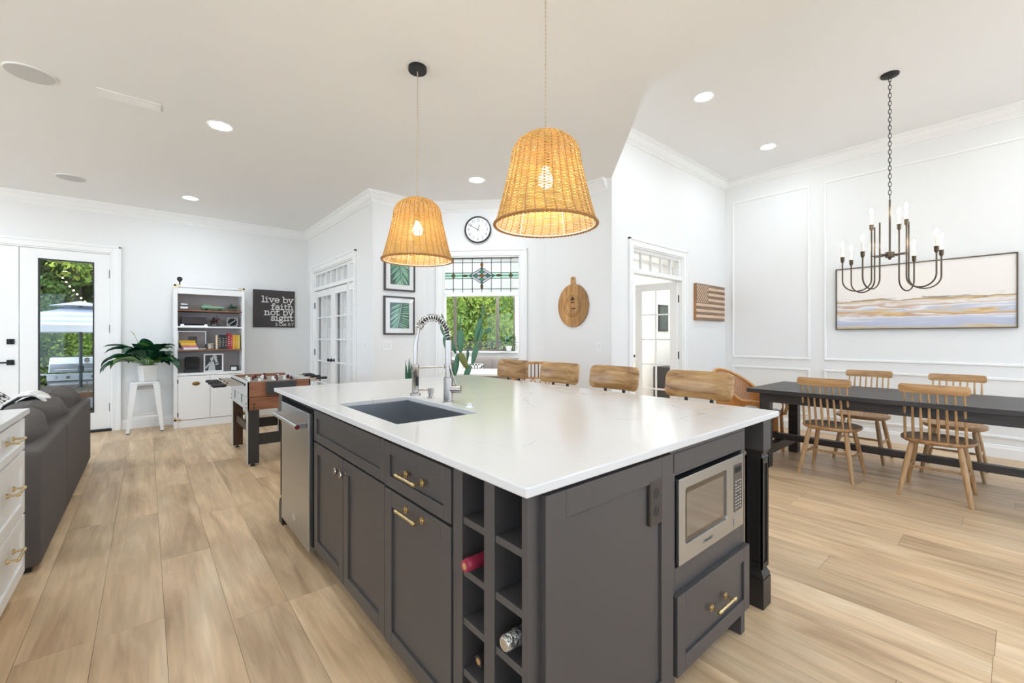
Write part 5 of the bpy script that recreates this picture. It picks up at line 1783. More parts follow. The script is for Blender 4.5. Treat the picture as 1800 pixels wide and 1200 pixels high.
# third shelf
pf = thing('picture_frame', 'large grey mat picture frame with small dark photo on the third shelf', 'picture frame', (0.50, 7.78, S3))
pfm = MB()
rring(pfm, rrect(0.335, 0.668, S3, S3 + 0.262, 0.003), rrect(0.345, 0.658, S3 + 0.010, S3 + 0.252, 0.002), 7.765, 7.785)
pfm.build('frame', nickel_m, pf)
MB().box(0.344, 0.659, 7.772, 7.776, S3 + 0.009, S3 + 0.253).build('mat_board', mat('warm_grey_mat', rgb(160, 153, 151), 0.9), pf)
MB().box(0.455, 0.560, 7.769, 7.7725, S3 + 0.085, S3 + 0.185).build('photo', mat('dark_photo_print', rgb(62, 60, 58), 0.4, var=0.6, bscale=25), pf)
def small_book(name, label, x0, x1, y0, y1, z0, z1, cover, rot=0.0, page_m=whitepl_m, flat=False):
    o = thing(name, label, 'book', ((x0 + x1) / 2, (y0 + y1) / 2, z0), 0)
    c = 0.0025
    if flat:
        MB().box(x0, x1, y0, y1, z0, z0 + c).box(x0, x1, y0, y1, z1 - c, z1).box(x0, x1, y0, y0 + c, z0 + c, z1 - c).build('cover', cover, o)
        MB().box(x0 + 0.002, x1 - 0.002, y0 + c, y1 - 0.003, z0 + c, z1 - c).build('pages', page_m, o)
    else:
        MB().box(x0, x0 + c, y0, y1, z0, z1).box(x1 - c, x1, y0, y1, z0, z1).box(x0 + c, x1 - c, y0, y0 + c, z0, z1).build('cover', cover, o)
        MB().box(x0 + c, x1 - c, y0 + c, y1 - 0.003, z0 + 0.003, z1 - 0.003).build('pages', page_m, o)
    if rot:
        o.rotation_euler = (0, rot, 0)
    return o
yel_m = mat('mustard_cover', rgb(206, 158, 34), 0.5)
small_book('board_book', 'white board book at the bottom of the leaning pile on the third shelf', 0.392, 0.560, 7.58, 7.72, S3, S3 + 0.028, whitepl_m, flat=True)
small_book('board_book', 'white and pink board book in the middle of the pile on the third shelf', 0.372, 0.545, 7.585, 7.72, S3 + 0.0285, S3 + 0.060, mat('pink_print_cover', rgb(206, 110, 120), 0.5, var=0.3, bscale=22), flat=True)
small_book('board_book', 'white and yellow board book in the middle of the pile on the third shelf', 0.360, 0.535, 7.585, 7.72, S3 + 0.0605, S3 + 0.092, mat('yellow_print_cover', rgb(226, 190, 60), 0.5, var=0.3, bscale=18), flat=True)
small_book('board_book', 'mustard yellow board book on top of the pile on the third shelf', 0.345, 0.528, 7.59, 7.72, S3 + 0.0925, S3 + 0.130, yel_m, flat=True)
mg = thing('candle_mug', 'small patterned mug between picture frame and books', 'mug', (0.712, 7.66, S3))
MB().lathe([(0.034, 0), (0.036, 0.004), (0.037, 0.085), (0.034, 0.085), (0.033, 0.006), (0, 0.006)], (0.712, 7.66, S3), 24).build('cup', bwpattern('grey_white_mug_print', 26, rgb(226, 222, 216), rgb(176, 160, 140)), mg, smooth=True)
MB().tube([(0.676, 7.66, S3 + 0.07), (0.654, 7.66, S3 + 0.062), (0.652, 7.66, S3 + 0.03), (0.677, 7.66, S3 + 0.02)], 0.005, 8).build('handle', blackpl_m, mg, smooth=True)
BK = [('cream', (228, 220, 204), 0.014, 0.205, 'slim cream paperback leaning at the start of the book row'), ('tan', (206, 160, 96), 0.012, 0.205, 'slim tan paperback next to the cream one'),
      ('forest', (52, 60, 54), 0.043, 0.208, 'thick dark green hardback on the third bookcase shelf'), ('ink', (34, 34, 40), 0.042, 0.211, 'thick navy black hardback with pale lettering'),
      ('coal', (44, 42, 42), 0.030, 0.209, 'black hardback beside the tall red book'), ('red', (160, 28, 44), 0.038, 0.236, 'tall bright red hardback standing above the other books'),
      ('crimson', (170, 44, 60), 0.026, 0.214, 'crimson paperback between the red and orange books'), ('orange', (222, 152, 40), 0.032, 0.213, 'orange paperback near the end of the row'),
      ('gold', (206, 158, 24), 0.034, 0.208, 'golden yellow hardback second from the end of the row'), ('lemon', (208, 186, 84), 0.028, 0.208, 'pale lemon book at the end of the row')]
xx = 0.772
spine_m = mat('spine_print', rgb(196, 190, 176), 0.6)
for nm, c, wd, ht, lb in BK:
    o = small_book('book', lb, xx, xx + wd - 0.001, 7.60, 7.75, S3, S3 + ht, mat('cover_' + nm, rgb(*c), 0.5))
    o['group'] = 'books standing on the third bookcase shelf'
    if wd > 0.024:
        b_ = MB()
        for q in range(5):
            zq = S3 + ht * (0.2 + 0.13 * q)
            b_.box(xx + wd * 0.25, xx + wd * (0.6 + 0.2 * ((q * 7) % 3) / 3), 7.5995, 7.6002, zq, zq + ht * 0.045)
        b_.build('spine_print', spine_m if nm not in ('gold', 'orange', 'lemon') else mat('spine_print_warm', rgb(236, 200, 130), 0.6), o)
    xx += wd
# bottom open shelf
sk_ = thing('speaker', 'black rounded tabletop speaker on the lowest open shelf', 'speaker', (0.495, 7.67, S4))
MB().prism(rrect(0.412, 0.578, S4 + 0.052, S4 + 0.222, 0.028), 7.60, 7.74, 'xz').build('grille', mat('black_speaker_cloth', rgb(40, 39, 38), 0.95, bump=0.5, bscale=400), sk_, smooth=True, bevel=0.004)
MB().prism(rrect(0.410, 0.580, S4, S4 + 0.050, 0.012), 7.598, 7.742, 'xz').build('base', blackpl_m, sk_, bevel=0.003)
wp = thing('wedding_photo', 'black and white couple photograph in a white frame', 'picture frame', (0.74, 7.66, S4))
wf = MB()
rring(wf, rrect(0.628, 0.868, S4, S4 + 0.262, 0.003), rrect(0.646, 0.850, S4 + 0.018, S4 + 0.244, 0.002), 7.645, 7.668)
wf.build('frame', white_m, wp, bevel=0.001)
MB().box(0.644, 0.852, 7.656, 7.660, S4 + 0.016, S4 + 0.246).build('print', mat('dark_photo_ground', rgb(54, 54, 54), 0.5, var=0.25, bscale=20), wp)
fg = MB()
def blob(pts):
    fg.prism([(0.644 + p[0] * 0.206, S4 + 0.016 + p[1] * 0.230) for p in pts], 7.6545, 7.656, 'xz')
blob([(0.18, 0.0), (0.62, 0.0), (0.58, 0.3), (0.52, 0.55), (0.40, 0.62), (0.30, 0.5), (0.22, 0.25)])
blob([(0.0, 0.2), (0.08, 0.14), (0.36, 0.5), (0.30, 0.58)])
blob([(0.30, 0.72), (0.36, 0.62), (0.46, 0.62), (0.50, 0.72), (0.44, 0.84), (0.34, 0.84)])
blob([(0.42, 0.86), (0.56, 0.72), (0.72, 0.82), (0.66, 0.95), (0.50, 0.98)])
blob([(0.55, 0.70), (0.66, 0.42), (0.76, 0.44), (0.72, 0.72), (0.64, 0.80)])
blob([(0.58, 0.38), (0.72, 0.34), (0.84, 0.46), (0.70, 0.52)])
fg.build('figures', mat('pale_photo_tone', rgb(190, 192, 190), 0.5, var=0.15, bscale=30), wp)
sc_ = thing('desk_clock', 'small black desk clock with a white display on the lowest open shelf', 'clock', (1.005, 7.66, S4))
MB().box(0.955, 1.060, 7.63, 7.69, S4, S4 + 0.078).build('case', blackpl_m, sc_, bevel=0.003)
MB().box(0.960, 1.030, 7.6285, 7.6302, S4 + 0.012, S4 + 0.062).build('display', mat('white_display', rgb(226, 228, 226), 0.4), sc_)
bl_ = thing('horn_ornament', 'small black rubber bulb ornament on top of the bookcase', 'ornament', (0.352, 7.62, BZ))
MB().lathe([(0.020, 0), (0.010, 0.006), (0.007, 0.03), (0.008, 0.045), (0.024, 0.062), (0.033, 0.082), (0.030, 0.102), (0.016, 0.116), (0.0, 0.118)], (0.352, 7.62, BZ), 20).build('bulb', blackpl_m, bl_, smooth=True)

# ================================================================== SIGN WITH SLAB-SERIF LETTERING
def el(cx, cy, rx, ry, a0=0, a1=360, n=18):
    return [(cx + rx * math.cos(math.radians(a0 + (a1 - a0) * k / n)), cy + ry * math.sin(math.radians(a0 + (a1 - a0) * k / n))) for k in range(n + 1)]
GL = {
 'l': (0.34, [[(.15, 0), (.15, .75)], [(.04, .75), (.15, .75)], [(.02, 0), (.28, 0)]]),
 'i': (0.34, [[(.15, 0), (.15, .5)], [(.04, .5), (.15, .5)], [(.02, 0), (.28, 0)], [(.14, .69), (.16, .69)]]),
 'v': (0.54, [[(.08, .5), (.26, 0), (.44, .5)], [(0, .5), (.18, .5)], [(.35, .5), (.52, .5)]]),
 'e': (0.50, [el(.25, .25, .2, .25, 8, 318), [(.05, .27), (.45, .27)]]),
 'b': (0.54, [[(.10, 0), (.10, .75)], [(0, .75), (.10, .75)], el(.29, .25, .19, .25)]),
 'y': (0.54, [[(.08, .5), (.27, 0)], [(.45, .5), (.22, -.16), (.12, -.22), (.03, -.19)], [(0, .5), (.18, .5)], [(.36, .5), (.53, .5)]]),
 'f': (0.38, [[(.37, .66), (.33, .73), (.26, .75), (.18, .71), (.15, .62), (.15, 0)], [(.02, 0), (.30, 0)], [(.02, .48), (.32, .48)]]),
 'a': (0.50, [el(.20, .14, .16, .14), [(.08, .42), (.14, .48), (.22, .5), (.32, .47), (.37, .38), (.37, .05), (.42, 0), (.48, .01)]]),
 't': (0.40, [[(.15, .66), (.15, .1), (.2, .02), (.29, 0), (.37, .06)], [(.02, .48), (.35, .48)]]),
 'h': (0.56, [[(.10, 0), (.10, .75)], [(0, .75), (.10, .75)], [(0, 0), (.21, 0)], [(.10, .36), (.18, .46), (.28, .5), (.38, .45), (.41, .34), (.41, 0)], [(.31, 0), (.52, 0)]]),
 'n': (0.56, [[(.10, 0), (.10, .5)], [(0, .5), (.10, .5)], [(0, 0), (.21, 0)], [(.10, .36), (.18, .46), (.28, .5), (.38, .45), (.41, .34), (.41, 0)], [(.31, 0), (.52, 0)]]),
 'o': (0.50, [el(.25, .25, .2, .25)]),
 's': (0.44, [[(.36, .48), (.36, .36)], [(.36, .4), (.30, .48), (.2, .5), (.09, .46), (.07, .36), (.14, .29), (.28, .23), (.37, .15), (.33, .04), (.2, 0), (.09, .04), (.05, .12)], [(.05, .02), (.05, .14)]]),
 'g': (0.48, [el(.2, .33, .15, .17), el(.2, -.10, .18, .12), [(.10, .19), (.07, .10), (.14, .02)], [(.31, .44), (.38, .5), (.46, .48)]]),
 '2': (0.46, [[(.06, .52), (.1, .64), (.22, .7), (.34, .64), (.36, .5), (.25, .3), (.06, .02), (.40, .02), (.40, .12)]]),
 'C': (0.62, [el(.32, .35, .26, .35, 38, 322), [(.54, .7), (.54, .5)]]),
 'r': (0.44, [[(.15, 0), (.15, .5)], [(.04, .5), (.15, .5)], [(.02, 0), (.30, 0)], [(.15, .34), (.22, .46), (.31, .5), (.39, .44)]]),
 '5': (0.46, [[(.37, .7), (.1, .7), (.08, .4), (.2, .44), (.33, .38), (.37, .24), (.3, .07), (.18, 0), (.06, .06)]]),
 ':': (0.24, [[(.10, .06), (.12, .06)], [(.10, .42), (.12, .42)]]),
 '7': (0.46, [[(.05, .58), (.05, .7), (.40, .7), (.22, .3), (.17, 0)]]),
 ' ': (0.28, []),
}
LSTEP = [0]
def letters(mb, txt, xr, zb, em, y, wt):
    """right-aligned strokes in the xz plane at depth y"""
    hs = 1.22
    x = xr - sum(GL[c][0] for c in txt) * em * hs
    for c in txt:
        adv, strokes = GL[c]
        for s in strokes:
            P = [Vector((x + p[0] * em * hs, y, zb + p[1] * em)) for p in s]
            for a, b in zip(P, P[1:]):
                d = (b - a)
                if d.length < 1e-6:
                    continue
                e = d.normalized() * wt * 0.40
                LSTEP[0] += 1
                o_ = Vector((0, -0.00022 * (LSTEP[0] % 13), 0))
                mb.beam(a - e + o_, b + e + o_, wt, 0.0024, (0, 1, 0))
        x += adv * em * hs
sg = thing('scripture_sign', 'dark grey square wall sign with white lettering', 'sign', (1.605, 7.95, 1.43))
SX_0, SX_1, SZ0, SZ1 = 1.299, 1.910, 1.428, 2.038
YS_ = YB - 0.032
MB().box(SX_0, SX_1, YS_, YB - 0.001, SZ0, SZ1).build('canvas', mat('dark_grey_canvas', rgb(72, 68, 67), 0.85, bump=0.25, bscale=300, var=0.06), sg, bevel=0.002)
let_m = mat('white_lettering', rgb(232, 230, 226), 0.7)
for txt, em, fz in (('live by', 0.126, 0.325), ('faith', 0.126, 0.515), ('not by', 0.126, 0.665), ('sight', 0.126, 0.815), ('2 Cor 5:7', 0.060, 0.952)):
    m_ = MB()
    letters(m_, txt, SX_1 - 0.020, SZ1 - fz * (SZ1 - SZ0), em, YS_ - 0.0008, em * 0.105)
    m_.build('lettering', let_m, sg, fix=False)

# ================================================================== WALL ART
def leaf_print(label, x0, x1, z0, z1, seed, tilt):
    o = thing('leaf_print', label, 'framed print', ((x0 + x1) / 2, YG - 0.012, z0))
    y0, y1 = YG - 0.026, YG - 0.001
    m_ = MB()
    rring(m_, rrect(x0, x1, z0, z1, 0.002, 2), rrect(x0 + 0.021, x1 - 0.021, z0 + 0.021, z1 - 0.021, 0.001, 2), y0, y1)
    m_.build('frame', mat('dark_bronze_frame', rgb(66, 62, 58), 0.45), o)
    MB().box(x0 + 0.020, x1 - 0.020, y0 + 0.010, y0 + 0.013, z0 + 0.020, z1 - 0.020).build('mat_board', mat('white_mat_board', rgb(238, 238, 236), 0.9), o)
    a, b, c, d = x0 + 0.082, x1 - 0.078, z0 + 0.082, z1 - 0.080
    MB().box(a, b, y0 + 0.0085, y0 + 0.0105, c, d).build('print_ground', mat('print_dark_green', rgb(64, 88, 82), 0.6, var=0.35, bscale=18), o)
    rl = random.Random(seed)
    gs = [mat('print_green_%d' % k, rgb(*q), 0.6, var=0.12, bscale=30) for k, q in enumerate([(104, 156, 128), (132, 180, 150), (90, 140, 112), (156, 196, 168)])]
    W_, H_ = b - a, d - c
    yy = y0 + 0.0083
    rib0 = Vector((a + W_ * (0.62 if tilt > 0 else 0.50), d - 0.002))
    rib1 = Vector((a + W_ * (0.38 if tilt > 0 else 0.62), c + 0.002))
    lob = [MB() for _ in gs]
    for k in range(13):
        t = 0.02 + k * 0.078
        p = rib0.lerp(rib1, t)
        for s in (-1, 1):
            ln = W_ * rl.uniform(0.55, 0.75)
            an = math.radians(-38 - 26 * t + rl.uniform(-5, 5)) if tilt <= 0 else math.radians(-16 - 40 * t + rl.uniform(-5, 5))
            if tilt > 0:
                an += 0.5 if s > 0 else -0.1
            dv = Vector((s * math.cos(an), math.sin(an)))
            nv = Vector((-dv.y, dv.x))
            hw = H_ * 0.030
            pts = [p, p + dv * ln * 0.3 + nv * hw, p + dv * ln * 0.75 + nv * hw * 0.9, p + dv * ln, p + dv * ln * 0.75 - nv * hw * 0.9, p + dv * ln * 0.3 - nv * hw]
            pts = [Vector((min(max(q.x, a), b), min(max(q.y, c), d))) for q in pts]
            lob[rl.randrange(4)].add([(q.x, yy - 0.00004 * k, q.y) for q in pts], [tuple(range(6))])
    for k, lm in enumerate(lob):
        if lm.v:
            lm.build('leaf_lobe', gs[k], o, fix=False)
    MB().beam((rib0.x, yy - 0.001, rib0.y), (rib1.x, yy - 0.001, rib1.y), 0.006, 0.0006, (0, 1, 0)).build('midrib', mat('print_pale_rib', rgb(190, 216, 196), 0.6), o)
    MB().box(x0 + 0.019, x1 - 0.019, y0 + 0.004, y0 + 0.0055, z0 + 0.019, z1 - 0.019).build('pane', pane_m, o)
leaf_print('upper framed green leaf print behind the far pendant lamp', 2.268, 2.692, 1.857, 2.347, 5, -1)
leaf_print('lower framed green leaf print above the light switch', 2.262, 2.686, 1.298, 1.788, 9, 1)

def switch_plate(label, M, x, z, n=1, w=0.072, h=0.118):
    o = thing('switch_plate', label, 'light switch', M @ Vector((x, -0.003, z - h / 2)))
    W_ = w + (n - 1) * 0.046
    MB(M).box(x - W_ / 2, x + W_ / 2, -0.006, 0, z - h / 2, z + h / 2).build('plate', whitepl_m, o, bevel=0.002)
    for k in range(n):
        xc = x + (k - (n - 1) / 2) * 0.046
        MB(M).box(xc - 0.016, xc + 0.016, -0.0095, -0.005, z - 0.032, z + 0.032).build('rocker', mat('switch_rocker', rgb(230, 230, 228), 0.3), o, bevel=0.001)
switch_plate('white two-gang light switch on the pantry wall', M_pan, -5.40, 1.162, 2)
switch_plate('white light switch plate under the leaf prints', M_gal, 2.313, 1.162, 2)
switch_plate('white light switch beside the round wooden board', M_kit, -3.14, 1.160, 1)

# round serving board, local frame of the kitchen wall: x = -Y
rb = thing('serving_board', 'round wooden serving board with handle hung on the wall', 'board', M_kit @ Vector((-3.526, -0.012, 1.39)))
bcx, bcz, brx, brz = -3.526, 1.652, 0.243, 0.262
strips = [(-1.0, -0.62), (-0.62, -0.18), (-0.18, 0.36), (0.36, 1.0)]
bmats = [wood('board_wood_%d' % k, [tuple(v * f for v in rgb(136, 94, 52)), tuple(v * f for v in rgb(176, 130, 76)), tuple(v * f for v in rgb(192, 150, 96))], 0.5, 'Z', 2.5, 8, 0.03) for k, f in enumerate((1.12, 1.28, 1.08, 0.80))]
for k, (a, b) in enumerate(strips):
    top, bot = [], []
    for q in range(13):
        t = a + (b - a) * q / 12
        h = math.sqrt(max(0.0, 1 - t * t)) * brz
        top.append((bcx + t * brx, bcz + h))
        bot.append((bcx + t * brx, bcz - h))
    poly = top + bot[::-1]
    if abs(a) == 1.0:
        poly = poly[:-1]
    if abs(b) == 1.0:
        poly = [p for i_, p in enumerate(poly) if i_ != 13]
    MB(M_kit).prism(poly, -0.024, -0.002, 'xz').build('plank', bmats[k], rb, bevel=0.002)
hm = MB(M_kit)
rring(hm, [(bcx + p[0], p[1]) for p in rrect(-0.030, 0.030, bcz + brz - 0.03, bcz + brz + 0.088, 0.026)], [(bcx + 0.008 * math.cos(t), bcz + brz + 0.058 + 0.008 * math.sin(t)) for t in [2 * PI * k / 24 for k in range(24)]], -0.023, -0.003)
hm.build('handle', bmats[2], rb)
burn_m = mat('burnt_engraving', rgb(84, 56, 30), 0.8, var=0.3, bscale=60)
en = MB(M_kit)
def ering(rx, rz, wdt, n=48):
    o_ = [(bcx + rx * math.cos(2 * PI * k / n), bcz - 0.01 + rz * math.sin(2 * PI * k / n)) for k in range(n)]
    i_ = [(bcx + (rx - wdt) * math.cos(2 * PI * k / n), bcz - 0.01 + (rz - wdt) * math.sin(2 * PI * k / n)) for k in range(n)]
    rring(en, o_, i_, -0.0245, -0.0235)
ering(0.132, 0.132, 0.004)
ering(0.100, 0.100, 0.003)
en.build('engraved_ring', burn_m, rb)
en = MB(M_kit)
for k in range(30):
    t = 2 * PI * k / 30
    if 4 < k < 11:
        continue
    c, s = math.cos(t), math.sin(t)
    en.beam((bcx + 0.106 * c, -0.0241, bcz - 0.01 + 0.106 * s), (bcx + 0.122 * c, -0.0241, bcz - 0.01 + 0.122 * s), 0.006, 0.0008, (0, 1, 0))
en.box(bcx - 0.03, bcx + 0.03, -0.0245, -0.0235, bcz + 0.028, bcz + 0.046).box(bcx - 0.012, bcx + 0.048, -0.0245, -0.0235, bcz - 0.045, bcz - 0.028)
en.prism([(bcx - 0.03, bcz + 0.06), (bcx + 0.03, bcz + 0.06), (bcx + 0.03, bcz + 0.085), (bcx, bcz + 0.115), (bcx - 0.03, bcz + 0.085)], -0.0245, -0.0235, 'xz')
en.build('engraved_mark', burn_m, rb)

# wooden flag on the office wall
fg_ = thing('wooden_flag', 'wooden american flag wall art with striped slats', 'wall art', (6.29, YO - 0.02, 1.505))
FX0, FX1, FZ0, FZ1 = 5.848, 6.735, 1.506, 2.024
MB().box(FX0, FX1, YO - 0.034, YO - 0.001, FZ0, FZ1).build('backing', wood('flag_edge_wood', [rgb(150, 104, 60), rgb(178, 128, 78)], 0.5, 'Z', 2, 6, 0.03), fg_)
dkw = wood('flag_dark_slat', [rgb(112, 90, 74), rgb(134, 110, 92), rgb(152, 128, 108)], 0.6, 'X', 2.0, 8, 0.08)
ltw = wood('flag_light_slat', [rgb(196, 164, 134), rgb(214, 184, 154), rgb(224, 198, 170)], 0.6, 'X', 2.0, 8, 0.06)
sh = (FZ1 - FZ0) / 13
cx1 = FX0 + 0.40 * (FX1 - FX0)
for k in range(13):
    z1_ = FZ1 - k * sh
    xa = cx1 if k < 7 else FX0
    MB().box(xa + 0.001, FX1, YO - 0.042, YO - 0.034, z1_ - sh + 0.0008, z1_ - 0.0008).build('slat', dkw if k % 2 == 0 else ltw, fg_, bevel=0.001)
cn = MB().box(FX0, cx1, YO - 0.042, YO - 0.034, FZ1 - 7 * sh, FZ1).build('canton', dkw, fg_, bevel=0.001)
stars = MB()
for r in range(9):
    n = 6 if r % 2 == 0 else 5
    for c in range(n):
        sxp = FX0 + (cx1 - FX0) * ((2 * c + 1) / 12 if n == 6 else (2 * c + 2) / 12)
        szp = FZ1 - 7 * sh * (r + 1) / 10
        pts = []
        for q in range(10):
            rr_ = 0.020 if q % 2 == 0 else 0.010
            t = PI / 2 + PI * q / 5
            pts.append((sxp + rr_ * math.cos(t), szp + rr_ * math.sin(t)))
        stars.prism(pts, YO - 0.0432, YO - 0.042, 'xz')
stars.build('star', ltw, cn)

# abstract seascape on the dining wall
def painting_mat():
    m = bpy.data.materials.new('abstract_seascape')
    m.use_nodes = True
    n = m.node_tree.nodes
    l = m.node_tree.links
    b = n['Principled BSDF']
    b.inputs['Roughness'].default_value = 0.6
    tc = n.new('ShaderNodeTexCoord')
    sx = n.new('ShaderNodeSeparateXYZ')
    l.new(tc.outputs['Generated'], sx.inputs[0])
    mp = n.new('ShaderNodeMapping')
    mp.inputs['Scale'].default_value = (1, 2.6, 15)
    l.new(tc.outputs['Generated'], mp.inputs[0])
    n1 = n.new('ShaderNodeTexNoise')
    n1.inputs['Scale'].default_value = 1.0
    n1.inputs['Detail'].default_value = 5
    n1.inputs['Distortion'].default_value = 0.8
    l.new(mp.outputs[0], n1.inputs['Vector'])
    # displacement of the bands fades out in the plain upper part
    ma = n.new('ShaderNodeMath')
    ma.operation = 'MULTIPLY_ADD'
    ma.inputs[1].default_value = 0.30
    l.new(n1.outputs['Fac'], ma.inputs[0])
    sub = n.new('ShaderNodeMath')
    sub.operation = 'SUBTRACT'
    sub.inputs[1].default_value = 0.15
    l.new(sx.outputs['Z'], sub.inputs[0])
    n3 = n.new('ShaderNodeTexNoise')
    n3.noise_dimensions = '1D'
    n3.inputs['Scale'].default_value = 5
    l.new(sx.outputs['Y'], n3.inputs['W'])
    ma3 = n.new('ShaderNodeMath')
    ma3.operation = 'MULTIPLY_ADD'
    ma3.inputs[1].default_value = 0.06
    l.new(n3.outputs['Fac'], ma3.inputs[0])
    l.new(sub.outputs[0], ma3.inputs[2])
    l.new(ma3.outputs[0], ma.inputs[2])
    cr = n.new('ShaderNodeValToRGB')
    st = [(0.00, (196, 168, 110)), (0.05, (214, 196, 170)), (0.09, (182, 188, 206)), (0.17, (194, 199, 214)), (0.21, (232, 230, 230)), (0.25, (190, 150, 118)), (0.28, (226, 196, 140)), (0.31, (186, 192, 208)),
          (0.35, (236, 234, 236)), (0.39, (196, 164, 138)), (0.43, (232, 228, 226)), (0.465, (206, 176, 120)), (0.485, (150, 132, 120)), (0.50, (236, 230, 222)), (1.0, (238, 233, 226))]
    e = cr.color_ramp.elements
    e[0].position, e[0].color = st[0][0], (*rgb(*st[0][1]), 1)
    e[1].position, e[1].color = st[-1][0], (*rgb(*st[-1][1]), 1)
    for p, c in st[1:-1]:
        q = e.new(p)
        q.color = (*rgb(*c), 1)
    l.new(ma.outputs[0], cr.inputs[0])
    l.new(cr.outputs[0], b.inputs['Base Color'])
    bp = n.new('ShaderNodeBump')
    bp.inputs['Strength'].default_value = 0.15
    l.new(n1.outputs['Fac'], bp.inputs['Height'])
    l.new(bp.outputs[0], b.inputs['Normal'])
    return m
pa = thing('seascape_painting', 'wide abstract seascape painting in a thin bronze frame', 'painting', (XD - 0.02, 0.78, 1.362))
PYa, PYb, PZ0, PZ1 = 0.012, 1.548, 1.362, 2.142
MB().box(XD - 0.030, XD - 0.002, PYa + 0.012, PYb - 0.012, PZ0 + 0.012, PZ1 - 0.012).build('canvas', painting_mat(), pa)
fm = MB()
fx0, fx1 = XD - 0.042, XD - 0.001
fm.box(fx0, fx1, PYa, PYa + 0.010, PZ0, PZ1).box(fx0, fx1, PYb - 0.010, PYb, PZ0, PZ1).box(fx0, fx1, PYa + 0.01, PYb - 0.01, PZ0, PZ0 + 0.010).box(fx0, fx1, PYa + 0.01, PYb - 0.01, PZ1 - 0.010, PZ1)
fm.build('frame', bronze_m, pa)

# wall clock on the angled wall
ck = thing('wall_clock', 'round black-rimmed wall clock above the nook opening', 'clock', M_nook @ Vector((0.714, -0.02, 2.512)))
CU, CZ, CR = 0.714, 2.690, 0.178
def disc(mb, r, y0, y1, n=48):
    mb.prism([(CU + r * math.cos(2 * PI * k / n), CZ + r * math.sin(2 * PI * k / n)) for k in range(n)], y0, y1, 'xz')
    return mb
m_ = MB(M_nook)
NN = 48
prof = [(CR - 0.004, -0.001), (CR, -0.012), (CR, -0.034), (CR - 0.006, -0.042), (CR - 0.014, -0.042), (CR - 0.020, -0.030)]
vs = [(CU + r * math.cos(2 * PI * k / NN), y, CZ + r * math.sin(2 * PI * k / NN)) for r, y in prof for k in range(NN)]
fs = [(i * NN + k, i * NN + (k + 1) % NN, (i + 1) * NN + (k + 1) % NN, (i + 1) * NN + k) for i in range(len(prof) - 1) for k in range(NN)]
m_.add(vs, fs)
m_.build('rim', mat('black_clock_rim', rgb(40, 39, 38), 0.3), ck, smooth=True)
disc(MB(M_nook), CR - 0.016, -0.026, -0.002).build('face', whitepl_m, ck)
R3 = (PI / 2, 0, -PI / 4)
num_m = mat('clock_numeral', rgb(62, 60, 58), 0.6)
for k in range(1, 13):
    t = PI / 2 - 2 * PI * k / 12
    text(str(k), 0.050, ck, M_nook @ Vector((CU + 0.125 * math.cos(t), -0.0266, CZ + 0.125 * math.sin(t))), R3, num_m, name='numeral')
def hand(name, ang, ln, back, wdt, m, y):
    t = PI / 2 - ang
    c, s = math.cos(t), math.sin(t)
    MB(M_nook).beam((CU - back * c, y, CZ - back * s), (CU + ln * c, y, CZ + ln * s), wdt, 0.001, (0, 1, 0)).build(name, m, ck)
hand('hour_hand', math.radians(20), 0.070, 0.02, 0.008, blackpl_m, -0.0285)
hand('minute_hand', math.radians(299), 0.120, 0.025, 0.006, blackpl_m, -0.030)
hand('second_hand', math.radians(192), 0.110, 0.03, 0.002, mat('grey_hand', rgb(150, 150, 150), 0.5), -0.0312)
MB(M_nook).cyl((CU, -0.026, CZ), (CU, -0.033, CZ), 0.006, seg=12).build('pivot', blackpl_m, ck)

# ================================================================== STAINED GLASS TRANSOM OVER THE NOOK OPENING
def art_glass(name, col, clear=0.35, bump=0.5, bs=60):
    m = bpy.data.materials.new(name)
    m.use_nodes = True
    n = m.node_tree.nodes
    l = m.node_tree.links
    b = n['Principled BSDF']
    b.inputs['Base Color'].default_value = (*col, 1)
    b.inputs['Roughness'].default_value = 0.12
    tc = n.new('ShaderNodeTexCoord')
    no = n.new('ShaderNodeTexNoise')
    no.inputs['Scale'].default_value = bs
    bp = n.new('ShaderNodeBump')
    bp.inputs['Strength'].default_value = bump
    bp.inputs['Distance'].default_value = 0.004
    l.new(tc.outputs['Object'], no.inputs['Vector'])
    l.new(no.outputs['Fac'], bp.inputs['Height'])
    l.new(bp.outputs[0], b.inputs['Normal'])
    tr = n.new('ShaderNodeBsdfTranslucent')
    tr.inputs[0].default_value = (*col, 1)
    tp2 = n.new('ShaderNodeBsdfTransparent')
    tp2.inputs[0].default_value = (*col, 1)
    m1 = n.new('ShaderNodeMixShader')
    m1.inputs[0].default_value = 0.4
    m2 = n.new('ShaderNodeMixShader')
    m2.inputs[0].default_value = clear
    l.new(b.outputs[0], m1.inputs[1])
    l.new(tr.outputs[0], m1.inputs[2])
    l.new(m1.outputs[0], m2.inputs[1])
    l.new(tp2.outputs[0], m2.inputs[2])
    l.new(m2.outputs[0], n['Material Output'].inputs[0])
    return m
g_clear = art_glass('rippled_clear_glass', rgb(236, 238, 237), 0.35, 0.9, 70)
g_mint = art_glass('mint_band_glass', rgb(200, 226, 214), 0.3)
g_green = art_glass('jade_glass', rgb(88, 178, 132), 0.25)
g_white = art_glass('opal_glass', rgb(232, 230, 236), 0.15)
g_amber = art_glass('amber_glass', rgb(196, 128, 44), 0.25)
g_yel = art_glass('yellow_glass', rgb(214, 176, 40), 0.25)
sgp = thing('stained_glass_panel', 'leaded stained glass panel with green diamond over the nook opening', 'stained glass', M_nook @ Vector((0.755, 0.05, 1.84)))
def gu(x):
    return ND0 + 0.018 + (x - 250) / 670 * (ND1 - ND0 - 0.036)
def gz(y):
    return 2.327 - (y - 137) / 328 * 0.462
VG = 0.045
m_ = MB(M_nook)
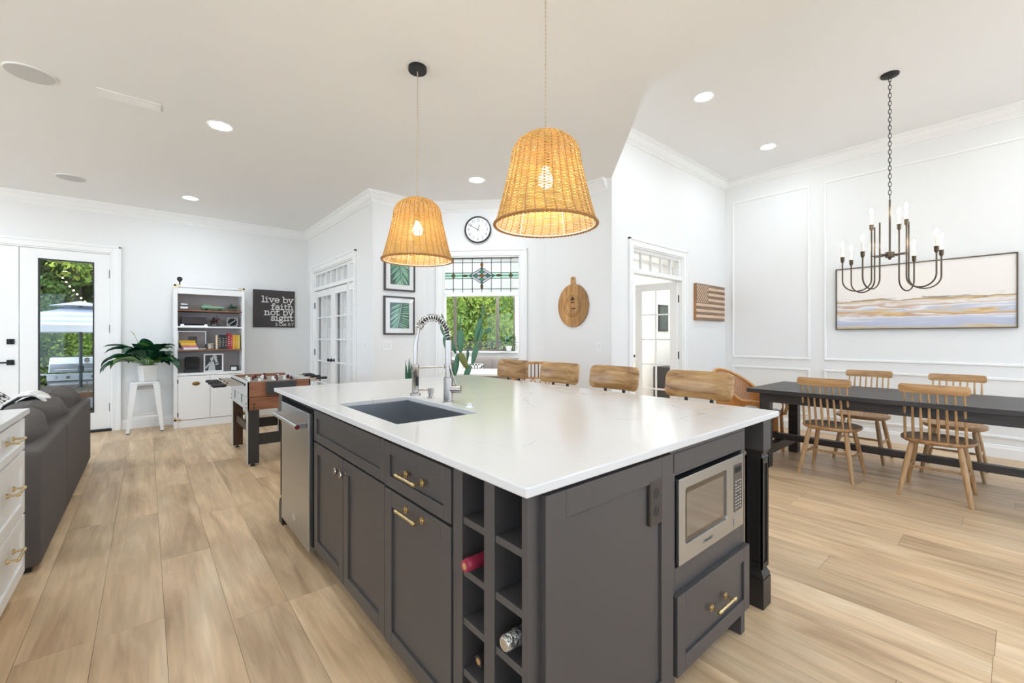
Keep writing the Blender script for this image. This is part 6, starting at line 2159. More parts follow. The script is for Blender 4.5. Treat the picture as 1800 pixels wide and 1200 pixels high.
m_.box(ND0 + 0.018, ND1 - 0.018, VG - 0.014, VG + 0.016, 1.826, 1.866)
m_.box(ND0 + 0.016, ND1 - 0.016, VG - 0.034, VG + 0.02, 1.812, 1.828)
m_.build('bottom_rail', trim_m, sgp, bevel=0.002)
cols = [250, 326, 412, 499, 586, 673, 761, 848, 920]
rows = [137, 180, 278, 305, 332, 432, 465]
for i in range(8):
    for j in range(6):
        MB(M_nook).box(gu(cols[i]), gu(cols[i + 1]), VG + 0.001, VG + 0.004, gz(rows[j + 1]), gz(rows[j])).build('pane', g_mint if j in (2, 3) else g_clear, sgp)
def gpoly(pts, m, k=0):
    MB(M_nook).prism([(gu(p[0]), gz(p[1])) for p in pts], VG - 0.002, VG + 0.0008, 'xz').build('pane', m, sgp)
L_, T_, R_, B_ = Vector((468, 305)), Vector((586, 228)), Vector((706, 304)), Vector((586, 382))
cuts = [0, 0.15, 0.385, 0.615, 0.85, 1.0]
def rh(s, t):
    return L_ + (T_ - L_) * s + (B_ - L_) * t
lead = MB(M_nook)
LDN = [0]
def ld(p, q, w_=0.007):
    LDN[0] += 1
    yq = VG - 0.003 - 0.00015 * (LDN[0] % 11)
    lead.beam((gu(p[0]), yq, gz(p[1])), (gu(q[0]), yq, gz(q[1])), w_, 0.008, (0, 1, 0))
for i in range(5):
    for j in range(5):
        edge = (i in (0, 4)) + (j in (0, 4))
        if edge == 2:
            mm_ = g_green
        elif edge == 1:
            mm_ = g_white
        else:
            mm_ = g_amber if (i, j) == (2, 2) else (g_green if (i in (1, 3) and j in (1, 3)) else g_white)
        a, b, c, d = rh(cuts[i], cuts[j]), rh(cuts[i + 1], cuts[j]), rh(cuts[i + 1], cuts[j + 1]), rh(cuts[i], cuts[j + 1])
        if edge == 1 and not (i in (1,) or j in (1,)):
            continue
        if edge == 1:      # one long border piece per side
            if i in (0, 4):
                a, b, c, d = rh(cuts[i], cuts[1]), rh(cuts[i + 1], cuts[1]), rh(cuts[i + 1], cuts[4]), rh(cuts[i], cuts[4])
            else:
                a, b, c, d = rh(cuts[1], cuts[j]), rh(cuts[4], cuts[j]), rh(cuts[4], cuts[j + 1]), rh(cuts[1], cuts[j + 1])
        gpoly([a, b, c, d], mm_)
for c in cuts:
    lo, hi = (0, 1) if c in (0, 0.15, 0.85, 1.0) else (0.15, 0.85)
    ld(rh(c, lo), rh(c, hi), 0.006)
    ld(rh(lo, c), rh(hi, c), 0.006)
def oval(cx, cy, rx, ry):
    pts = []
    for k in range(16):
        t = 2 * PI * k / 16
        pts.append((cx + rx * math.copysign(abs(math.cos(t)) ** (1.6 if rx > ry else 1.0), math.cos(t)), cy + ry * math.copysign(abs(math.sin(t)) ** (1.6 if ry > rx else 1.0), math.sin(t))))
    gpoly(pts, g_amber)
    for p, q in zip(pts, pts[1:] + pts[:1]):
        ld(p, q, 0.005)
oval(586, 202, 12, 26)
oval(586, 408, 12, 26)
oval(433, 306, 25, 11)
oval(739, 303, 25, 11)
for cx in (326, 848):
    dm = [(cx, 281), (cx + 20, 305), (cx, 329), (cx - 20, 305)]
    gpoly(dm, g_yel)
    for p, q in zip(dm, dm[1:] + dm[:1]):
        ld(p, q, 0.006)
for x_ in cols[1:-1]:
    if 470 < x_ < 700:
        t = abs(x_ - 586) / 118
        ht = 77 * (1 - t)
        ld((x_, 137), (x_, 305 - ht - (26 if x_ == 586 else 0) + (0 if x_ == 586 else 0)))
        ld((x_, 305 + ht), (x_, 465))
    else:
        ld((x_, 137), (x_, 465))
for y_ in (141, 180, 432):
    ld((250, y_), (920, y_))
for y_ in (278, 305, 332):
    dxx = 118 * (1 - abs(y_ - 305) / 77)
    ld((250, y_), (586 - dxx, y_))
    ld((586 + dxx, y_), (920, y_))
lead.build('lead_came', mat('lead_came', rgb(70, 70, 72), 0.5, 0.5), sgp)

# ================================================================== LIGHTS
can_e = emit('downlight_lens', (0.885, 0.97, 1.06), CAN_W / (PI * PI * 0.075 ** 2))
can_d = emit('dining_downlight_lens', (0.885, 0.97, 1.06), DINING_W / (PI * PI * 0.075 ** 2))
ringm = MB()
ringm.lathe([(0.075, 0.0), (0.078, -0.004), (0.094, -0.006), (0.098, -0.001), (0.098, 0.0)], (0, 0, 0), 28, cap=False)
ring_me = ringm.mesh('trim_ring', whitepl_m, smooth=True)
def lens_mesh(m):
    b = MB()
    b.add([(0.0755 * math.cos(2 * PI * k / 20), 0.0755 * math.sin(2 * PI * k / 20), -0.002) for k in range(20)], [tuple(range(19, -1, -1))])
    return b.mesh('lens', m, fix=False)
lens_low, lens_din = lens_mesh(can_e), lens_mesh(can_d)
fill_lens = lens_mesh(emit('side_room_downlight_lens', (0.94, 0.98, 1.0), 26.0 / (PI * PI * 0.075 ** 2)))  # strong lens added to brighten the office and nook
def can(x, y, z, label, me):
    o = thing('downlight', label, 'downlight', (x, y, z), group='recessed ceiling downlights')
    put('trim_ring', ring_me, o)
    put('lens', me, o)
for x, y, lb in ((0.4755, 4.393, 'recessed downlight between the sofa and the pantry wall'), (0.431, 6.92, 'recessed downlight close to the bookcase wall'), (2.871, 4.010, 'recessed downlight in front of the wall clock'),
                 (0.45, 1.85, 'recessed downlight above the island sink aisle'), (0.45, -0.7, 'recessed downlight behind the camera over the kitchen'), (2.05, -0.9, 'recessed downlight behind the camera beyond the island'),
                 (-1.7, 1.85, 'recessed downlight over the white drawer cabinets'), (-1.9, 4.39, 'recessed downlight over the sofa seats'), (-1.9, 6.92, 'recessed downlight inside the patio doors'), (-3.4, 5.6, 'recessed downlight in the far living room corner'),
                 (-1.7, -0.8, 'recessed downlight in the kitchen corner'), (-3.4, 2.9, 'recessed downlight by the living room window')):
    can(x, y, LOW, lb, lens_low)
for x, y, lb in ((4.234, 2.04, 'recessed dining downlight nearer the office doorway'), (5.955, 2.05, 'recessed dining downlight nearer the dining wall'), (4.234, -0.55, 'recessed dining downlight over the near end of the table'),
                 (5.955, -0.55, 'recessed dining downlight beside the dining wall end'), (4.9, -2.2, 'recessed dining downlight by the south window')):
    can(x, y, HIGH, lb, lens_din)
can(6.6, 3.8, 2.70, 'recessed downlight in the office', fill_lens)
p_ = M_nook @ Vector((0.6, 1.1, 2.70))
can(p_.x, p_.y, 2.70, 'recessed downlight in the breakfast nook', fill_lens)

spk_m = mat('speaker_grille_cloth', rgb(206, 205, 202), 0.9, bump=0.4, bscale=500)
for x, y, lb in ((-0.605, 4.357, 'round ceiling speaker nearer the kitchen'), (-0.649, 6.90, 'round ceiling speaker nearer the patio doors')):
    o = thing('ceiling_speaker', lb, 'speaker', (x, y, LOW - 0.008))
    MB().lathe([(0.128, 0.0), (0.128, 0.008)], (x, y, LOW - 0.008), 36).build('bezel', whitepl_m, o)
    MB().lathe([(0.121, 0.0), (0.123, 0.003)], (x, y, LOW - 0.0095), 36).build('grille', spk_m, o)
vt = thing('ceiling_vent', 'white ceiling air vent with two banks of louvres', 'vent', (-0.095, 4.355, LOW - 0.006))
vx0, vx1, vy0, vy1 = -0.275, 0.085, 4.285, 4.425
zv = LOW - 0.006
fv = MB().box(vx0, vx1, vy0, vy0 + 0.022, zv, LOW).box(vx0, vx1, vy1 - 0.022, vy1, zv, LOW).box(vx0, vx0 + 0.030, vy0 + 0.022, vy1 - 0.022, zv, LOW).box(vx1 - 0.030, vx1, vy0 + 0.022, vy1 - 0.022, zv, LOW).box(-0.103, -0.087, vy0 + 0.022, vy1 - 0.022, zv, LOW)
fv.build('frame', whitepl_m, vt, bevel=0.001)
for k in range(7):
    yy = vy0 + 0.030 + k * 0.0135
    sl = MB()
    for xa, xb in ((vx0 + 0.030, -0.103), (-0.087, vx1 - 0.030)):
        sl.beam((xa, yy, LOW - 0.004), (xb, yy, LOW - 0.004), 0.012, 0.0015, (0, 0.5, 0.87))
    sl.build('louvre', whitepl_m, vt)
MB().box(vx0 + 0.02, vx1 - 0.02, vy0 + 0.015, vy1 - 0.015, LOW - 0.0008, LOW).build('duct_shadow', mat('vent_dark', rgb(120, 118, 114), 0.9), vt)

# ---- woven pendant lamps
wick_m = translucent('woven_rattan', rgb(214, 176, 102), 0.65, 0.20, 0.46, 1.0)
_tn = [q for q in wick_m.node_tree.nodes if q.type == 'TEX_NOISE'][0]
_mp = wick_m.node_tree.nodes.new('ShaderNodeMapping')
_mp.inputs['Scale'].default_value = (46, 46, 7)
wick_m.node_tree.links.new([q for q in wick_m.node_tree.nodes if q.type == 'TEX_COORD'][0].outputs['Object'], _mp.inputs[0])
wick_m.node_tree.links.new(_mp.outputs[0], _tn.inputs['Vector'])
wickd_m = translucent('rattan_stake', rgb(176, 126, 72), 0.65, 0.2, 0.2, 40)
bulb_e = emit('pendant_bulb', (1.0, 0.90, 0.64), PENDANT_W / (PI * 4 * PI * 0.034 ** 2))
wire_m = mat('white_wire', rgb(240, 236, 226), 0.5)
SH = 0.415
def shade_r(t):
    """radius of the bell at height fraction t (0 rim, 1 crown)"""
    if t > 0.70:
        k = (t - 0.70) / 0.30
        return 0.1545 * math.sqrt(max(0.0, 1 - k ** 2.3)) + 0.001
    return 0.229 - (0.229 - 0.1545) * (t / 0.70) ** 0.88
def wicker():
    mb = MB()
    n_r, n_s = 66, 132
    vs, fs = [], []
    for i in range(n_r):
        t = 0.012 + 0.986 * i / (n_r - 1)
        if t > 0.80:
            k = (t - 0.80) / 0.20
            t = 0.80 + 0.20 * (0.35 * k + 0.65 * math.sin(k * PI / 2))
        r, z = shade_r(t), t * SH
        if r < 0.008:
            continue
        b = len(vs)
        hh_ = 0.0026
        for k in range(n_s):
            a = 2 * PI * k / n_s
            rr = r + 0.0030 * math.cos(a * 33 + (PI if i % 2 else 0))
            c, s = math.cos(a), math.sin(a)
            dz = 0.0007 * math.sin(a * 7 + i)
            vs += [((rr + 0.0018) * c, (rr + 0.0018) * s, z + dz), (rr * c, rr * s, z + hh_ + dz), ((rr - 0.0018) * c, (rr - 0.0018) * s, z + dz), (rr * c, rr * s, z - hh_ + dz)]
        for k in range(n_s):
            k2 = (k + 1) % n_s
            for q in range(4):
                q2 = (q + 1) % 4
                fs.append((b + k * 4 + q, b + k * 4 + q2, b + k2 * 4 + q2, b + k2 * 4 + q))
    mb.add(vs, fs)
    return mb.mesh('woven_shade', wick_m, smooth=True, fix=False)
shade_me = wicker()
stk = MB()
for k in range(33):
    a = 2 * PI * (k + 0.5) / 33
    P = []
    for i in range(15):
        t = i / 14
        r = shade_r(min(t, 0.995))
        aa = a + 0.05 * (1 - min(1, t / 0.2)) ** 2
        P.append((r * math.cos(aa), r * math.sin(aa), t * SH))
    stk.tube(P, 0.0026, 5)
stake_me = stk.mesh('stake', wickd_m, smooth=True)
rim = MB()
for ph in (0, PI):
    rim.tube([((0.2305 + 0.0035 * math.cos(40 * a + ph)) * math.cos(a), (0.2305 + 0.0035 * math.cos(40 * a + ph)) * math.sin(a), 0.002 + 0.004 * math.sin(40 * a + ph)) for a in [2 * PI * k / 240 for k in range(240)]], 0.0042, 5, closed=True)
rim_me = rim.mesh('braided_rim', wickd_m, smooth=True)
wf_ = MB()
wf_.tube([(0.2235 * math.cos(a), 0.2235 * math.sin(a), 0.004) for a in [2 * PI * k / 60 for k in range(60)]], 0.0028, 6, closed=True)
for k in range(6):
    a = 2 * PI * k / 6 + 0.35
    wf_.tube([((shade_r(t) - 0.007) * math.cos(a), (shade_r(t) - 0.007) * math.sin(a), t * SH) for t in [0.005, 0.2, 0.4, 0.6, 0.8, 0.88, 0.95]], 0.0022, 5)
wire_me = wf_.mesh('wire_frame', wire_m, smooth=True)
def pendant(label, x, y, zb):
    o = thing('pendant_lamp', label, 'pendant lamp', (x, y, zb), group='woven pendant lamps over the island')
    MB().lathe([(0.0, 0.0), (0.058, 0.0), (0.060, 0.004), (0.060, 0.028)], (x, y, LOW - 0.028), 28).build('ceiling_rose', black_m, o, smooth=True)
    c = MB()
    for ph in (0, PI):
        P = []
        z0_, z1_ = zb + SH, LOW - 0.026
        n = 150
        for k in range(n + 1):
            z = z0_ + (z1_ - z0_) * k / n
            P.append((x + 0.0022 * math.cos(ph + k * 0.9), y + 0.0022 * math.sin(ph + k * 0.9), z))
        c.tube(P, 0.0021, 5)
    c.build('cord', mat('twisted_linen_cord', rgb(186, 172, 150), 0.9), o, smooth=True)
    sh_ = put('woven_shade', shade_me, o)
    put('stake', stake_me, sh_)
    put('braided_rim', rim_me, sh_)
    put('wire_frame', wire_me, o)
    s_ = MB().lathe([(0.004, 0), (0.004, -0.085), (0.020, -0.09), (0.021, -0.150), (0.0, -0.150)], (x, y, zb + SH - 0.005), 16).build('socket', black_m, o, smooth=True)
    MB().lathe([(0.013, 0.0), (0.015, -0.012), (0.028, -0.035), (0.034, -0.056), (0.029, -0.079), (0.013, -0.091), (0.0, -0.093)], (x, y, zb + SH - 0.155), 16).build('bulb', bulb_e, o, smooth=True)
pendant('woven rattan pendant lamp hanging nearer the leaf prints', 1.375, 2.594, 1.775)
pendant('woven rattan pendant lamp hanging nearer the camera', 1.375, 1.387, 1.770)

# ---- chandelier
HX, HY = 5.17, 0.769
fwd, rgt = Vector((0.6467, 0.7628, 0)), Vector((0.7628, -0.6467, 0))
cl_ = thing('chandelier', 'bronze chandelier with curved arms and lit candle bulbs', 'chandelier', (HX, HY, 1.70))
MB().lathe([(0.0, 0.0), (0.03, 0.0), (0.066, 0.010), (0.068, 0.016), (0.068, 0.024)], (HX, HY, HIGH - 0.024), 28).build('ceiling_plate', black_m, cl_, smooth=True)
zt, zb_ = HIGH - 0.024, 2.53
nl = 30
lk = MB()
lp_ = (zt - zb_) / nl
P = []
for k in range(16):
    t = 2 * PI * k / 16
    P.append((0.011 * math.cos(t), 0, (lp_ * 0.66) * math.sin(t)))
lk.tube(P, 0.0026, 5, closed=True)
link_me = lk.mesh('chain_link', black_m, smooth=True)
for k in range(nl):
    put('chain_link', link_me, cl_, Vector((HX, HY, zb_ + (k + 0.5) * lp_)) - ORG[cl_.name], (0, 0, PI / 2 * (k % 2) + 0.3))
MB().cyl((HX, HY, 2.03), (HX, HY, 2.52), 0.0075, seg=10).lathe([(0.0, 0), (0.012, 0.002), (0.035, 0.01), (0.035, 0.055), (0.014, 0.06), (0.0, 0.06)], (HX, HY, 1.985), 20).ball((HX, HY, 1.982), 0.012, 10, 6).build('stem', bronze_m, cl_, smooth=True)
cand_m = mat('candle_sleeve', rgb(244, 240, 230), 0.5)
flame_e = emit('candle_bulb_glow', (1.0, 0.90, 0.74), CANDLE_W / (PI * 4 * PI * 0.013 ** 2))
bulb_pr = [(0.006, 0.0), (0.013, 0.014), (0.0145, 0.026), (0.010, 0.044), (0.003, 0.060), (0.0, 0.062)]
for nm, deg, up in (('a', 150, True), ('b', 105, False), ('c', 197, False), ('e', 19, True), ('f', -73, True), ('g', -30, False)):
    t = math.radians(deg)
    dv = rgt * math.cos(t) + fwd * math.sin(t)
    r1, r2 = 0.13, 0.345
    rc, rad = (r1 + r2) / 2, (r2 - r1) / 2
    base = Vector((HX, HY, 0))
    zc = 1.80
    P = [base + dv * r1 + Vector((0, 0, z)) for z in (2.265 if up else 2.30, 2.1, 1.95, zc)]
    for k in range(1, 13):
        a = PI + PI * k / 12
        P.append(base + dv * (rc + rad * math.cos(a)) + Vector((0, 0, zc + rad * 0.95 * math.sin(a))))
    P.append(base + dv * r2 + Vector((0, 0, 1.985)))
    am = MB().tube(P, 0.0062, 8)
    am.cyl(base + Vector((0, 0, 2.015)), base + dv * r1 + Vector((0, 0, 2.015)), 0.005, seg=8)
    arm = am.build('arm', bronze_m, cl_, smooth=True)
    ends = [(base + dv * r2, 1.985)] + ([(base + dv * r1, 2.265)] if up else [])
    for q, z in ends:
        MB().lathe([(0.008, -0.012), (0.014, 0.0), (0.0155, 0.004), (0.0155, 0.034), (0.017, 0.036), (0.017, 0.042), (0.0, 0.042)], (q.x, q.y, z), 14).build('cup', bronze_m, arm, smooth=True)
        MB().cyl((q.x, q.y, z + 0.04), (q.x, q.y, z + 0.135), 0.0115, seg=12).build('candle', cand_m, arm, smooth=True)
        MB().lathe(bulb_pr, (q.x, q.y, z + 0.135), 12).build('bulb', flame_e, arm, smooth=True)

# ================================================================== BREAKFAST NOOK
nt_ = thing('breakfast_table', 'white breakfast table in the nook beyond the angled opening', 'table', M_nook @ Vector((0.55, 0.86, 0)), -PI / 4)
MB().prism(rrect(-0.62, 0.62, -0.48, 0.48, 0.10), 0.715, 0.750).build('tabletop', white_m, nt_, smooth=True, bevel=0.006, bseg=2, local=True)
MB().prism(rrect(-0.50, 0.50, -0.36, 0.36, 0.05), 0.64, 0.714).build('apron', mat('grey_apron', rgb(140, 138, 136), 0.5), nt_, local=True)
for sx in (-1, 1):
    for sy in (-1, 1):
        MB().cyl((sx * 0.44, sy * 0.30, 0.65), (sx * 0.50, sy * 0.36, 0.0), 0.020, 0.014, seg=10).build('leg', black_m, nt_, smooth=True, local=True)
wb_o = thing('window_bench', 'white built-in bench under the nook window', 'bench', M_nook @ Vector((0.3, 1.75, 0)))
MB(M_nook).box(-1.04, 1.61, 1.50, 1.985, 0.0, 0.42).build('base', white_m, wb_o, bevel=0.003)
MB(M_nook).box(-1.03, 1.60, 1.49, 1.97, 0.421, 0.49).build('seat_cushion', greyfab_m, wb_o, smooth=True, bevel=0.02, bseg=3)
for u, v, z, wd, ht, tlt, rz, m, lb in ((0.92, 1.70, 0.70, 0.50, 0.46, 0.30, 0.25, greyfab_m, 'grey pillow on the nook bench nearest the window end'),
                                        (0.55, 1.74, 0.71, 0.46, 0.46, 0.24, -0.12, greyfab_m, 'grey pillow standing in the middle of the nook bench'),
                                        (0.18, 1.78, 0.70, 0.46, 0.44, 0.22, 0.1, whitefab_m, 'plain white pillow on the nook bench'),
                                        (0.37, 1.56, 0.66, 0.36, 0.34, 0.34, 0.05, bw_m, 'black and white lattice pillow in front of the nook pillows'),
                                        (-0.12, 1.72, 0.68, 0.44, 0.40, 0.24, 0.0, fabric_m, 'charcoal pillow on the nook bench behind the cactus')):
    M = M_nook @ Matrix.Translation((u, v, z)) @ Matrix.Rotation(rz, 4, 'Z') @ Matrix.Rotation(-tlt, 4, 'X')
    tag(pillow_mesh(MB(M), (0, 0, 0), wd, ht, 0.17).build('pillow', m, smooth=True), lb, 'pillow')
sp0 = M_nook @ Vector((0.945, NV - 0.005 + 0.0, wz0))
spn = thing('sill_plant', 'small leafy plant in a white pot on the nook window sill', 'plant', (sp0.x, sp0.y, wz0))
MB().lathe([(0.042, 0), (0.060, 0.095), (0.055, 0.095), (0.050, 0.085), (0, 0.085)], (sp0.x - 0.01, sp0.y - 0.01, wz0), 20).build('pot', whitepl_m, spn, smooth=True)
rl = random.Random(21)
for k in range(34):
    a, e_ = rl.uniform(0, 2 * PI), rl.uniform(0.3, 1.5)
    m_ = MB()
    leaf_mesh(m_, (sp0.x - 0.01, sp0.y - 0.01, wz0 + 0.085), (math.cos(a) * math.cos(e_), math.sin(a) * math.cos(e_), math.sin(e_)), rl.uniform(0.14, 0.27), 0.055, rl.uniform(0.2, 1.1), 0, 7, 0.2, 0.7)
    m_.build('leaf', [mat('sill_leaf', rgb(52, 92, 60), 0.4, var=0.3, bscale=30), stem_m], spn, smooth=True, fix=False)

# ---- prickly pear and spiky plant between the island and the nook
def px2w(x, y, d):
    r = (x - 900) / 757.26 * d
    return fwd * d + rgt * r + Vector((0, 0, CAM_H - (y - 592.63) * d / 757.26))
cac_m = mat('cactus_pad', rgb(74, 122, 92), 0.5, var=0.2, bscale=9, bump=0.15)
olive_m = mat('cactus_pad_olive', rgb(112, 116, 52), 0.5, var=0.25, bscale=9)
DC = 4.72
c0 = px2w(812, 700, DC)
ca = thing('prickly_pear', 'tall prickly pear cactus in a terracotta pot before the nook', 'cactus', (c0.x, c0.y, 0))
def pad(x, y, hw, hh, tilt, m, dd=0.0, yaw=0.0):
    c = px2w(x, y, DC + dd)
    s = DC / 757.26
    M = Matrix.Translation(c) @ Matrix.Rotation(math.radians(-40.29) + yaw, 4, 'Z') @ Matrix.Rotation(math.radians(tilt), 4, 'Y')
    mb = MB(M)
    W_, H_ = hw * s, hh * s
    n = 14
    def fn(u, v):
        ph = PI * v
        th = 2 * PI * u
        zz = -math.cos(ph)
        w_ = math.sin(ph) * (0.82 + 0.18 * zz)
        return (W_ * w_ * math.cos(th), min(0.022, W_ * 0.45) * math.sin(th) * math.sin(ph) ** 0.7, H_ * zz)
    mb.grid(fn, 16, n, cu=True)
    return mb.build('pad', m, ca, smooth=True, fix=True)
for x, y, hw, hh, t, m, dd, yw in ((809.6, 600, 7.2, 22, 0, cac_m, 0, 0), (796.5, 610, 5, 13, -24, cac_m, 0.03, 0.5), (840.5, 580, 6.2, 22, 14, cac_m, 0, 0.2), (848.5, 549, 2.6, 14, 10, cac_m, 0.02, 0.6),
                            (845.5, 588, 4.2, 15, 18, cac_m, -0.03, 0.8), (857.4, 581, 5, 7.5, 55, cac_m, 0.03, 0.2), (834.5, 622, 6.2, 20, 15, cac_m, 0, 0.3), (815, 634, 7.2, 16, -24, olive_m, -0.03, 0.1),
                            (802.5, 641, 5.4, 20, 6, cac_m, 0.0, 0.2), (821, 655, 6.5, 15, 20, cac_m, 0, 0.1), (795, 650, 4.2, 15, -12, cac_m, 0.03, 0.4), (822, 625, 3, 11, 2, cac_m, 0.06, 0.3),
                            (780, 583, 4.6, 13, -24, cac_m, 0.05, 0.3), (784, 607, 4.6, 16, -14, cac_m, 0.05, 0.3), (790, 634, 4.6, 16, -12, cac_m, 0.05, 0.3), (780, 561, 1.9, 11, -22, cac_m, 0.05, 0.2), (809, 566, 2.2, 13, 2, cac_m, 0.02, 0.9),
                            (812, 690, 9, 30, 6, olive_m, 0, 0.1), (800, 686, 8, 28, -8, cac_m, 0.02, 0.3), (808, 735, 11, 32, 0, olive_m, 0, 0.2)):
    pad(x, y, hw, hh, t, m, dd, yw)
terra_m = mat('terracotta', rgb(168, 104, 74), 0.85, var=0.1, bscale=20)
MB().lathe([(0.12, 0), (0.165, 0.27), (0.178, 0.275), (0.178, 0.31), (0.160, 0.31), (0.152, 0.28), (0, 0.27)], (c0.x, c0.y, 0), 28).build('pot', terra_m, ca, smooth=True)
s0 = px2w(718, 700, 4.9)
sp2 = thing('snake_plant', 'upright dark green snake plant beside the gallery wall corner', 'plant', (s0.x, s0.y, 0))
MB().lathe([(0.11, 0), (0.14, 0.28), (0.128, 0.28), (0.12, 0.25), (0, 0.25)], (s0.x, s0.y, 0), 24).build('pot', pot_m, sp2, smooth=True)
rl = random.Random(2)
for k, (dx, zt_) in enumerate(((-0.045, 1.0), (0.0, 1.03), (0.03, 0.97), (0.06, 0.93), (-0.02, 0.94), (0.015, 0.98))):
    b = Vector((s0.x, s0.y, 0.24)) + rgt * dx * 0.5 + fwd * rl.uniform(-0.04, 0.04)
    tpp = Vector((s0.x, s0.y, zt_)) + rgt * dx + fwd * rl.uniform(-0.05, 0.05)
    a = rl.uniform(0, PI)
    sd2 = Vector((math.cos(a), math.sin(a), 0))
    mb = MB()
    N = 8
    secs = []
    for i in range(N + 1):
        t = i / N
        w_ = 0.026 * (1 - 0.3 * abs(t - 0.5)) * (1 - t ** 5)
        c = b.lerp(tpp, t) + sd2.cross(Vector((0, 0, 1))) * 0.01 * math.sin(3 * t)
        f_ = sd2.cross(Vector((0, 0, 1))) * 0.004
        secs.append([c - sd2 * w_, c + f_, c + sd2 * w_, c - f_])
    mb.add([p for s in secs for p in s], [(i * 4 + q, i * 4 + (q + 1) % 4, i * 4 + 4 + (q + 1) % 4, i * 4 + 4 + q) for i in range(N) for q in range(4)])
    mb.build('leaf', mat('snake_plant_leaf', rgb(48, 94, 66), 0.4, var=0.35, bscale=22), sp2, smooth=True)

# ---- things glimpsed in the office
of = thing('office_picture', 'dark framed picture on the office wall seen through the door', 'framed print', (7.82, OY - 0.02, 1.385))
MB().box(7.66, 8.0, OY - 0.022, OY - 0.001, 1.385, 1.905).build('frame', blackpl_m, of, bevel=0.002)
MB().box(7.69, 7.97, OY - 0.025, OY - 0.021, 1.415, 1.875).build('print', mat('teal_splash_print', rgb(74, 84, 82), 0.6, var=0.6, bscale=12), of)
ocb = thing('office_cabinet', 'low black cabinet against the office wall', 'cabinet', (7.8, OY - 0.2, 0))
MB().box(7.48, 8.15, OY - 0.36, OY - 0.01, 0.05, 0.70).build('body', postshade_black_m, ocb, bevel=0.003)
for xa in (7.49, 7.82):
    MB().box(xa, xa + 0.315, OY - 0.378, OY - 0.361, 0.07, 0.68).build('door', postshade_black_m, ocb, bevel=0.003)
MB().box(7.5, 8.13, OY - 0.34, OY - 0.03, 0.0, 0.05).build('plinth', gap_m, ocb)

# ================================================================== GARDEN
grass_m = mat('garden_ground', rgb(92, 104, 62), 1.0, var=0.4, bscale=2.5)
struct(MB().box(-40, 45, YB + 0.4, 50, -0.60, -0.55).build('ground', grass_m), 'green garden ground outside the house', 'ground')
struct(MB().box(8.6, 45, -20, YB + 0.4, -0.60, -0.55).box(-40, XW - 0.5, -20, YB + 0.4, -0.60, -0.55).box(XW - 0.5, 8.6, -20, YS - 0.4, -0.60, -0.55).build('terrace', mat('pale_concrete', rgb(222, 220, 216), 0.9, var=0.05, bscale=3)), 'pale concrete terrace around the other sides of the house', 'terrace')  # out of view, added so sunlit concrete bounces light to the ceiling
DZ = -0.40
deck_m = wood('weathered_deck', [rgb(120, 108, 96), rgb(150, 138, 124), rgb(170, 160, 148)], 0.8, 'X', 1.5, 8, 0.12)
dk = thing('garden_deck', 'weathered grey timber deck outside the patio doors', 'deck', (-1.4, 11.2, DZ - 0.1))
db_me = MB().box(-3.6, 3.6, -0.069, 0.069, -0.03, 0).mesh('deck_board', deck_m)
k = 0
y = YB + 0.25
while y < 15.0:
    put('deck_board', db_me, dk, Vector((-1.4, y, DZ)) - ORG[dk.name])
    y += 0.145
MB().box(-4.9, 2.1, YB + 0.2, 15.0, DZ - 0.14, DZ - 0.031).build('joist_frame', mat('deck_joist', rgb(80, 70, 60), 0.9), dk)
struct(MB().box(DB0 - 0.1, DB1 + 0.1, YB + 0.12, YB + 0.6, -0.22, -0.02).build('step', mat('concrete_step', rgb(150, 148, 142), 0.9, bump=0.3, bscale=60)), 'concrete step below the patio doors', 'step')

# slatted outdoor table with parasol
UX, UY = -0.924, 11.14
ot = thing('patio_table', 'grey slatted outdoor table under the striped parasol', 'table', (UX, UY, DZ))
for k in range(15):
    xx = UX - 0.75 + k * 0.101
    if abs(xx + 0.047 - UX) < 0.04:
        xx -= 0.0
    MB().box(xx, xx + 0.094, UY - 0.80, UY - 0.03, 0.320, 0.350).build('slat', deck_m, ot)
    MB().box(xx, xx + 0.094, UY + 0.03, UY + 0.75, 0.320, 0.350).build('slat', deck_m, ot)
brn_m = mat('brown_teak', rgb(112, 80, 54), 0.7, var=0.2, bscale=12)
MB().box(UX - 0.75, UX + 0.76, UY - 0.80, UY - 0.77, 0.23, 0.319).box(UX - 0.75, UX + 0.76, UY + 0.72, UY + 0.75, 0.23, 0.319).box(UX - 0.75, UX - 0.72, UY - 0.77, UY + 0.72, 0.23, 0.319).box(UX + 0.73, UX + 0.76, UY - 0.77, UY + 0.72, 0.23, 0.319).build('apron', brn_m, ot)
for sx in (-0.68, 0.69):
    for sy in (-0.73, 0.68):
        MB().box(UX + sx - 0.04, UX + sx + 0.04, UY + sy - 0.04, UY + sy + 0.04, DZ, 0.23).build('leg', brn_m, ot)
um = thing('parasol', 'blue-grey and white striped parasol over the outdoor table', 'parasol', (UX, UY, DZ))
umb_w = mat('parasol_white', rgb(204, 206, 212), 0.9)
umb_g = mat('parasol_blue_grey', rgb(158, 166, 186), 0.9)
pole_m = mat('parasol_pole_grey', rgb(74, 82, 84), 0.4, 0.4)
MB().cyl((UX, UY, DZ + 0.05), (UX, UY, 1.84), 0.024, seg=14).lathe([(0.026, 0), (0.045, 0.02), (0.045, 0.10), (0.026, 0.13)], (UX, UY, 0.62), 14).build('pole', pole_m, um, smooth=True)
MB().lathe([(0.26, 0), (0.26, 0.05), (0.05, 0.09), (0.04, 0.2)], (UX, UY, DZ), 24).build('base', pole_m, um, smooth=True)
NB, SEG = 7, 8
can_mb = MB()
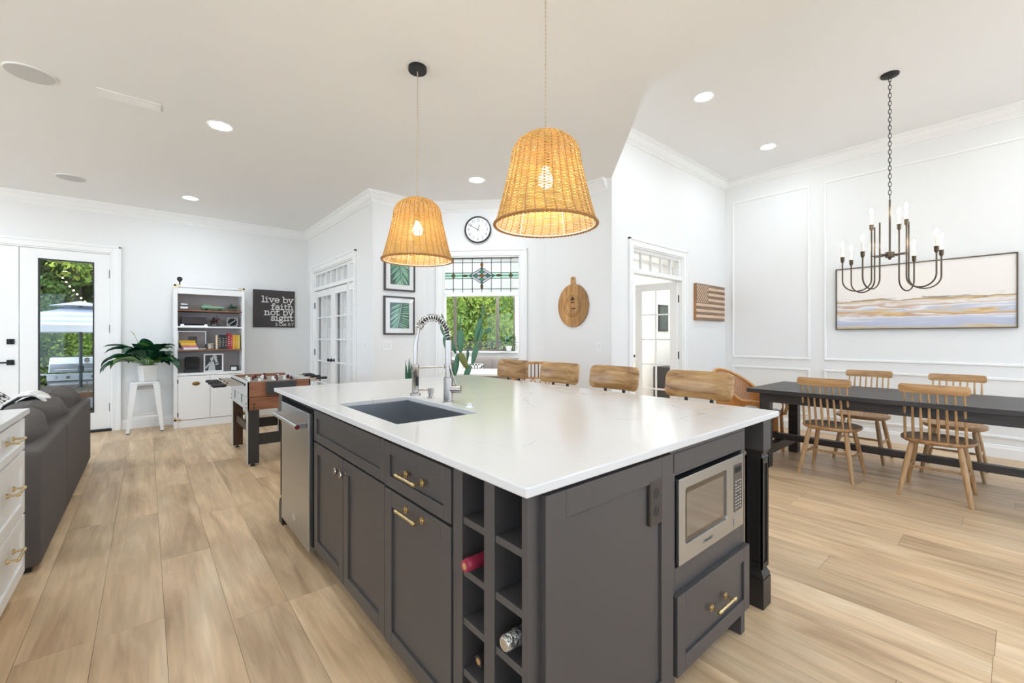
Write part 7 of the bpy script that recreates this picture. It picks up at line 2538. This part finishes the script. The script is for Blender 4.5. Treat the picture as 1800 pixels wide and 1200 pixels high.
def canopy_pt(t, k, drop=0.0):
    a = 2 * PI * (k + 0.5) / SEG + 0.2
    r = 1.55 * t
    return (UX + r * math.cos(a), UY + r * math.sin(a), 1.86 - 0.40 * t - 0.02 * math.sin(PI * t) - drop)
for b_ in range(NB):
    for k in range(SEG):
        can_mb.cm = b_ % 2
        t0, t1 = 0.10 + 0.9 * b_ / NB, 0.10 + 0.9 * (b_ + 1) / NB
        can_mb.add([canopy_pt(t0, k), canopy_pt(t1, k), canopy_pt(t1, k + 1), canopy_pt(t0, k + 1)], [(0, 1, 2, 3)])
for k in range(SEG):
    can_mb.cm = 0
    can_mb.add([canopy_pt(1, k), canopy_pt(1, k, 0.11), canopy_pt(1, k + 1, 0.11), canopy_pt(1, k + 1)], [(0, 1, 2, 3)])
cn_ = can_mb.build('canopy', [umb_w, umb_g], um, fix=False)
sm = cn_.modifiers.new('thickness', 'SOLIDIFY')
sm.thickness = 0.004
vt_ = MB()
for k in range(SEG):
    a0, a1 = 2 * PI * (k + 0.5) / SEG + 0.2, 2 * PI * (k + 1.5) / SEG + 0.2
    vt_.add([(UX, UY, 1.93), (UX + 0.42 * math.cos(a0), UY + 0.42 * math.sin(a0), 1.83), (UX + 0.42 * math.cos(a1), UY + 0.42 * math.sin(a1), 1.83)], [(0, 1, 2)])
v_ = vt_.build('vent_cap', umb_w, um, fix=False)
sm = v_.modifiers.new('thickness', 'SOLIDIFY')
sm.thickness = 0.004
for k in range(SEG):
    a = 2 * PI * (k + 0.5) / SEG + 0.2
    MB().cyl((UX, UY, 1.80), (UX + 1.5 * math.cos(a), UY + 1.5 * math.sin(a), 1.445), 0.008, seg=6).build('rib', pole_m, um)

# gas grill
gl_ = thing('gas_grill', 'stainless steel gas grill standing behind the parasol', 'grill', (-1.05, 13.8, DZ))
GX_0, GX_1, GY_ = -1.64, -0.42, 13.5
MB().box(GX_0, GX_1, GY_ + 0.06, GY_ + 0.62, DZ + 0.06, 0.30).build('cabinet', mat('grill_grey', rgb(150, 152, 152), 0.35, 0.7), gl_, bevel=0.006)
for k in range(2):
    xa = GX_0 + 0.03 + k * 0.60
    d_ = MB().box(xa, xa + 0.575, GY_ + 0.045, GY_ + 0.062, DZ + 0.10, 0.27).build('door', steel_m, gl_, bevel=0.004)
    MB().cyl((xa + 0.1, GY_ + 0.02, 0.20), (xa + 0.48, GY_ + 0.02, 0.20), 0.010, seg=8).build('handle', steel_m, d_)
cp_ = MB().box(GX_0, GX_1, GY_, GY_ + 0.12, 0.315, 0.470).build('control_panel', steel_m, gl_, bevel=0.006)
for k in range(6):
    xx = GX_0 + 0.13 + k * 0.195
    MB().cyl((xx, GY_, 0.39), (xx, GY_ - 0.035, 0.39), 0.036, 0.030, seg=16).build('knob', chrome_m, cp_, smooth=True)
hd_ = MB().prism([(GY_ + 0.05, 0.49), (GY_ + 0.10, 0.68), (GY_ + 0.22, 0.82), (GY_ + 0.50, 0.845), (GY_ + 0.62, 0.70), (GY_ + 0.62, 0.49)], GX_0 + 0.02, GX_1 - 0.02, 'yz').build('hood', steel_m, gl_, bevel=0.012, bseg=2)
MB().cyl((GX_0 + 0.12, GY_ - 0.01, 0.55), (GX_1 - 0.12, GY_ - 0.01, 0.55), 0.014, seg=10).build('hood_handle', chrome_m, hd_, smooth=True)
MB().cyl((-1.03, GY_ + 0.10, 0.745), (-1.03, GY_ + 0.135, 0.76), 0.05, seg=20).build('thermometer', chrome_m, hd_, smooth=True)
MB().box(GX_0 - 0.42, GX_0 - 0.005, GY_ + 0.06, GY_ + 0.6, 0.44, 0.475).build('side_shelf', steel_m, gl_, bevel=0.004)
for xx in (GX_0 + 0.06, GX_1 - 0.06):
    for yy in (GY_ + 0.12, GY_ + 0.56):
        MB().cyl((xx - 0.015, yy, DZ + 0.03), (xx + 0.015, yy, DZ + 0.03), 0.03, seg=12).build('caster', blackpl_m, gl_)
pb = thing('planter_box', 'dark teal timber planter box beside the gas grill', 'planter', (-2.1, 13.4, DZ))
teal_m = mat('dark_teal_board', rgb(44, 72, 78), 0.7, var=0.1)
for k in range(5):
    MB().box(-2.40 + k * 0.125, -2.28 + k * 0.125, 13.20, 13.225, DZ, 0.30).build('board', teal_m, pb)
MB().box(-2.40, -1.78, 13.23, 13.6, DZ, 0.27).build('liner', teal_m, pb)
MB().box(-2.43, -1.76, 13.18, 13.62, 0.30, 0.33).build('cap', deck_m, pb)

# string lights
sl_ = thing('string_lights', 'string of small warm bulbs hanging across the garden', 'string lights', px2w(130, 505, 10.5))
A_, B__ = px2w(104, 478, 12.5), px2w(215, 572, 11.0)
P = []
for k in range(17):
    t = k / 16
    q = A_.lerp(B__, t)
    q.z -= 0.30 * 4 * t * (1 - t) * 0.6
    P.append(q)
MB().tube(P, 0.004, 5).build('wire', blackpl_m, sl_)
warm_e = emit('string_bulb', (1.0, 0.82, 0.5), 9.0)
for k in range(1, 16):
    MB().ball(P[k] - Vector((0, 0, 0.04)), 0.021, 8, 6).build('bulb', warm_e, sl_, smooth=True)

# fence beyond the nook window
fcm = mat('charcoal_fence', rgb(70, 66, 64), 0.8, var=0.15)
fn_ = thing('garden_fence', 'dark board fence behind the nook window', 'fence', (9.0, 10.5, -0.55))
fa_, fb_ = px2w(740, 592, 11.6), px2w(960, 592, 11.2)
fd = (fb_ - fa_)
fd.z = 0
fL = fd.length
fdn = fd.normalized()
fM = Matrix.Translation((fa_.x - fdn.x * 1.5, fa_.y - fdn.y * 1.5, -0.55)) @ Matrix.Rotation(math.atan2(fdn.y, fdn.x), 4, 'Z')
for k in range(30):
    MB(fM).box(k * 0.2, k * 0.2 + 0.19, 0, 0.025, 0, 1.72).build('board', fcm, fn_)
MB(fM).box(0, 6.0, 0.025, 0.07, 0.3, 0.4).box(0, 6.0, 0.025, 0.07, 1.4, 1.5).build('rail', fcm, fn_)

# trees
def crown_mesh(name, n, rx, ry, rz, size, m, seed):
    r = random.Random(seed)
    vs, fs = [], []
    cl = [(r.gauss(0, 0.55), r.gauss(0, 0.55), r.gauss(0, 0.55), r.uniform(0.25, 0.5)) for _ in range(46)]
    for _ in range(n):
        c = cl[r.randrange(len(cl))]
        g = [r.gauss(0, 1) for _ in range(3)]
        ln = math.sqrt(sum(q * q for q in g)) or 1
        k = c[3] * r.uniform(0.5, 1.0)
        p = Vector(((c[0] + g[0] / ln * k) * rx, (c[1] + g[1] / ln * k) * ry, (c[2] + g[2] / ln * k) * rz))
        u = Vector((r.gauss(0, 1), r.gauss(0, 1), r.gauss(0, 0.6))).normalized()
        v = u.orthogonal().normalized()
        w_ = u.cross(v)
        a = r.uniform(0, 2 * PI)
        e1 = v * math.cos(a) + w_ * math.sin(a)
        e2 = u.cross(e1)
        s = size * r.uniform(0.6, 1.3)
        b = len(vs)
        vs += [p - e1 * s, p + e2 * s * 0.45, p + e1 * s, p - e2 * s * 0.45]
        fs.append((b, b + 1, b + 2, b + 3))
    me = bpy.data.meshes.new(name)
    me.from_pydata(vs, [], fs)
    me.materials.append(m)
    return me
def leafmat(name, c, amt=0.35):
    m = translucent(name, rgb(*c), 0.6, amt, 0.45, 1.3)
    return m
g1, g2, g3 = leafmat('tree_leaf_mid', (128, 156, 62)), leafmat('tree_leaf_dark', (86, 118, 50)), leafmat('tree_leaf_bright', (176, 190, 78))
cm1 = crown_mesh('foliage', 17000, 1.7, 1.7, 1.9, 0.068, g1, 1)
cm2 = crown_mesh('foliage', 17000, 1.9, 1.9, 1.7, 0.072, g2, 2)
cm3 = crown_mesh('foliage', 15000, 1.5, 1.5, 1.5, 0.062, g3, 3)
cm4 = crown_mesh('foliage', 24000, 1.7, 1.7, 1.9, 0.042, g1, 7)
cm5 = crown_mesh('foliage', 24000, 1.6, 1.6, 1.7, 0.040, g3, 8)
bark_m = mat('pale_grey_bark', rgb(150, 140, 128), 0.95, bump=0.8, bscale=14, var=0.25)
barkw_m = mat('birch_like_bark', rgb(206, 190, 160), 0.9, bump=0.5, bscale=14, var=0.2)
RT = random.Random(12)
def tree(x, y, zc, me, s, label, tr, bm=bark_m, lean=0.0, cat='tree'):
    o = thing('garden_tree' if cat == 'tree' else 'garden_shrub', label, cat, (x, y, -0.55), group='trees and shrubs in the garden')
    c = put('foliage', me, o, (lean * 2, 0, zc + 0.55), (0, 0, RT.uniform(0, 6)))
    c.scale = (s, s, s)
    if tr:
        top = zc + 0.55 + 0.8 * s
        MB().tube([(x, y, -0.55), (x + lean * 0.6, y, zc * 0.4), (x + lean * 1.6, y + 0.05, zc), (x + lean * 2.2, y + 0.1, top)], [tr * 1.3, tr, tr * 0.85, tr * 0.5], 10).build('trunk', bm, o, smooth=True)
    return o
TR = [(-2.95, 19.6, 4.6, cm1, 1.25, 0.16), (-1.72, 18.8, 5.2, cm3, 1.2, 0.20), (0.2, 18.6, 4.4, cm1, 1.3, 0.14), (-4.6, 19, 4.4, cm2, 1.4, 0.15), (2.4, 19.4, 4.6, cm2, 1.4, 0.15), (-6.8, 17.5, 4.2, cm1, 1.4, 0.16), (4.8, 17.8, 4.4, cm3, 1.4, 0.15),
      (-3.2, 22.5, 5.5, cm2, 1.9, 0.2), (-0.6, 23, 5.6, cm1, 2.0, 0.2), (2.0, 24, 5.4, cm2, 2.0, 0.2), (-6.4, 24, 5.4, cm3, 2.0, 0.2)]
for k, (x, y, z, me, s, tr, ln, lb) in enumerate([(1.9, 9.9, 6.5, cm2, 1.05, 0.15, -1.35, 'tall leaning tree shading the deck from the pantry side'), (-4.3, 11.3, 6.4, cm2, 1.1, 0.15, 1.6, 'tall leaning tree shading the deck from the far left')]):
    tree(x, y, z, me, s, lb, tr, bark_m, ln)  # crowns out of view, added to keep sky and sun off the parasol
for k, (x, y, z, me, s, tr) in enumerate(TR):
    tree(x, y, z, me, s, ['mid-green tree standing beyond the grill', 'bright yellow-green tree behind the parasol', 'mid-green tree right of the parasol pole', 'dark green tree beyond the left door leaf', 'dark green tree toward the nook', 'mid-green tree at the far left of the garden', 'bright green tree at the garden side',
                          'tall dark tree at the back of the garden', 'tall mid-green tree at the back of the garden', 'tall dark tree farther right at the back', 'tall bright tree at the far back left'][k], tr)
for k, (x, y, z, me, s) in enumerate([(-3.8, 17.6, 0.7, cm2, 0.75), (-2.5, 17.3, 0.8, cm2, 0.75), (-1.3, 17.4, 0.8, cm1, 0.75), (0.0, 17.4, 0.8, cm2, 0.8), (1.5, 17.6, 0.7, cm1, 0.8), (-5.4, 17.4, 0.7, cm1, 0.8), (-3.1, 20.8, 1.7, cm1, 1.2), (-1.1, 21.0, 1.8, cm2, 1.25), (1.2, 21.3, 1.8, cm2, 1.2)]):
    tree(x, y, z, me, s, ['dark shrub left of the grill', 'dark shrub right behind the grill', 'mid-green shrub behind the grill hood', 'dark shrub right of the grill', 'mid-green shrub toward the pantry side', 'mid-green shrub at the left garden edge', 'tall mid-green shrub in the second row', 'tall dark shrub in the second row', 'tall dark shrub at the second row end'][k], 0, cat='shrub')
NT_ = [(775, 13.9, 2.6, cm5, 1.15, 0.05, 0.1), (812, 13.2, 2.4, cm4, 1.1, 0.045, -0.15), (850, 13.8, 2.7, cm5, 1.2, 0.06, 0.12), (888, 13.2, 2.3, cm4, 1.0, 0.05, 0.2), (930, 14.0, 2.6, cm5, 1.2, 0.05, -0.1), (740, 13.6, 2.4, cm4, 1.2, 0.05, 0.1),
       (800, 16.5, 3.4, cm1, 1.7, 0.1, 0.0), (880, 16.8, 3.6, cm3, 1.7, 0.1, 0.0), (960, 17, 3.4, cm2, 1.7, 0.1, 0.0), (720, 17, 3.4, cm2, 1.7, 0.1, 0.0)]
for k, (px, d, z, me, s, tr, ln) in enumerate(NT_):
    q = px2w(px, 592, d)
    tree(q.x, q.y, z, me, s, ['slender bright tree left of the nook window middle', 'slender green tree behind the cactus', 'slender bright tree in the middle of the nook window', 'slender green tree near the sill plant', 'slender bright tree right of the nook window', 'slender green tree left of the nook window',
                              'broad green tree behind the dark fence', 'broad bright tree behind the dark fence', 'broad dark tree right behind the fence', 'broad dark tree left behind the fence'][k], tr, barkw_m, ln)
